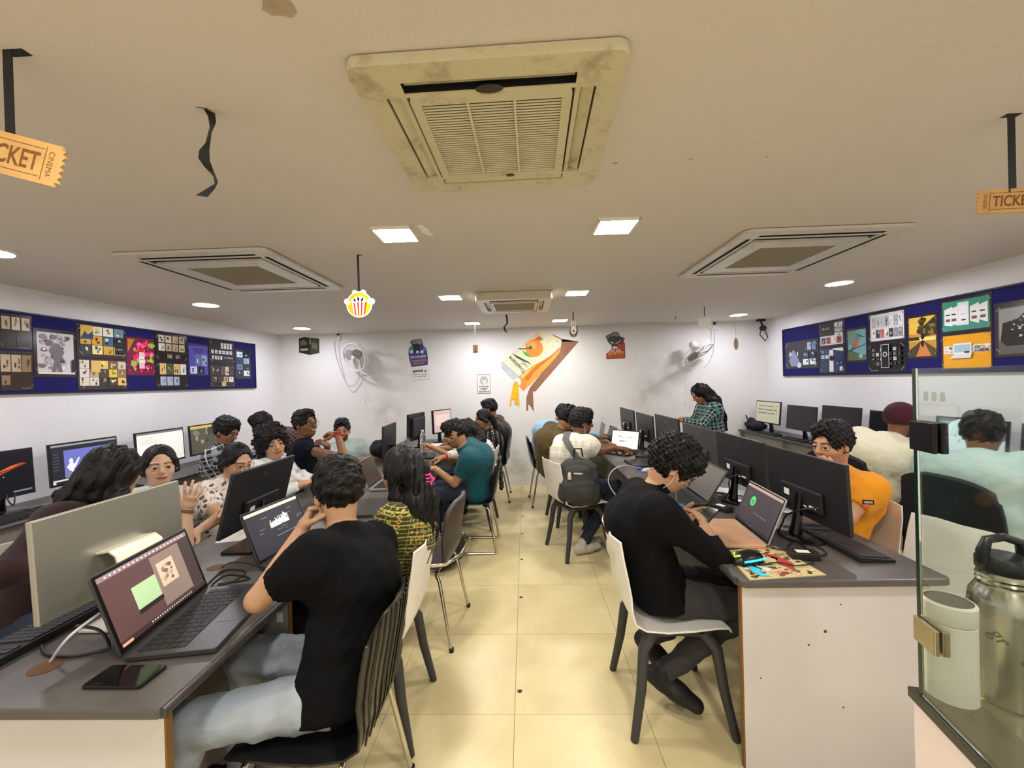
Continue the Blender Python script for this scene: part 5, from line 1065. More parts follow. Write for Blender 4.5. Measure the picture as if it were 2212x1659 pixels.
def cloth(name, col, kind='plain', c2=None, c3=None, rough=.85, bump=.25):
    if name in MATS: return MATS[name]
    m, nt, b = newmat(name); L = nt.links.new; b.inputs['Roughness'].default_value = rough; b.inputs['Specular IOR Level'].default_value = .14 if sum(col) < 90 else .25; b.inputs['Sheen Weight'].default_value = 0. if sum(col) < 90 else .08
    at = nd(nt, 'ShaderNodeAttribute', attribute_name='cloth'); vec = at.outputs['Vector']; base = nd(nt, 'ShaderNodeRGB'); base.outputs[0].default_value = (*lin(col), 1); src = base.outputs[0]
    def mix(fac, c, src):
        x = nd(nt, 'ShaderNodeMix', data_type='RGBA'); L(fac, x.inputs[0]); L(src, x.inputs[6]); x.inputs[7].default_value = (*lin(c), 1); return x.outputs[2]
    def stripe(axis, period, width, phase=0.):
        s = nd(nt, 'ShaderNodeSeparateXYZ'); L(vec, s.inputs[0]); a = nd(nt, 'ShaderNodeMath', operation='MULTIPLY_ADD'); L(s.outputs[axis], a.inputs[0]); a.inputs[1].default_value = 1/period; a.inputs[2].default_value = 50+phase
        f = nd(nt, 'ShaderNodeMath', operation='FRACT'); L(a.outputs[0], f.inputs[0]); c = nd(nt, 'ShaderNodeMath', operation='LESS_THAN'); L(f.outputs[0], c.inputs[0]); c.inputs[1].default_value = width; return c.outputs[0]
    def sc(sock, v): a = nd(nt, 'ShaderNodeMath', operation='MULTIPLY'); L(sock, a.inputs[0]); a.inputs[1].default_value = v; return a.outputs[0]
    if kind == 'plaid':
        src = mix(sc(stripe(0, .085, .30), .75), c2, src); src = mix(sc(stripe(1, .085, .30), .75), c2, src)
        src = mix(sc(stripe(0, .085, .08, .35), .8), c3, src); src = mix(sc(stripe(1, .085, .08, .35), .8), c3, src)
    elif kind == 'check':
        src = mix(sc(stripe(0, .032, .14), .8), c2, src); src = mix(sc(stripe(1, .032, .14), .8), c2, src); src = mix(sc(stripe(1, .1, .4), .4), c3, src)
    elif kind in ('floral', 'dots'):
        v = nd(nt, 'ShaderNodeTexVoronoi', i_Scale=26. if kind == 'floral' else 62.); 
        if kind == 'dots': v.inputs['Randomness'].default_value = .12
        L(vec, v.inputs['Vector']); r = nd(nt, 'ShaderNodeMath', operation='LESS_THAN'); L(v.outputs['Distance'], r.inputs[0]); r.inputs[1].default_value = .34 if kind == 'floral' else .28; src = mix(r.outputs[0], c2, src)
        if kind == 'floral':
            n = nd(nt, 'ShaderNodeTexNoise', i_Scale=60., i_Detail=2.); L(vec, n.inputs['Vector']); q = nd(nt, 'ShaderNodeMapRange', i_1=.6, i_2=.64, i_3=0., i_4=.8); L(n.outputs[0], q.inputs[0]); src = mix(q.outputs[0], c3, src)
    elif kind == 'kurta':   # woven bands and rosettes
        src = mix(sc(stripe(1, .05, .14), .9), c2, src); src = mix(sc(stripe(1, .05, .07, .25), .9), c2, src); src = mix(sc(stripe(1, .05, .06, .62), .8), c2, src); src = mix(sc(stripe(0, .034, .10), .5), c2, src)
        v = nd(nt, 'ShaderNodeTexVoronoi', i_Scale=44.); v.inputs['Randomness'].default_value = .35; L(vec, v.inputs['Vector'])
        r = nd(nt, 'ShaderNodeMath', operation='LESS_THAN'); L(v.outputs['Distance'], r.inputs[0]); r.inputs[1].default_value = .36; src = mix(r.outputs[0], c2, src)
        r = nd(nt, 'ShaderNodeMath', operation='LESS_THAN'); L(v.outputs['Distance'], r.inputs[0]); r.inputs[1].default_value = .24; src = mix(r.outputs[0], c3, src)
        n = nd(nt, 'ShaderNodeTexNoise', i_Scale=140., i_Detail=2.); L(vec, n.inputs['Vector']); q = nd(nt, 'ShaderNodeMapRange', i_1=.5, i_2=.6, i_3=0., i_4=.55); L(n.outputs[0], q.inputs[0]); src = mix(q.outputs[0], col, src)
    elif kind == 'denim':
        n = nd(nt, 'ShaderNodeTexNoise', i_Scale=9., i_Detail=6.); L(vec, n.inputs['Vector']); q = nd(nt, 'ShaderNodeMapRange', i_1=.42, i_2=.68, i_3=0., i_4=.8); L(n.outputs[0], q.inputs[0]); src = mix(q.outputs[0], c2, src)
    L(src, b.inputs['Base Color'])
    n1 = nd(nt, 'ShaderNodeTexNoise', i_Scale=14., i_Detail=4., i_Distortion=.8); L(vec, n1.inputs['Vector']); n2 = nd(nt, 'ShaderNodeTexNoise', i_Scale=500., i_Detail=2.); L(vec, n2.inputs['Vector'])
    u = nd(nt, 'ShaderNodeBump', i_Strength=bump, i_Distance=.02); L(n1.outputs[0], u.inputs['Height']); u2 = nd(nt, 'ShaderNodeBump', i_Strength=.12, i_Distance=.003); L(n2.outputs[0], u2.inputs['Height']); L(u.outputs[0], u2.inputs['Normal']); L(u2.outputs[0], b.inputs['Normal'])
    MATS[name] = m; return m
EYE = colmat('eye', .08); GLS = mat('wire_frame', (60, 52, 48), .3, .6); GLD = mat('gold_trim', (206, 170, 96), .25, .9); SHOE = mat('shoe_black', (24, 24, 26), .6); SHOEW = mat('shoe_pale', (196, 188, 178), .6)
JEANS = cloth('dark_jeans', (34, 40, 54), 'denim', (52, 60, 78)); LJEANS = cloth('light_jeans', (136, 146, 158), 'denim', (178, 186, 194)); GPANT = cloth('grey_trousers', (58, 56, 56)); BPANT = cloth('black_trousers', (26, 26, 28))
def hand_prims(W, d, pn, side, curl, spread=.12, s=1., thumb=1.):
    """wrist point, finger direction, palm normal, side +1 right / -1 left (thumb side), curl 0..1.6"""
    d = nrm(d); pn = nrm(pn-d*(np.asarray(pn)@d)); lat = np.cross(d, pn)*side   # towards the thumb
    P = [cone(W, W+d*.028*s, .024*s, .024*s, .012, (lat, 1.25)), cone(W+d*.028*s, W+d*.078*s, .017*s, .0155*s, .014, (lat, 2.1))]
    c = curl if isinstance(curl, (list, tuple)) else [curl]*5
    for i, (o, L) in enumerate(((.030, .92), (.0105, 1.03), (-.0095, .96), (-.028, .76))):
        a = W+d*.082*s+lat*o*s-pn*.002; ang = (i-1.5)*-spread; dd = d*math.cos(ang)+lat*math.sin(ang); q = dd; r = (.0092, .0094, .009, .008)[i]*s; cc = c[i+1]
        for j, (l, f) in enumerate(((.042, .75), (.026, 1.), (.021, .75))):
            t = cc*f; q = nrm(q*math.cos(t)+pn*math.sin(t)) if j == 0 else nrm(q*math.cos(t)+nrm(np.cross(np.cross(dd, pn), q))*math.sin(t)); b = a+q*l*L*s; P.append(cone(a, b, r, r*.9, .004)); a = b; r *= .9
    q = nrm(d*.62+lat*.72*thumb+pn*(.25+.35*c[0])); a = W+d*.022*s+lat*.02*s+pn*.006; b = a+q*.042*s; P.append(cone(a, b, .0135*s, .0115*s, .012)); q2 = nrm(q*.85+d*.45-lat*.25*c[0]+pn*.2*c[0]); e = b+q2*.032*s; P.append(cone(b, e, .0112*s, .0098*s, .004)); P.append(cone(e, e+q2*.018*s, .0098*s, .0085*s, .004))
    return P
def ik(S, T, l1, l2, hint):
    S, T = V3(S), V3(T); d = T-S; L = np.linalg.norm(d); u = d/max(L, 1e-6)
    if L > (l1+l2)*.985: return S+u*l1*L/(l1+l2), T
    a = (l1*l1-l2*l2+L*L)/(2*L); hgt = math.sqrt(max(1e-6, l1*l1-a*a)); p = V3(hint)-u*(V3(hint)@u); return S+u*a+nrm(p)*hgt, T
PCOUNT = [0]
def person(label, pelvis, head, body, hface, hpitch=0., hroll=0., sex='m', skin=(166, 118, 86), shirt=None, sleeve='short', pants=None, hair='short', hm=None, arms=None, res=1., glasses=None, beard=0., smile=0., stand=False, hunch=.05, bulk=1., collar=None, knees=None, ankles=None, feet=None, shoe=None, lips=None, hs=1., extra=None, hem=.0, hlen=.4, hair_dir=None, legs=True, hairvol=1., lapel=None):
    """a whole figure: skin body in one mesh, clothing, hair and trimmings as children"""
    PCOUNT[0] += 1; seed = PCOUNT[0]*17; res = min(1.5, max(res, .42*math.hypot(head[0], head[1])**.85)); pel, hd = V3(pelvis), V3(head); f = .93 if sex == 'f' else 1.
    t = thing('person', label, 'person', (pel[0], pel[1], 0)); base = np.array([pel[0], pel[1], 0.])
    bf = V3(math.cos(math.radians(body)), math.sin(math.radians(body)), 0); up = V3(0, 0, 1.)
    a, p = math.radians(hface), math.radians(hpitch); hf0 = V3(math.cos(a), math.sin(a), 0); hf = nrm(hf0*math.cos(p)-up*math.sin(p)); hu = nrm(up*math.cos(p)+hf0*math.sin(p)); hr = np.cross(hf, hu)
    if hroll: r_ = math.radians(hroll); hr, hu = hr*math.cos(r_)+hu*math.sin(r_), hu*math.cos(r_)-hr*math.sin(r_)
    HA = (hr, hf, hu); s = hs*(1. if sex == 'm' else .95)
    def H(x, y, z): return hd+(hr*x+hf*y+hu*z)*s
    A = H(0, -.022, -.055); sp = nrm(A-pel); N = A-(.5*hu+.5*sp)*.085; sp = nrm(N-pel)
    sr = nrm(np.cross(bf, up)); sr = nrm(sr-sp*(sr@sp)); fr = nrm(np.cross(up, sr)); fr = nrm(np.cross(sp, sr)*-1 if np.cross(sp, sr)@bf < 0 else np.cross(sp, sr))
    TL = np.linalg.norm(N-pel); back = -fr*hunch; sw = (.178 if sex == 'm' else .155)*bulk**.5
    w1 = pel+sp*TL*.30+back*.5; c1 = pel+sp*TL*.62+back; u1 = N-sp*.055+back*.4
    S = {1: u1+sr*sw-sp*.012, -1: u1-sr*sw-sp*.012}
    hm = hm or HAIR; skl = np.array(lin(skin))
    def torso(g):   # g: cloth thickness
        b = bulk
        return [cone(pel-sp*.02, w1, .112*b*f+g, .103*b*f+g, .03, (sr, 1.36)), cone(w1, c1, .103*b*f+g, .112*b*f+g, .03, (sr, 1.38)), cone(c1, u1, .112*b*f+g, .075*f+g, .03, (sr, 1.45)),
                cone(S[-1], S[1], .052*f+g, .052*f+g, .035), cone(c1+sr*.055+sp*.03, S[1]-sp*.03, .088*b*f+g, .056*f+g, .05), cone(c1-sr*.055+sp*.03, S[-1]-sp*.03, .088*b*f+g, .056*f+g, .05), cone(u1, N, .07*f+g*.6, .055*f+g*.4, .03)]
    # ---- arms
    arms = arms or {}; ap = {}; ua, fa = .275*f, .25*f
    for sd in (1, -1):
        q = arms.get('R' if sd > 0 else 'L', {}); wt = q.get('wrist')
        if wt is None: wt = pel+fr*.30+sr*sd*.11+up*.12
        E = q.get('elbow'); Wt = V3(wt)
        if E is None: E, Wt = ik(S[sd], Wt, ua, fa, q.get('hint', sr*sd*.7-up*.6-fr*.3))
        E = V3(E); d = nrm(q['dir']) if 'dir' in q else nrm(Wt-E); pn = V3(q.get('palm', (0, 0, -1))); ap[sd] = (S[sd], E, Wt, d, pn, q)
    def armp(sd, g=0., part=1.): S_, E, W_, *_ = ap[sd]; return [cone(S_, E, .046*f*bulk**.5+g, .037*f+g, .02), cone(E, W_, .037*f+g, .0245*f+g, .012)]
    h1 = .0105*res**.5; skinP = torso(-.012)[1:]+armp(1)+armp(-1)+[cone(N-sp*.03, A, .053*f, .05*f, .02)]
    F, xs, lo = field(skinP, h1*1.15); body_patch = surf(F, lo, h1*1.15)
    # ---- head
    m = sex == 'm'
    hp = [ell(H(0, -.014, .028), V3(.074, .094, .088)*s, HA, .01), ell(H(0, .016, -.03), V3(.062 if m else .06, .074, .084)*s, HA, .03), ell(H(0, .034, -.078), V3(.042 if m else .034, .046, .034)*s, HA, .03), ell(H(.034, .05, -.028), V3(.026, .03, .026)*s, HA, .02), ell(H(-.034, .05, -.028), V3(.026, .03, .026)*s, HA, .02),
          ell(H(0, .074, .026), V3(.05, .017, .012)*s, HA, .014), ell(H(.031, .099, .003), V3(.017, .016, .011)*s, HA, .012, 's'), ell(H(-.031, .099, .003), V3(.017, .016, .011)*s, HA, .012, 's'),
          cone(H(0, .086, .016), H(0, .106, -.020), .0075*s, .0115*s, .014), ell(H(0, .098, -.026), V3(.0165, .012, .0085)*s, HA, .008), ell(H(0, .083, -.052), V3(.025+.006*smile, .0125, .0075)*s, HA, .008), ell(H(0, .081, -.063), V3(.022+.004*smile, .0125, .007)*s, HA, .008)]
    for sd in (1, -1):
        hp += [ell(H(sd*.077, -.006, -.006), V3(.009, .019, .031)*s, (nrm(hr+hf*.35*sd*-1), nrm(hf+hr*.35*sd), hu), .006), ell(H(sd*.085, .0, -.004), V3(.006, .011, .019)*s, HA, .005, 's'), ell(H(sd*.031, .0815, .0075), V3(.0165, .0115, .0095)*s, HA, .004, cuts=[(H(0, 0, .0058), -hu)]), ell(H(sd*.031, .080, -.006), V3(.0155, .011, .007)*s, HA, .004, cuts=[(H(0, 0, -.0045), hu)])]
    hp += [cone(N-sp*.02, A, .053*f, .05*f, .02), cone(A, H(0, -.015, -.03), .05*f, .05*f, .02)]
    h2 = .0034*res; F, xs, lo = field(hp, h2, .012); hv, hq = surf(F, lo, h2)
    L = (hv-hd)@np.stack(HA, 1)/s; x, y, z = L[:, 0], L[:, 1], L[:, 2]; colr = np.repeat(skl[None], len(hv), 0)
    def blend(mask, c): nonlocal colr; colr = colr+(np.array(lin(c))-colr)*np.clip(mask, 0, 1)[:, None]
    front = np.clip((y-.035)/.02, 0, 1)
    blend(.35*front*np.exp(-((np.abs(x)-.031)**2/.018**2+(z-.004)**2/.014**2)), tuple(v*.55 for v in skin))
    if beard:
        jaw = np.clip((-.028-z)/.02, 0, 1)*np.clip((y+.02)/.03, 0, 1); jaw = np.maximum(jaw, front*np.exp(-(x**2/.026**2+(z+.041)**2/.006**2))); blend(jaw*beard*(L[:, 2] > -.13), (34, 26, 22))
    lipm = front*np.clip(1.25-((x/(.027+.006*smile))**2+((z+.057)/.0125)**2), 0, 1)*2; blend(lipm*(.75 if not beard else .6), lips or tuple(np.array(skin)*np.array((.86, .68, .66))))
    mline = front*np.exp(-((z+.0575-(.012*smile*(x/.03)**2))**2/.0022**2))*(np.abs(x) < .027+.004*smile); blend(mline*.8, (70, 34, 30))
    if smile > .5: blend(front*(np.abs(x) < .018)*np.exp(-((z+.0575-.008*(x/.03)**2)**2/.0032**2)), (222, 210, 196))
    bx = np.abs(x); brow = front*(bx > .010)*(bx < .054)*np.exp(-((z-(.0255+.10*np.minimum(bx-.01, .028)-.35*np.maximum(bx-.038, 0)))**2/(.0042 if m else .0034)**2)); blend(brow*1.15, (24, 18, 16))
    patches = [(*body_patch, np.repeat(skl[None], len(body_patch[0]), 0)), (hv, hq, colr)]
    # ---- hands
    for sd in (1, -1):
        S_, E, W_, d, pn, q = ap[sd]
        if q.get('hide'): continue
        F, xs, lo = field(hand_prims(W_-d*.004, d, pn, sd, q.get('curl', .5), q.get('spread', .08), .95*f, q.get('thumb', 1.))+[cone(E, W_, .037*f, .0245*f, .006)], .0031*res, .01, box=(W_-.125, W_+.21*np.abs(d)*np.sign(d).clip(0, 1)+.125)); v_, q_ = surf(F, lo, .0031*res); patches.append((v_, q_, np.repeat(skl[None], len(v_), 0)))
    sdf_obj('body', patches, SKIN, t, base)
    for sd in (1, -1):   # eyes
        c = H(sd*.031, .0785, .0025); mb = MB(frame(Vector(c-base), Vector(hr), Vector(hf), Vector(hu)))
        n_, m_ = 12, 12; pts = []; R = .0122*s
        for j in range(m_+1):
            th = math.pi*j/m_
            for i in range(n_): ph = 2*math.pi*i/n_; pts.append((R*math.sin(th)*math.cos(ph), R*math.cos(th), R*math.sin(th)*math.sin(ph)))
        for j in range(m_):
            mb.color((16, 10, 8) if j < 3 else (226, 218, 210)); o = len(mb.v)
            mb.add([pts[j*n_+i] for i in range(n_)]+[pts[(j+1)*n_+i] for i in range(n_)], [(i, n_+i, n_+(i+1) % n_, (i+1) % n_) for i in range(n_)])
        mb.build('eye', EYE, t, 180)
    def cl(P):
        Q = P-pel; C = np.stack([np.arctan2(Q@sr, -(Q-back*.7)@fr)*.145, Q@sp, Q@fr*.3], 1)
        for sd in (1, -1):   # sleeves carry their own coordinates along and round the arm
            S_, E, W_ = ap[sd][:3]; off = 0.
            for a_, b_, fst in ((S_, E, True), (E, W_, False)):
                L_ = np.linalg.norm(b_-a_); u = (b_-a_)/L_; r_ = P-a_; t_ = r_@u; rad = r_-t_[:, None]*u; dist = np.linalg.norm(rad, axis=1)
                e1 = nrm(np.cross(u, sp+fr*.3)); e2 = np.cross(u, e1); m_ = (dist < .085) & (t_ < L_+.05) & (t_ > (.055 if fst else 0.)) & ((r_@sr)*sd > -.02 if fst else True)
                C[m_] = np.stack([np.arctan2(rad@e1, rad@e2)*.055, off+t_+.3, dist], 1)[m_]; off += L_
        return C
    hs_ = .0115*res**.5
    # ---- shirt
    if shirt:
        g = .014; sp_ = torso(g); sp_[0]['cuts'] = [(pel-sp*(.05+hem), -sp)]; 
        if hem: sp_.insert(0, cone(pel-sp*(.03+hem), pel, .118*f+g, .112*f+g, .03, (sr, 1.36), cuts=[(pel-sp*(.02+hem), -sp)]))
        nk = N+sp*.004; sp_[6 if not hem else 7]['cuts'] = [(nk, sp)]
        for sd in (1, -1):
            S_, E, W_, d, *_ = ap[sd]; u = nrm(E-S_); r0 = .046*f*bulk**.5
            if sleeve == 'short': e = S_+(E-S_)*.66; sp_.append(cone(S_, e, r0+.013, r0+.013, .085, cuts=[(e, u)]))
            elif sleeve == 'cap': e = S_+(E-S_)*.3; sp_.append(cone(S_, e, r0+.014, r0+.01, .03, cuts=[(e, u)]))
            elif sleeve == 'half': e = E+(W_-E)*.08; sp_ += [cone(S_, E, r0+.013, .037+.016, .085), cone(E, e, .053, .052, .02, cuts=[(e, nrm(W_-E))])]
            else: e = E+(W_-E)*.93; sp_ += [cone(S_, E, r0+.012, .037+.016, .085), cone(E, e, .052, .037, .02, cuts=[(e, nrm(W_-E))])]
        F, xs, lo = field(sp_, hs_); w1_ = waves(seed, .11, .0026, 6); w2_ = waves(seed+1, .045, .0014, 6); add_noise(F, xs, hs_, lambda P: w1_(P)+w2_(P)); v_, q_ = surf(F, lo, hs_); sdf_obj('shirt', [(v_, q_)], shirt, t, base, cl)
        if collar:
            cp = [cone(N-sp*.012, N+sp*.03, .074*f, .066*f, .01, cuts=[(N+sp*.028-fr*.0, nrm(sp-fr*.25)), (N-sp*.014, -sp)]), cone(N-sp*.02, N+sp*.06, .058*f, .060*f, .003, op='s')]
            F, xs, lo = field(cp, .005*res**.5); v_, q_ = surf(F, lo, .005*res**.5)
            if len(q_): sdf_obj('collar', [(v_, q_)], collar, t, base, cl)
    # ---- legs
    if legs:
        pants = pants or JEANS; pp = [cone(pel-sr*.045, pel+sr*.045, .108*f, .108*f, .03)]; lr = nrm(np.cross(bf, up)); fp = []
        for i, sd in enumerate((1, -1)):
            hip = pel+lr*sd*.085*f-up*.02
            if stand: K = hip+bf*.02-up*.40; An = V3(hip[0], hip[1], .085)+lr*sd*.01
            else: K = hip+bf*.40+lr*sd*.04-up*.01; An = V3(K[0], K[1], .085)-bf*.02
            if knees: K = V3(knees[i])
            if ankles: An = V3(ankles[i])
            u = nrm(An-K); pp += [cone(hip, K, .086*f, .062*f, .03), cone(K, An, .060*f, .047*f, .02, cuts=[(An-u*.015, u)])]
            fd = nrm(V3(feet[i])) if feet else nrm(bf+lr*sd*.12); fs = np.cross(fd, up); fs = nrm(fs) if np.linalg.norm(fs) > .1 else lr
            heel = An-fd*.045-V3(0, 0, .035) if feet else V3(An[0], An[1], .045)-fd*.045; toe = heel+fd*.2
            cut = [(V3(0, 0, 0.004), V3(0, 0, -1))]
            fp.append([cone(An+up*.02, An-up*.03, .043, .044, .02, cuts=cut), cone(heel, heel+fd*.12, .042, .042, .02, (fs, .95), cuts=cut), cone(heel+fd*.1, toe, .04, .03, .02, (fs, 1.25), cuts=cut)])
        F, xs, lo = field(pp, .0125*res**.5); w1_ = waves(seed+5, .10, .004, 6); w2_ = waves(seed+6, .045, .0022, 6); add_noise(F, xs, hs_, lambda P: w1_(P)+w2_(P)); v_, q_ = surf(F, lo, .0125*res**.5); sdf_obj('trousers', [(v_, q_)], pants, t, base, cl)
        for q in fp:
            F, xs, lo = field(q, .008*res**.5); v_, q_ = surf(F, lo, .008*res**.5)
            if len(q_): sdf_obj('shoe', [(v_, q_)], shoe or SHOE, t, base)
    # ---- hair
    if hair:
        T = {'short': .013, 'neat': .010, 'curly': .030, 'mop': .026, 'long': .012, 'tied': .008, 'braid': .008, 'cap': .012, 'fade': .008}[hair]*hairvol; cut = [(H(0, 0, -.066 if hair not in ('fade', 'cap') else -.03), -hu)]
        hh = [ell(H(0, -.016, .032), (V3(.0745, .0945, .088)+T)*s, HA, .01, cuts=cut if hair not in ('long',) else [])]
        nz = None; hres = .004*res
        if hair in ('short', 'neat', 'fade'):
            q = .022*hairvol; hh += [ell(H(.005, .04, .098), V3(.058, .052, .026+q*.5)*s, HA, .03), ell(H(0, -.03, .1), V3(.06, .065, .03)*s, HA, .03)]; nz = [waves(seed+2, .013, .0022, 9, hu*.7-hf*.7), waves(seed+3, .03, .0038, 6)]; hres = .0033*res
        if hair in ('curly', 'mop'):
            rg = np.random.RandomState(seed); 
            for k in range(46 if hair == 'curly' else 34):
                th, ph = rg.uniform(.0, 1.75), rg.uniform(0, 6.28); dx, dy, dz = math.sin(th)*math.cos(ph), math.sin(th)*math.sin(ph), math.cos(th)
                if dy > .35 and dz < .35: continue
                hh.append(ell(H(dx*.098*1., -.014+dy*.112, .034+dz*.108), V3(1, 1, 1)*rg.uniform(.018, .032)*s*hairvol**.5, HA, .012))
            nz = [waves(seed+2, .020, .0055, 8), waves(seed+3, .011, .0022, 8)]
        if hair == 'curly': hh += [ell(H(0, .06, .09), V3(.075, .05, .045)*s, HA, .02), ell(H(.02, .085, .06), V3(.045, .03, .03)*s, HA, .02)]
        if hair == 'mop': hh += [ell(H(.05, .05, .06), V3(.04, .05, .045)*s, HA, .02), ell(H(-.05, .05, .06), V3(.04, .05, .045)*s, HA, .02), ell(H(0, .07, .085), V3(.06, .04, .03)*s, HA, .02)]
            # side locks
        if hair == 'mop': hh += [cone(H(-.082, -.01, .02), H(-.088, -.02, -.09), .03, .024, .02), cone(H(.082, -.01, .02), H(.088, -.02, -.09), .03, .024, .02), cone(H(0, -.09, .0), H(0, -.095, -.1), .05, .04, .02)]
        if hair == 'long':
            dn = nrm(V3(hair_dir)) if hair_dir is not None else nrm(-sp*.9-up*.4-fr*.12); n0 = H(0, -.075, -.02); n1 = N-fr*.085+sp*.01; n2 = n1+dn*hlen*.55; n3 = n1+dn*hlen
            hh += [cone(n0, n1, .07, .068, .04, (sr, 1.25)), cone(n1, n2, .055, .052, .04, (sr, 2.0)), cone(n2, n3, .05, .022, .04, (sr, 2.1))]
            for sd in (1, -1): hh += [cone(H(sd*.073, .0, .02), H(sd*.082, -.02, -.1), .026, .03, .03), cone(H(sd*.08, -.02, -.1), n1+sr*sd*.09*1.0, .03, .04, .03)]
            nz = [waves(seed+2, .020, .0024, 9, sp), waves(seed+3, .05, .006, 6, sp)]
        if hair in ('tied', 'braid'):
            b0 = H(0, -.11, -.01 if hair == 'tied' else .0); dn = nrm(V3(hair_dir)) if hair_dir is not None else nrm(-up+(-hf0)*.25); hh.append(ell(H(0, -.1, 0), V3(.03, .03, .03)*s, HA, .02)); hh += [cone(H(sd*.071, .03, .03), H(sd*.078, -.03, -.035), .014, .022, .02) for sd in (1, -1)]; k = 9 if hair == 'braid' else 6
            for j in range(k):
                a0 = b0+dn*hlen*j/k-hf0*.015*math.sin(j/k*2.4); a1 = b0+dn*hlen*(j+1)/k-hf0*.015*math.sin((j+1)/k*2.4); r0 = (.034 if hair == 'braid' else .032)*(1-.55*j/k)
                hh.append(cone(a0, a1, r0, r0*.88, .012 if hair == 'braid' else .03, (sr, 1.2)))
            nz = [waves(seed+2, .014, .0012, 8, hu)]
        # clear the face and ears
        fz = {'curly': -.05, 'mop': -.052, 'cap': -.06}.get(hair, -.046); fw = .064 if hair == 'long' else .07 if hair in ('tied', 'braid') else .066
        if hair in ('tied', 'braid', 'long'): fz += .024
        hh += [ell(H(0, .118, fz+.012), V3(fw, .092, .112 if hair not in ('curly', 'mop') else .094)*s, HA, .006, 's')]
        if hair == 'tied': hh += [ell(H(0, .07, -.10), V3(.1, .085, .06)*s, HA, .006, 's')]
        elif hair not in ('long', 'mop'):
            for sd in (1, -1): hh += [ell(H(sd*.094, .018, -.034), V3(.034, .042, .046)*s, HA, .006, 's')]
            hh += [ell(H(0, .06, -.09), V3(.1, .09, .06)*s, HA, .006, 's')]
        if hair == 'fade': hh += [ell(H(sd*.108, -.015, -.005), V3(.042, .12, .062)*s, HA, .01, 's') for sd in (1, -1)]
        if hair in ('tied', 'long') and sex == 'f': hh += [ell(H(0, .03, .128), V3(.0022, .075, .016)*s, HA, .006, 's')]
        F, xs, lo = field(hh, hres, .012)
        if nz: add_noise(F, xs, hres, lambda P: sum(w_(P) for w_ in nz))
        v_, q_ = surf(F, lo, hres); sdf_obj('hair' if hair != 'cap' else 'cap', [(v_, q_)], hm, t, base)
    if glasses:
        mb = MB(frame(Vector(hd-base), Vector(hr*s), Vector(hf*s), Vector(hu*s)))
        for sd in (1, -1):
            rr, rw = .0225, .026; c = (sd*.033, .104, .001); mb.tube([(c[0]+rw*math.cos(k/20*6.283), c[1]-.012*abs(math.cos(k/20*6.283))*(1 if sd*math.cos(k/20*6.283) > 0 else 0), c[2]+rr*math.sin(k/20*6.283)) for k in range(20)], .0015, 5, True)
            mb.tube([(sd*.059, .094, .008), (sd*.074, .06, .01), (sd*.081, .0, .006), (sd*.08, -.02, -.012)], .0015, 5)
        mb.tube([(-.008, .106, .005), (0, .109, .008), (.008, .106, .005)], .0015, 5); mb.build('glasses', glasses, t, 60)
    D = dict(t=t, base=base, H=H, N=N, S=S, ap=ap, sr=sr, sp=sp, fr=fr, hr=hr, hf=hf, hu=hu, pel=pel)
    return D
def band(D, sd, f, r, m, name='bracelet', n=1, tilt=.2):
    """ring round a forearm at fraction f of elbow-wrist"""
    S_, E, W_, *_ = D['ap'][sd]; u = Vector(nrm(W_-E)); c = Vector(E+(W_-E)*f-D['base']); T = look(c, c+u)
    for k in range(n): MB(T).tube([(r*math.cos(a/20*6.283), r*math.sin(a/20*6.283), tilt*r*math.cos(a/20*6.283)+k*.008) for a in range(20)], .0028, 6, True).build(name, m, D['t'], 60)
# ---------------- the people in the photograph
def A3(px, py, y): return np.array(at_y(px, py, y))
TEE = cloth('black_tee', (9, 9, 10)); 
# right of the aisle, nearest: man in black with a phone
hd = A3(1452, 1008, 1.97); wr, wl = A3(1531, 1158, 1.84), A3(1468, 1122, 2.05)
D = person('person in black long sleeves looking down at a phone at the right front desk', (.60, 1.955, .56), hd, 0, -8, 40, skin=(190, 146, 112), shirt=cloth('black_sweat', (11, 11, 12), bump=.35), sleeve='long', pants=GPANT, hair='curly', hunch=.10, glasses=GLS, collar=cloth('black_sweat', (11, 11, 12)), hem=.04, hairvol=.8, bulk=1.05,
    arms={'R': dict(elbow=A3(1556, 1212, 1.78), wrist=wr, dir=(-.10, .40, .55), palm=(-.65, .6, -.45), curl=[.5, .45, .5, .55, .6], thumb=1.), 'L': dict(elbow=A3(1405, 1150, 2.2), wrist=wl, dir=(.9, -.25, .25), palm=(.35, -.8, .3), curl=[.5, .5, .55, .6, .6])},
    knees=[(.97, 1.86, .50), (.97, 2.06, .50)], ankles=[(.60, 1.90, .17), (.58, 2.04, .24)], feet=[(.78, -.35, -.42), (.62, -.1, -.7)])
band(D, 1, .9, .030, mat('maroon_thread', (92, 40, 40), .7))
H = D['H']; mb = MB(); q = [Vector(H(.081, .012, -.024)-D['base']), Vector(H(.078, .02, -.06)-D['base']), Vector(H(.06, .01, -.12)-D['base']), Vector(D['N']+D['fr']*.085+D['sr']*.04-D['base']), Vector(D['N']+D['fr']*.10-D['sp']*.14-D['base'])]; mb.tube(q, .0016, 5); mb.build('earphone_cable', mat('white_cable', (208, 204, 206), .5), D['t'], 60)
pc = (A3(1517, 1124, 1.93)); PHONE_C = Vector(pc)
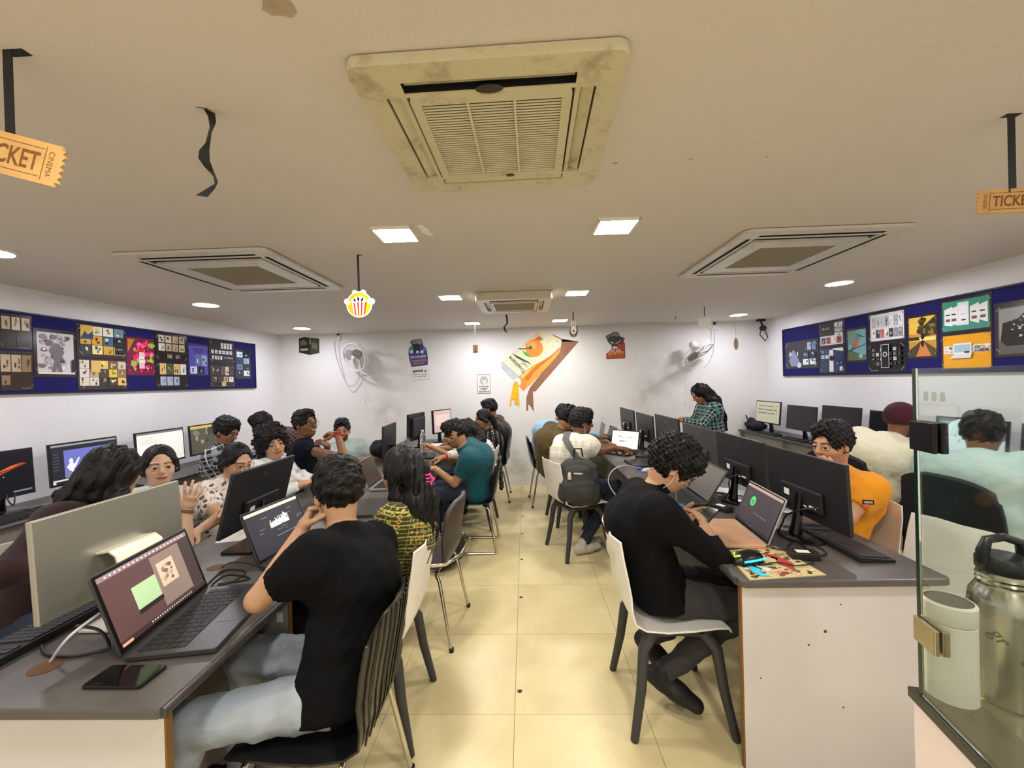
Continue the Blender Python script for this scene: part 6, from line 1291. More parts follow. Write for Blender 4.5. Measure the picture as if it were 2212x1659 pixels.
# left front: man in the black T-shirt
hd = A3(729, 1062, 1.53); el = A3(556, 1296, 1.30)
D = person('person in a black T-shirt and pale jeans chin on fist at the left front', (-.64, 1.37, .56), hd, 172, 138, 8, skin=(184, 142, 108), shirt=TEE, pants=LJEANS, hair='short', hunch=.06, hem=.07, beard=.5, bulk=1.0, res=.85,
    arms={'L': dict(elbow=el, wrist=A3(652, 1146, 1.47), dir=(.02, .05, .08), palm=(.7, .35, .1), curl=1.5), 'R': dict(wrist=A3(700, 1215, 1.75), curl=.5)},
    knees=[(-1.05, 1.47, .56), (-1.02, 1.16, .55)], ankles=[(-1.10, 1.5, .10), (-1.08, 1.12, .10)])
# woman in the green patterned top
hd = A3(868, 1022, 1.98)
D = person('person with very long black hair and a green patterned top at the left desk', (-.66, 1.90, .56), hd, 170, 160, 6, sex='f', skin=(176, 132, 102), shirt=cloth('kurta_print', (50, 54, 26), 'kurta', (186, 172, 84), (140, 66, 44)), sleeve='half', hair='long', hlen=.27, hem=.10, pants=BPANT, hs=1.04, hairvol=1.3, hair_dir=(.0, -.06, -1),
    arms={'L': dict(wrist=(-.95, 1.80, .80), curl=.5), 'R': dict(wrist=(-.98, 2.02, .80), curl=.5)})
b = D['base']; p = Vector(A3(923, 1036, 1.93)-b); T = frame(p, Vector((.3, .9, 0)).normalized(), Vector((0, 0, 1)), Vector((.9, -.3, 0)).normalized()); mb = MB(T)
for k in range(4): mb.tube([(.0, -.024+.016*k, -.012), (-.016, -.024+.016*k, .006), (0, -.024+.016*k, .014)], .003, 6)
mb.tube([(0, -.03, .012), (.012, 0, .022), (0, .03, .012)], .006, 6); mb.tube([(.008, -.012, .016), (.034, 0, .02), (.008, .012, .016)], .005, 6); mb.build('hair_clip', mat('pink_plastic', (250, 80, 160), .3), D['t'], 60)
# man in teal
hd = A3(982, 938, 3.74)
D = person('person in a teal T-shirt and glasses typing at the left desk', (-.47, 3.82, .56), hd, 182, 184, 24, skin=(168, 124, 92), shirt=cloth('teal_tee', (14, 74, 84)), hair='fade', hm=HAIR, glasses=GLD, beard=.45, hunch=.1, hem=.06, bulk=1.12, hairvol=1.5,
    arms={'L': dict(elbow=A3(982, 1044, 3.62), wrist=A3(940, 1012, 3.62), curl=.55, dir=(-1, 0, .05)), 'R': dict(wrist=A3(957, 988, 3.95), dir=(-1, 0, -.15), curl=.6)})
band(D, -1, .86, .031, mat('pale_bangle', (220, 206, 180), .3, .5)); band(D, 1, .84, .031, mat('red_thread', (186, 30, 36), .7), n=3)
# person between teal man and the girl
hd = A3(1006, 930, 4.33)
D = person('person with loose dark hair in a white top mostly hidden behind the man in teal', (-.50, 4.42, .56), hd, 182, 186, 20, sex='f', skin=(168, 120, 86), shirt=cloth('white_floral', (226, 222, 214), 'floral', (150, 140, 150), (180, 150, 140)), sleeve='half', hair='long', hlen=.22, hunch=.08, res=1.3, hair_dir=(.35, -.1, -1),
    arms={'L': dict(elbow=A3(972, 984, 4.22), wrist=A3(934, 966, 4.2), curl=.5), 'R': dict(wrist=(-1.0, 4.5, .82))})
hd = A3(1044, 905, 4.86)
D = person('person with tied hair in a black polka dot top at the left desk', (-.42, 4.92, .56), hd, 186, 190, 16, sex='f', skin=(140, 98, 70), shirt=cloth('polka_dot', (24, 22, 28), 'dots', (190, 186, 188), (0, 0, 0)), hair='tied', hlen=.24, res=1.3, hunch=.05, arms={'L': dict(wrist=(-.92, 4.80, .82))})
MB().sphere(Vector(D['H'](-.081, .0, -.045)-D['base']), .008).build('earring', GLD, D['t'], 180)
hd = A3(1057, 884, 5.36)
person('person in a dark leather jacket nearest to the back wall left of the aisle', (-.36, 5.42, .56), hd, 176, 172, 14, skin=(140, 96, 70), shirt=cloth('leather_jacket', (34, 32, 30), rough=.45), sleeve='long', hair='neat', res=1.3, hunch=.07, bulk=1.1, collar=cloth('grey_collar', (110, 106, 100)), arms={'L': dict(wrist=(-.88, 5.3, .82)), 'R': dict(wrist=(-.9, 5.5, .82))})
# right of the aisle, far end
hd = A3(1217, 896, 5.28)
person('person in a light blue shirt leaning forward nearest to the back wall on the right', (.17, 5.2, .56), hd, 12, 20, 25, skin=(150, 106, 78), shirt=cloth('light_blue_shirt', (142, 182, 214)), sleeve='long', hair='short', res=1.3, hunch=.12, collar=cloth('light_blue_shirt', (142, 182, 214)), arms={'L': dict(wrist=(.95, 5.3, .82)), 'R': dict(wrist=(.93, 5.1, .82))})
hd = A3(1226, 905, 4.55)
person('person in an olive brown shirt bending over behind the white shirt', (.24, 4.6, .56), hd, 14, 22, 35, skin=(150, 106, 78), shirt=cloth('olive_shirt', (84, 68, 34)), sleeve='long', hair='curly', hairvol=.6, res=1.3, hunch=.11, bulk=1.08, arms={'L': dict(wrist=(.9, 4.7, .82)), 'R': dict(wrist=(.9, 4.5, .82))})
hd = A3(1257, 912, 3.88)
D = person('person in a white checked shirt reaching to a laptop beside the grey backpack', (.42, 3.78, .56), hd, 30, 10, 10, skin=(120, 80, 56), shirt=cloth('white_check', (232, 228, 212), 'check', (196, 192, 178), (222, 216, 200)), hair='short', hairvol=1.5, res=1.1, hunch=.09, hem=.08, bulk=1.16, shoe=SHOEW, collar=cloth('white_check', (232, 228, 212)), arms={'R': dict(elbow=A3(1298, 975, 3.7), wrist=A3(1328, 968, 3.85), dir=(.8, .3, -.2), curl=.7), 'L': dict(wrist=(.95, 4.05, .84), curl=.5)},
    ankles=[(.47, 3.62, .085), (.52, 3.72, .12)])
mb = MB(); mb.tube([Vector(D['H'](.079, .004, -.02)-D['base']), Vector(D['H'](.07, .02, -.08)-D['base']), Vector(D['N']+D['fr']*.07-D['base'])], .0022, 5); mb.build('earphone_cable', mat('white_cable', (208, 204, 206), .5), D['t'], 60)
# standing woman with the braid
hd = A3(1512, 851, 5.0)
D = person('person standing with a long braid in a teal and black plaid top', (hd[0]+.16, 5.0, .80), hd, 182, 184, 34, sex='f', skin=(170, 120, 88), shirt=cloth('teal_plaid', (26, 34, 52), 'plaid', (96, 140, 134), (206, 210, 200)), sleeve='long', hair='long', hlen=.36, stand=True, res=1.15, hunch=.02, hair_dir=(.30, -.10, -1), hem=.08, pants=BPANT, arms={'L': dict(wrist=A3(1472, 908, 4.9), curl=.5), 'R': dict(wrist=A3(1478, 905, 5.15), curl=.5)})
# man in orange
hd = A3(1797, 960, 2.38)
D = person('person in an orange polo shirt with a hand on the cheek at the right desk', (1.68, 2.38, .56), hd, 184, 196, 8, skin=(194, 146, 112), shirt=cloth('orange_polo', (226, 148, 30)), hair='short', hairvol=1.2, hunch=.08, hem=.06, collar=cloth('black_collar', (36, 34, 34)), beard=.2, bulk=1.05,
    arms={'L': dict(elbow=A3(1832, 1118, 2.14), wrist=A3(1800, 1030, 2.22), dir=(-.15, .1, .28), palm=(0, 1, .1), curl=[.6, .9, .9, .9, .9]), 'R': dict(wrist=(1.56, 2.56, .80), curl=.5)})
c = A3(1832, 1054, 2.0); S_, E_, *_ = D['ap'][-1]; q = S_+(E_-S_)*.42; nv = nrm(V3(-.25, -1, .15)); q = q+nv*.0745; T = frame(Vector(q-D['base']), Vector(nrm(np.cross(V3(0, 0, 1), nv))), Vector((0, 0, 1)), Vector(nv)); MB(T).box((-.024, -.01, -.004), (.024, .012, .002)).build('sleeve_badge', mat('badge_black', (30, 22, 22), .6), D['t']); MB(T).box((-.018, -.004, .002), (.018, .006, .0026)).build('badge_print', mat('badge_grey', (190, 180, 170), .6), D['t']); MB(T).box((-.024, -.028, -.004), (.004, -.01, .0014)).build('sleeve_badge', mat('badge_red', (226, 86, 50), .6), D['t'])
# right wall row
hd = A3(1948, 908, 3.02)
person('person in a cream shirt and maroon cap at the right wall desk', (2.36, 3.0, .58), hd, 24, 10, 6, skin=(120, 82, 60), shirt=cloth('cream_shirt', (222, 216, 188), bump=.5), sleeve='long', hair='cap', hm=mat('maroon_cloth', (66, 22, 34), .9, bump=.3, bscale=90), beard=.85, bulk=1.18, hunch=.08, hem=.03, collar=cloth('cream_shirt', (222, 216, 188)), arms={'L': dict(wrist=(3.1, 3.2, .84)), 'R': dict(wrist=(3.1, 2.85, .84))})
hd = A3(2124, 938, 2.46)
person('person in a mint green shirt seen through the glass screen', (2.38, 2.26, .58), hd, 24, 26, 10, skin=(126, 90, 70), shirt=cloth('mint_shirt_dull', (184, 204, 198), bump=.4), sleeve='half', hair='short', hm=HAIRB, bulk=1.15, hunch=.10, hem=.04, collar=cloth('mint_shirt_dull', (184, 204, 198)), arms={'L': dict(wrist=(3.05, 2.6, .84)), 'R': dict(wrist=(3.05, 2.25, .84))})
# left row behind the silver computer
hd = A3(246, 1024, 1.93)
person('person with long dark hair seen from behind over the silver computer', (-2.20, 1.74, .56), hd, 8, 78, 10, sex='f', skin=(186, 140, 106), shirt=cloth('dark_maroon_top', (44, 26, 28)), sleeve='long', hair='long', hlen=.34, hm=HAIRB, hairvol=1.8, hs=1.06, hair_dir=(-.1, -.22, -1), hunch=.04, arms={'R': dict(wrist=(-1.80, 1.62, .84)), 'L': dict(wrist=(-1.8, 1.85, .84))})
hd = A3(345, 1006, 2.28); wr = A3(404, 1098, 2.02)
D = person('person with tied back hair looking at the camera with one hand raised', (-2.13, 2.2, .56), hd, -6, -42, 2, sex='f', skin=(208, 168, 140), shirt=cloth('pale_top', (214, 212, 204)), sleeve='short', hair='tied', hlen=.12, res=.9, hunch=.03,
    arms={'R': dict(elbow=A3(400, 1180, 1.98), wrist=wr, dir=(.07, -.02, .14), palm=(-.5, .8, .1), curl=[.2, .12, .2, .3, .35], spread=.16), 'L': dict(wrist=(-1.72, 2.3, .84))})
band(D, 1, .9, .030, mat('brown_bangle', (110, 74, 50), .5), n=2)
hd = A3(512, 996, 2.62)
D = person('person with thin glasses in a white flowered top behind the black monitor', (-2.03, 2.62, .56), hd, -4, -22, 20, sex='f', skin=(196, 154, 124), shirt=cloth('white_flowered', (230, 222, 212), 'floral', (104, 88, 92), (170, 120, 110)), sleeve='short', hair='tied', hlen=.1, hunch=.06, glasses=GLD, arms={'R': dict(elbow=A3(470, 1120, 2.35), wrist=A3(424, 1150, 2.1), dir=(-.1, -1, -.2), curl=.4), 'L': dict(wrist=(-1.72, 2.75, .84))})
hd = A3(588, 957, 3.02)
person('person with a curly mop of hair in a white top smiling to the camera', (-1.98, 3.0, .56), hd, 0, -40, 4, hroll=-12, skin=(196, 150, 120), shirt=cloth('white_top', (222, 224, 226)), sleeve='long', hair='mop', hm=HAIRB, smile=.5, hunch=.06, arms={'R': dict(wrist=(-1.6, 2.86, .84)), 'L': dict(wrist=(-1.6, 3.14, .84))})
hd = A3(489, 932, 3.66)
person('person in a black and white plaid shirt looking down at the left', (-2.68, 3.72, .56), hd, 20, -4, 24, skin=(150, 106, 78), shirt=cloth('mono_plaid', (26, 32, 52), 'plaid', (150, 152, 156), (226, 224, 218)), sleeve='long', hair='short', hairvol=1.5, hunch=.08, collar=cloth('mono_plaid', (26, 32, 52)), arms={'R': dict(wrist=(-2.25, 3.6, .80)), 'L': dict(wrist=(-2.25, 3.85, .80))})
hd = A3(566, 918, 4.28)
person('person in a maroon check shirt bending towards the left wall desk', (-2.34, 4.36, .56), hd, 190, 196, 30, skin=(110, 76, 58), shirt=cloth('maroon_check', (52, 30, 38), 'check', (140, 112, 112), (70, 36, 44)), sleeve='long', hair='neat', hairvol=1.3, hunch=.14, res=1.1, arms={'L': dict(wrist=(-3.0, 4.2, .84)), 'R': dict(wrist=(-3.0, 4.5, .84))})
hd = A3(660, 917, 3.56)
D = person('person in a navy T-shirt and glasses flexing one arm', (-1.93, 3.5, .56), hd, 28, -20, -6, skin=(134, 92, 64), shirt=cloth('navy_tee', (18, 22, 34)), sleeve='cap', hair='short', glasses=GLS, smile=1., hunch=.03, hem=.05, res=.95,
    arms={'R': dict(elbow=A3(745, 992, 3.22), wrist=A3(729, 938, 3.30), dir=(-.85, .1, .12), palm=(-.2, .1, -1), curl=[.8, 1.1, 1.2, 1.2, 1.2]), 'L': dict(wrist=A3(708, 962, 3.55), dir=(-.3, -.5, .35), palm=(-.6, -.4, 0), curl=1.4)})
band(D, 1, .93, .031, mat('red_thread', (186, 30, 36), .7), n=4)
hd = A3(739, 930, 4.38)
person('person with a beard in a mint polo shirt smiling at the back left', (-1.95, 4.44, .56), hd, -72, -68, 4, skin=(176, 126, 96), shirt=cloth('mint_polo', (180, 196, 194), bump=.35), sleeve='short', hair='neat', beard=.9, smile=1., bulk=1.28, hunch=.02, hem=.04, collar=cloth('mint_polo', (180, 196, 194)), arms={'R': dict(wrist=(-1.75, 4.1, .70)), 'L': dict(wrist=(-1.65, 4.15, .78))})
# ================================================================== SMALL THINGS
def soft(name, label, cat, prims, m, h=.01, nz=(), group=None):
    """soft object from a signed distance shape, origin at its lowest point"""
    F, xs, lo = field(prims, h)
    for k, (lam, amp) in enumerate(nz): add_noise(F, xs, h, waves(len(label)*7+k, lam, amp))
    v, q = surf(F, lo, h); b = np.array([v[:, 0].mean(), v[:, 1].mean(), v[:, 2].min()]); t = thing(name, label, cat, b, 0, group); o = sdf_obj('shell', [(v, q)], m, t, b); return t, b
AX = (V3(1, 0, 0), V3(0, 1, 0), V3(0, 0, 1))
def keyboard(x, y, face, label, w=.44, d=.145, z=.75, m=None):
    t = thing('keyboard', label, 'keyboard', (x, y, z), math.radians(face), 'desktop keyboards'); m = m or mat('keyboard_black', (26, 26, 28), .5)
    mb = MB(); mb.prism([(-d/2, 0), (d/2, 0), (d/2, .012), (-d/2, .024)], -w/2, w/2, frame((0, 0, 0), (1, 0, 0), (0, 0, 1), (0, -1, 0))); mb.build('body', m, t, bevel=.003)
    mb = MB()
    for i in range(6):
        for j in range(20):
            if j in (14, 17): continue
            x0 = -d*.42+i*d*.14; y0 = -w*.48+j*w*.96/20; zz = .024-.012*(x0+d*.57)/d; mb.box((x0, y0, zz-.001), (x0+d*.115, y0+w*.96/20*.84, zz+.005))
    mb.build('keys', mat('key_cap', (44, 44, 46), .55), t)['kind'] = 'stuff'; return t
keyboard(-1.60, 1.29, 180, 'black keyboard lying behind the silver computer at the left front', .42)
keyboard(1.42, 1.93, 0, 'black keyboard under the nearest monitor on the right desk', .43)
keyboard(-3.20, 2.45, 0, 'black keyboard before the glowing bird screen', z=.76); keyboard(-3.20, 3.05, 0, 'black keyboard before the violet screen', z=.76, w=.42); keyboard(-3.2, 4.25, 0, 'black keyboard before the olive screen', z=.76)
keyboard(3.112, 5.36, 180, 'black keyboard before the screen with writing', z=.76, w=.40, d=.10); keyboard(3.112, 4.85, 180, 'black keyboard before the switched off monitor next to the writing', z=.76, w=.40, d=.10); keyboard(3.112, 3.05, 180, 'black keyboard under the pale disc screen', z=.76, w=.40, d=.10)
def mouse(p, face, label, m, top=None, s=1.):
    t = thing('computer_mouse', label, 'mouse', p, math.radians(face), 'computer mice')
    F, xs, lo = field([ell((0, 0, .004), (.058*s, .032*s, .034*s), AX, .01, cuts=[(V3(0, 0, 0), V3(0, 0, -1))]), ell((.02*s, 0, .004), (.04*s, .033*s, .03*s), AX, .01, cuts=[(V3(0, 0, 0), V3(0, 0, -1))])], .0035); v, q = surf(F, lo, .0035); sdf_obj('body', [(v, q)], m, t, (0, 0, 0))
    mb = MB(); mb.cyl((.038*s, -.003, .026*s), (.038*s, .003, .026*s), .009*s); mb.build('wheel', mat('wheel_grey', (90, 90, 92), .5), t, 50)
    if top: top(t)
    return t
def rgb(t, q=1.28):
    S_ = Matrix.Diagonal((q, q, q, 1))
    e = lambda n, c: mat(n, c, .3, emit=c, estr=1.6)
    mb = MB(S_); mb.tube([(.045, -.026, .012), (.02, -.030, .014), (-.01, -.029, .014), (-.035, -.022, .012)], .0034, 6); mb.build('glow_strip', e('glow_cyan', (40, 220, 240)), t, 60)
    mb = MB(S_); mb.tube([(.045, .026, .012), (.02, .030, .014), (-.01, .029, .014), (-.035, .022, .012)], .0022, 6); mb.tube([(-.04, -.012, .03), (-.052, 0, .024), (-.04, .012, .03)], .0024, 6); mb.build('glow_strip', e('glow_green', (150, 240, 60)), t, 60)
MG = mat('mouse_black', (18, 18, 20), .25)
mp_ = [at_z(*n, .752) for n in ((1562, 1190), (1675, 1180), (1785, 1242), (1620, 1253))]; c = sum(mp_, Vector())/4
t = thing('mouse_pad', 'game art mouse pad on the front corner of the right desk', 'mouse pad', (c.x, c.y, .75)); P2 = [(p.x-c.x, p.y-c.y) for p in mp_]
MB().color((196, 178, 130)).prism(P2, .0, .003).build('pad', colmat('pad_print', .7), t)
mb = MB(); rg = random.Random(3)
def mpt(u, v): a, b, c_, d = [Vector(q) for q in P2]; return (a*(1-u)+b*u)*(1-v)+(d*(1-u)+c_*u)*v
for k in range(150):
    u, v = rg.uniform(.06, .94), rg.uniform(.06, .94); col = rg.choice([(120, 112, 80), (70, 64, 48), (150, 50, 44), (200, 120, 100), (36, 34, 32), (210, 196, 150), (96, 90, 60)] if u > .3 or v < .5 else [(30, 28, 28), (180, 90, 50), (150, 200, 210), (70, 66, 60)])
    n = rg.randint(4, 6); r = rg.uniform(.02, .075); a0 = rg.uniform(0, 6); mb.color(col); mb.poly([(*mpt(min(.97, max(.03, u+r*rg.uniform(.4, 1.3)*math.cos(a0+6.283*i/n))), min(.97, max(.03, v+r*rg.uniform(.3, .8)*math.sin(a0+6.283*i/n)))), .0032+k*.000008) for i in range(n)])
for pts, col in (([(.14, .62), (.24, .6), (.3, .72), (.22, .8), (.3, .95), (.18, .93), (.13, .78)], (60, 190, 220)), ([(.2, .6), (.34, .62), (.42, .75), (.34, .82), (.26, .7)], (214, 210, 200)), ([(.55, .2), (.75, .3), (.82, .6), (.7, .85), (.6, .6), (.66, .45)], (170, 60, 54)), ([(.62, .3), (.72, .42), (.66, .5)], (226, 190, 180))):
    mb.color(col); mb.poly([(*mpt(u, v), .0046) for u, v in pts])
mb.build('print', colmat('pad_print', .7), t)
pm = at_z(1614, 1212, .757); mouse((pm.x, pm.y, .7555), 20, 'black gaming mouse glowing cyan and green on the mouse pad', MG, rgb, 1.25)
pm = at_z(1470, 1100, .76); mouse((pm.x, pm.y, .75), 60, 'blue and black mouse behind the man with the phone', mat('mouse_blue', (52, 96, 170), .3))
pm = at_z(925, 992, .76); mouse((-1.0, 3.95, .75), 180, 'red mouse under the hand of the man in teal', mat('mouse_red', (200, 40, 60), .3), s=.9)
pm = at_x(135, 1078, -3.2); mouse((-3.2, 2.74, .76), 0, 'black mouse between two keyboards on the left wall desk', MG)
mouse((3.14, 4.57, .76), 180, 'black mouse on the right wall desk before the large switched off monitor', MG)
def phone(label, T, w=.076, h=.16, m=None, cam=False):
    o = thing('phone', label, 'phone'); o.matrix_world = T
    MB().rrect(w, h, .01, -.004, .004).build('body', m or mat('phone_black', (18, 18, 20), .25), o, bevel=.0015); MB().rrect(w*.94, h*.96, .008, .0041, .0045).build('glass', mat('phone_glass', (8, 8, 10), .08), o)
    if cam: MB().rrect(.026, .04, .006, -.0065, -.004, TR((w*.2, h*.34, 0))).build('camera_bump', mat('phone_black', (18, 18, 20), .25), o)
    return o
q = [at_z(*n, .755) for n in ((180, 1487), (310, 1487), (358, 1437), (235, 1437))]; c = sum(q, Vector())/4; d = ((q[1]-q[0])+(q[2]-q[3])).normalized(); y_ = Vector((-d.y, d.x, 0)); phone('black phone lying flat on the left front desk', frame((c.x, c.y, .7545), -y_, d, Vector((0, 0, 1))), .085, .165)
nn = Vector((-.55, -.10, .80)).normalized(); hv = Vector((.75, .30, .45)); hv = (hv-nn*hv.dot(nn)).normalized()   # phone held by the man in black
zv = nn; xv = hv.cross(zv); phone('black phone held in both hands by the man in black', frame(PHONE_C, xv, hv, zv), .08, .165, cam=True)
# glass counter at the right edge
GW = mat('glass_pane', (236, 247, 240), .02, trans=1., ior=1.45, spec=.5); GE = mat('glass_edge', (8, 38, 32), .12)
g0 = Vector((.684, .740, 0)); gd = Vector((-.04, -.19, 0)).normalized(); gn = Vector((gd.y, -gd.x, 0)); gn = gn if gn.x > 0 else -gn; GL = .95
T = frame((0, 0, 0), gd, gn, Vector((0, 0, 1)))
t = thing('glass_counter', 'low counter with an upright glass screen at the right edge', 'counter', (g0.x, g0.y, 0)); 
CW = mat('counter_wall', (228, 212, 202), .6, bump=.05); SILL = mat('black_granite', (52, 50, 44), .25, var=.1, vscale=60)
MB(T).box((-.012, -.006, 0), (GL, .075, .942)).build('low_wall', CW, t); MB(T).box((-.022, -.010, .942), (GL, .085, .960)).build('sill', SILL, t, bevel=.002)
MB(T).box((.0065, -.004, .962), (GL, .003, 1.534)).build('glass_pane', GW, t); MB(T).box((-.0016, -.0045, .962), (.0065, .0035, 1.5345)).build('glass_edge', GE, t)
mb = MB(T); mb.box((-.03, .085, .926), (GL, .5, .946)); mb.build('inner_ledge', mat('ledge_dark', (74, 72, 58), .2), t)
BRS = mat('brushed_metal', (186, 172, 140), .25, .8); DKM = mat('clamp_dark', (40, 36, 38), .2, .7)
def clamp(pt, w, h, m, nm):
    z = at_y(*pt, .73).z; MB(T).box((.0, -.012, z-h/2), (w, -.0045, z+h/2)).build(nm, m, t, bevel=.0015); MB(T).box((.0, .0035, z-h/2), (w, .014, z+h/2)).build(nm, m, t, bevel=.0015)
clamp((2005, 940), .055, .05, DKM, 'glass_clamp'); clamp((2008, 1362), .05, .042, BRS, 'glass_clamp'); MB(T).box((.17, -.011, .960), (.26, -.0045, .985)).build('sill_bracket', BRS, t, bevel=.001)
mb = MB(T)
for k in range(3): mb.rrect(.010, .016, .004, 0, .0003, frame((.03+.018*k, -.0043, 1.487), (1, 0, 0), (0, 0, 1), (0, -1, 0)))
mb.build('etched_mark', mat('etch_grey', (150, 158, 154), .6), t)
MB().lathe([(.0345, 0), (.0355, .004), (.0355, .145), (.0345, .146)], 28).build('body', mat('tumbler_white', (234, 230, 220), .35), tm_ := thing('tumbler', 'white tumbler with a grey lid behind the glass', 'bottle', (.738, .742, .946)), 40)
MB().lathe([(.0345, .147), (.0358, .149), (.0358, .178), (.033, .181), (.0315, .181), (.0315, .179)], 28, cap=False).build('lid_ring', mat('tumbler_white', (234, 230, 220), .35), tm_, 40); MB().lathe([(.0001, .1785), (.0315, .1785), (.0315, .181)], 28, cap=False).build('lid_top', mat('lid_grey', (88, 84, 80), .6), tm_)
STL = mat('steel', (186, 180, 164), .22, 1.); t = thing('steel_bottle', 'steel water bottle with a black loop lid at the photo right edge', 'bottle', (.842, .75, .946))
MB().lathe([(.04, 0), (.046, .004), (.047, .16), (.044, .185), (.036, .2), (.034, .205), (.036, .209), (.034, .213), (.036, .217), (.034, .221), (.034, .226)], 36).build('body', STL, t, 50); BLKP = mat('lid_black', (24, 24, 26), .4)
mb = MB(); mb.lathe([(.034, .226), (.036, .229), (.036, .246), (.03, .254), (.001, .256)], 28); mb.build('lid', BLKP, t, 40); mb = MB(); mb.tube([(-.034, .0, .24), (-.036, 0, .262), (-.028, 0, .282), (.0, 0, .286), (.028, 0, .276), (.034, 0, .25)], [.009, .009, .0075, .007, .0075, .009], 8); mb.build('loop_handle', BLKP, t, 60)
mb = MB(); put_text(mb, 'gr', (0, 0), h=.02, ang=-.9, M=frame((-.041, -.0235, .12), Vector((.5, -.86, 0)), (0, 0, 1), Vector((-.86, -.5, 0)))); mb.build('print', mat('print_dark', (70, 66, 58), .5), t)
# bottles on the left desk
p = at_z(770, 1037, .752); t = thing('pink_bottle', 'pink bottle with a red cap on the left desk', 'bottle', (p.x, p.y, .75)); MB().lathe([(.03, 0), (.033, .004), (.033, .1), (.026, .122), (.015, .13), (.015, .136)], 22).build('body', mat('pink_clear', (232, 70, 110), .15, trans=.5), t, 50); MB().lathe([(.017, .134), (.017, .168), (.014, .172)], 18).build('cap', mat('cap_red', (214, 24, 44), .35), t, 40)
t = thing('water_bottle', 'clear plastic water bottle on the left desk near the man in teal', 'bottle', (-1.19, 4.70, .75)); MB().lathe([(.03, 0), (.034, .006), (.034, .05), (.032, .055), (.034, .06), (.034, .12), (.031, .126), (.034, .132), (.034, .175), (.026, .205), (.013, .225), (.013, .236)], 20).build('body', mat('bottle_clear', (230, 236, 240), .08, trans=.9, ior=1.3), t, 50); MB().lathe([(.015, .234), (.015, .25), (.012, .252)], 16).build('cap', mat('cap_white', (236, 236, 236), .4), t, 40)
o = MB().rrect(.225, .36, .012, 0, .018, TR((-.995, 2.57, .75)) @ RZ(.08)).build('closed_laptop', LBK, bevel=.003); tag(o, 'closed black laptop on the left desk beside the woman in green', 'laptop')
PAP = mat('paper', (236, 232, 224), .7)
o = MB().prism([(-.1, -.14), (.1, -.15), (.11, .14), (-.1, .15)], 0, .0015, TR((-1.54, 2.20, .75)) @ RZ(.3)).build('paper_sheet', PAP); tag(o, 'white paper sheet under the black monitor with the round logo', 'paper')
t = thing('notebook', 'open notebook with pale pages on the left desk near the back', 'notebook', (-1.10, 5.12, .75), .2); MB().box((-.1, -.14, 0), (.1, .0, .012)).build('page_block', PAP, t, bevel=.003); MB().box((-.1, .004, 0), (.1, .14, .014)).build('page_block', PAP, t, bevel=.003)
o = MB().rrect(.20, .32, .01, 0, .012, TR((1.03, 3.78, .75)) @ RZ(.05)).build('drawing_tablet', mat('tablet_black', (44, 42, 44), .4), bevel=.002); tag(o, 'flat black drawing tablet on the right desk beside the white cable', 'tablet')
o = MB().rrect(.05, .26, .01, 0, .018, TR((1.2, 4.06, .75)) @ RZ(1.4)).build('power_strip', mat('tablet_black', (44, 42, 44), .4), bevel=.003); tag(o, 'slim black bar lying behind the drawing tablet', 'power strip')
for k, (x, y, c_, a, lb) in enumerate(((.98, 3.52, (60, 70, 190), .4, 'violet marker pen among the pens on the right desk'), (1.08, 3.48, (50, 110, 220), 1.3, 'long blue pen pack on the right desk'), (1.12, 3.42, (70, 140, 230), .9, 'light blue pen pack on the right desk'))):
    o = MB().rrect(.035, .13, .01, 0, .014, TR((x, y, .75)) @ RZ(a)).build('pen_pack', mat('pen_%d' % k, c_, .35), bevel=.003); tag(o, lb, 'pen')
for k, (x, y, a, lb) in enumerate(((1.03, 3.36, .9, 'white cable clip nearest to the man in black on the right desk'), (1.0, 3.46, 2.0, 'white charger plug on the right desk by the pens'))):
    t = thing('charger', lb, 'charger', (x, y, .75), a); MB().rrect(.03, .06, .008, 0, .022).build('body', FW, t, bevel=.003); MB().box((-.008, .03, .006), (.008, .05, .014)).build('plug', FW, t)
def cable(label, pts, r=.0028, m=None, name='cable'):
    P = [Vector(p) for p in pts]; k = []
    for i in range(len(P)-1):
        p0, p1, p2, p3 = P[max(i-1, 0)], P[i], P[i+1], P[min(i+2, len(P)-1)]
        for s in range(6): u = s/6; k.append(.5*((2*p1)+(p2-p0)*u+(2*p0-5*p1+4*p2-p3)*u*u+(3*p1-p0-3*p2+p3)*u**3))
    k.append(P[-1]); o = MB().tube(k, r, 6).build(name, m or CB, smooth=60); tag(o, label, 'cable', 'loose cables'); return o
Z0 = .7535; az = lambda *a: at_z(*a, Z0)
cable('white cable looping over the edge of the right desk', [at_z(1420, 1008, .756), at_z(1385, 1012, .757), at_y(1350, 1005, 3.5), at_y(1325, 1015, 3.45), at_y(1314, 1035, 3.45), at_y(1320, 1055, 3.4), at_y(1345, 1090, 3.3)], .004, WC)
cable('pale cable rising from the desk hole at the left front', [at_z(103, 1444, .73), at_z(112, 1425, .757), at_y(150, 1375, 1.14), at_y(215, 1325, 1.2)], .004, WC)
cable('black cable curling at the corner of the left front laptop', [at_z(90, 1395, .756), at_z(100, 1413, .756), at_z(150, 1418, .756), at_z(200, 1410, .757), at_z(236, 1398, .757), at_y(215, 1362, 1.2), at_y(165, 1352, 1.22)], .0045)
cable('black cables looped beside the left desk hole', [az(445, 1265), az(485, 1232), az(530, 1235), az(505, 1255), az(455, 1268), az(490, 1242), az(540, 1250), az(470, 1262)], .0035)
cable('thin black cable running from the desk hole to the chart laptop', [az(478, 1226), az(500, 1215), az(540, 1218), az(565, 1228)], .0022)
cable('mouse cable winding over the mouse pad', [at_z(1640, 1222, .762), at_z(1680, 1215, .76), at_z(1720, 1222, .76), at_z(1755, 1215, .757), at_z(1740, 1198, .757), at_z(1700, 1190, .757), at_z(1665, 1183, .757)], .0024)
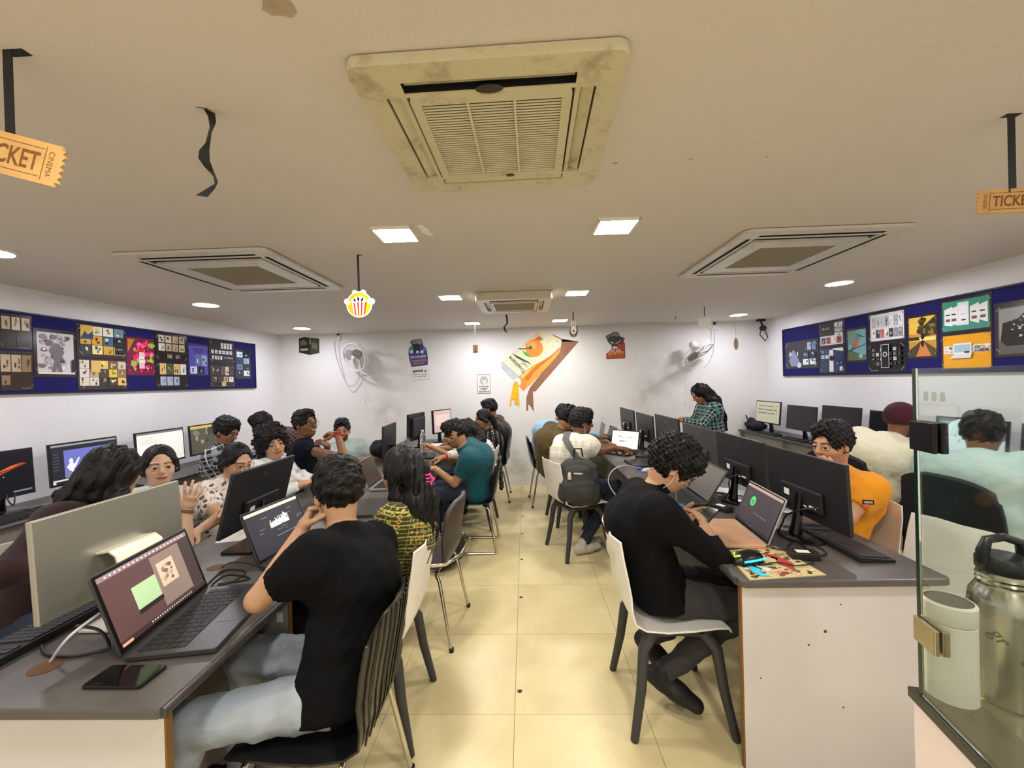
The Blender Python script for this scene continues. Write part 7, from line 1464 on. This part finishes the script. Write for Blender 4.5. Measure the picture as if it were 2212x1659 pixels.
cable('black cable looped at the stand of the nearest right monitor', [az(1690, 1160), az(1725, 1172), az(1745, 1190), az(1730, 1205), az(1700, 1190), az(1715, 1170), az(1760, 1178), az(1785, 1195), az(1765, 1203)], .0035)
cable('black cable plugged into the nearest right monitor', [at_x(1770, 1098, 1.27), at_x(1735, 1100, 1.22), at_x(1700, 1112, 1.2), at_x(1690, 1130, 1.2), az(1680, 1150)], .004)
cable('black cable plugged into the monitor with the maker logo', [at_x(1612, 1028, 1.28), at_x(1590, 1026, 1.22), at_x(1575, 1040, 1.2), at_x(1575, 1062, 1.2), az(1560, 1085)], .004)
cable('black cables behind the white page laptop', [az(1390, 975), az(1420, 968), az(1445, 975), az(1415, 985), az(1385, 978), az(1430, 962)], .004)
cable('black cable hanging under the left front desk', [at_y(540, 1360, 1.5), at_y(560, 1385, 1.5), at_y(552, 1415, 1.5), at_y(520, 1402, 1.5)], .004)
cable('black cable below the glowing bird monitor', [at_x(14, 1070, -3.38), at_x(20, 1085, -3.35), at_x(30, 1090, -3.35), at_x(32, 1068, -3.38)], .004)
for k, (px, py, lb) in enumerate(((1560, 1095, 'black power adapter with a white label behind the rose gold laptop'), (1735, 1195, 'black power adapter beside the nearest right monitor stand'))):
    p = at_z(px, py, .77); t = thing('power_adapter', lb, 'adapter', (p.x, p.y, .75), .4+k); MB().box((-.03, -.055, 0), (.03, .055, .03)).build('brick', MBK, t, bevel=.005); MB().box((-.02, -.02, .03), (.01, .03, .0305)).build('label_sticker', PAP, t)
for k, (px, py, c_, a, lb) in enumerate(((1592, 1072, (196, 214, 196), .4, 'pale green paper behind the rose gold laptop'), (1640, 1100, (214, 214, 222), 1.2, 'white crumpled sleeve under the nearest right monitor'), (1545, 1062, (206, 204, 210), .9, 'white paper beside the grey unlit laptop'))):
    p = at_z(px, py, .752); o = MB().grid([[((i-2)*.035, (j-2)*.045, .004+.006*abs(math.sin(i*2.1+j*1.7+k))) for i in range(5)] for j in range(5)], 5, 5, RZ(a), .0008).build('paper_sheet', mat('sheet_%d' % k, c_, .6), loc=(p.x+.08, p.y, .75)); tag(o, lb, 'paper', 'loose papers')
cable('black cables heaped between the two nearest right monitors', [az(1600, 1085), az(1640, 1078), az(1665, 1090), az(1630, 1100), az(1600, 1092), az(1655, 1082), az(1680, 1100)], .0035)
cable('black cables at the stands of the far right monitors', [az(1450, 958), az(1475, 950), az(1500, 962), az(1470, 972), az(1440, 962), az(1490, 948)], .004)
# backpacks
def backpack(label, c, nrm_, w, h, d, m, m2, tilt=0., extra=True):
    """c: centre of the base; outer face looks along nrm_"""
    n = Vector(nrm_).normalized(); x = Vector((0, 0, 1)).cross(n).normalized(); t = thing('backpack', label, 'bag', c, 0, 'backpacks'); R = frame((0, 0, 0), x, n, Vector((0, 0, 1))) @ Matrix.Rotation(tilt, 4, 'X')
    ax = tuple(np.array(R.col[i][:3]) for i in range(3)); P = lambda u, v, z: np.array((R @ Vector((u, v, z)))[:])
    pr = [cone(P(0, 0, .14), P(0, -.01, h-.16), d*.5, d*.46, .04, (ax[0], w/d)), cone(P(-w*.3, 0, .07), P(w*.3, 0, .07), .07, .07, .05, (ax[1], d/.16))]
    F, xs, lo = field(pr, .009); add_noise(F, xs, .009, waves(len(label), .09, .004)); v, q = surf(F, lo, .009); sdf_obj('main_bag', [(v, q)], m, t, (0, 0, 0))
    pr = [cone(P(-w*.17, d*.36, .15), P(w*.17, d*.36, .15), .085, .085, .03, (ax[2], 1.3)), cone(P(0, d*.36, .16), P(0, d*.3, h*.62), .075, .07, .03, (ax[0], 1.6))]
    F, xs, lo = field(pr, .009); add_noise(F, xs, .009, waves(len(label)+3, .06, .003)); v, q = surf(F, lo, .009); sdf_obj('front_pocket', [(v, q)], m, t, (0, 0, 0))
    if extra:
        for s_ in (-1, 1): mb = MB(); mb.tube([P(s_*w*.2, d*.35, h*.7), P(s_*w*.26, d*.52, h*.5), P(s_*w*.2, d*.62, h*.3), P(s_*w*.16, d*.55, .1)], .004, 6); mb.build('zip_line', m2, t, 60)
        mb = MB(); mb.tube([P(-.04, 0, h-.06), P(-.03, 0, h+.01), P(.03, 0, h+.01), P(.04, 0, h-.06)], .008, 6); mb.build('grab_handle', m2, t, 60)
    return t, P
GB = mat('bag_grey', (58, 58, 58), .8, bump=.2, bscale=120, var=.2, vscale=8); GB2 = mat('bag_trim', (30, 30, 32), .7); NB = mat('bag_navy', (26, 28, 42), .8, bump=.2, bscale=120); BB = mat('bag_black', (30, 30, 30), .8, bump=.2, bscale=100, var=.25, vscale=10)
c = A3(1252, 1090, 3.50); t, P = backpack('grey backpack worn by the person in the white checked shirt', (c[0], c[1], .47), (-.22, -.97, .05), .34, .47, .2, GB, GB2, -.06)
MB(frame(P(.01, .138, .30), Vector(nrm(P(1, 0, 0))), Vector((0, 0, 1)), Vector(nrm(P(0, 1, 0))))).box((-.035, -.006, 0), (.035, .006, .003)).build('logo_patch', mat('patch_pale', (206, 206, 200), .6), t)
mb = MB(); mb.lathe([(.014, 0), (.018, .01), (.012, .05), (.004, .06)], 10, TR(P(-.06, .142, .25))); mb.build('charm', mat('charm', (216, 196, 160), .5), t, 50)
sa, sb = A3(1250, 985, 3.56), A3(1218, 940, 3.62); mb = MB(); b_ = V3(c[0], c[1], .47)
for k in range(1): 
    Pg = [[Vector(p_+o_-b_) for o_ in (V3(-.03, .0, 0), V3(.03, 0, 0))] for p_ in (A3(1248, 992, 3.50), A3(1232, 968, 3.50), A3(1222, 948, 3.56), A3(1226, 932, 3.68))]; mb.grid(Pg, 2, 4, None, .012)
mb.build('shoulder_strap', mat('strap_grey', (96, 94, 92), .8), t, 60)
backpack('black striped backpack on the floor under the left chairs', (-.70, 3.42, .0), (.9, -.4, 0), .30, .36, .18, BB, mat('bag_stripe', (110, 108, 104), .7))
t, b_ = soft('backpack', 'navy backpack lying at the far end of the right wall desk', 'bag', [cone((3.2, 5.74, .825), (3.24, 5.93, .83), .06, .065, .05, (V3(1, 0, 0), 1.7)), cone((3.16, 5.9, .83), (3.2, 5.93, .90), .05, .03, .04)], NB, .01, ((.07, .006),), 'backpacks')
mb = MB(TR(-Vector(b_))); mb.tube([(3.14, 5.88, .87), (3.12, 5.9, .95), (3.14, 5.95, .96), (3.18, 5.97, .88)], .009, 6); mb.build('grab_handle', GB2, t, 60)
# jackets
soft('folded_jacket', 'grey jacket heaped on the brown padded chair', 'jacket', [cone((-.86, 2.42, .52), (-.80, 2.74, .53), .07, .075, .04), cone((-.7, 2.45, .51), (-.66, 2.72, .52), .06, .06, .04), cone((-.83, 2.5, .56), (-.72, 2.66, .60), .06, .05, .04)], cloth('grey_jacket', (70, 66, 74)), .011, ((.07, .008), (.03, .003)))
soft('hanging_jacket', 'black jacket hung over the white chair behind the man in teal', 'jacket', [cone((-.30, 4.26, .64), (-.29, 4.5, .62), .026, .026, .03), cone((-.285, 4.34, .62), (-.27, 4.32, .42), .022, .02, .03, (V3(0, 1, 0), 5.))], cloth('dark_jacket', (34, 34, 36)), .01, ((.06, .006),))
c = A3(628, 1040, 3.05); soft('white_jacket', 'white jacket bundled on the left desk below the flexing man', 'jacket', [cone((c[0]-.06, c[1]-.05, .80), (c[0]+.08, c[1]+.04, .83), .055, .06, .04), cone((c[0]-.02, c[1], .84), (c[0]-.04, c[1]+.06, .90), .06, .045, .04), cone((c[0]+.06, c[1], .80), (c[0]+.12, c[1]-.03, .82), .05, .04, .03)], cloth('white_jacket', (216, 216, 214)), .010, ((.07, .009), (.03, .003)))

soft('handbag', 'round black bag on the left desk beside the thin monitor', 'bag', [ell((-1.58, 4.42, .83), (.12, .10, .085), AX, .02, cuts=[(V3(0, 0, .751), V3(0, 0, -1))]), cone((-1.64, 4.42, .90), (-1.52, 4.44, .92), .03, .03, .03)], BB, .01, ((.08, .005),))
p = at_z(600, 12, ZC); rg = random.Random(5); o = MB().prism([(.028*rg.uniform(.5, 1.1)*math.cos(k/11*6.283)*1.3, .028*rg.uniform(.5, 1.1)*math.sin(k/11*6.283)) for k in range(11)], -.0015, 0, TR((p.x, p.y, ZC-.0005))).build('paint_flake', mat('bare_plaster', (182, 164, 140), .8, var=.15, vscale=30)); tag(o, 'brown patch of peeled ceiling paint at the top edge of the photo', 'paint flake')
for k, (px, py, lb) in enumerate(((1329, 352, 'small brown spot on the ceiling right of the large air conditioner'), (1492, 344, 'small brown spot on the ceiling above the right square light'), (1657, 338, 'small brown spot on the ceiling over the right desks'))):
    p = at_z(px, py, ZC); o = MB().lathe([(.0001, -.0008), (.010-.002*k, -.0008), (.011-.002*k, 0)], 9, TR((p.x, p.y, ZC-.0004)) @ Matrix.Diagonal((1, .6, 1, 1)), cap=False).build('ceiling_spot', mat('bare_plaster', (150, 128, 102), .8)); tag(o, lb, 'stain', 'spots on the ceiling')
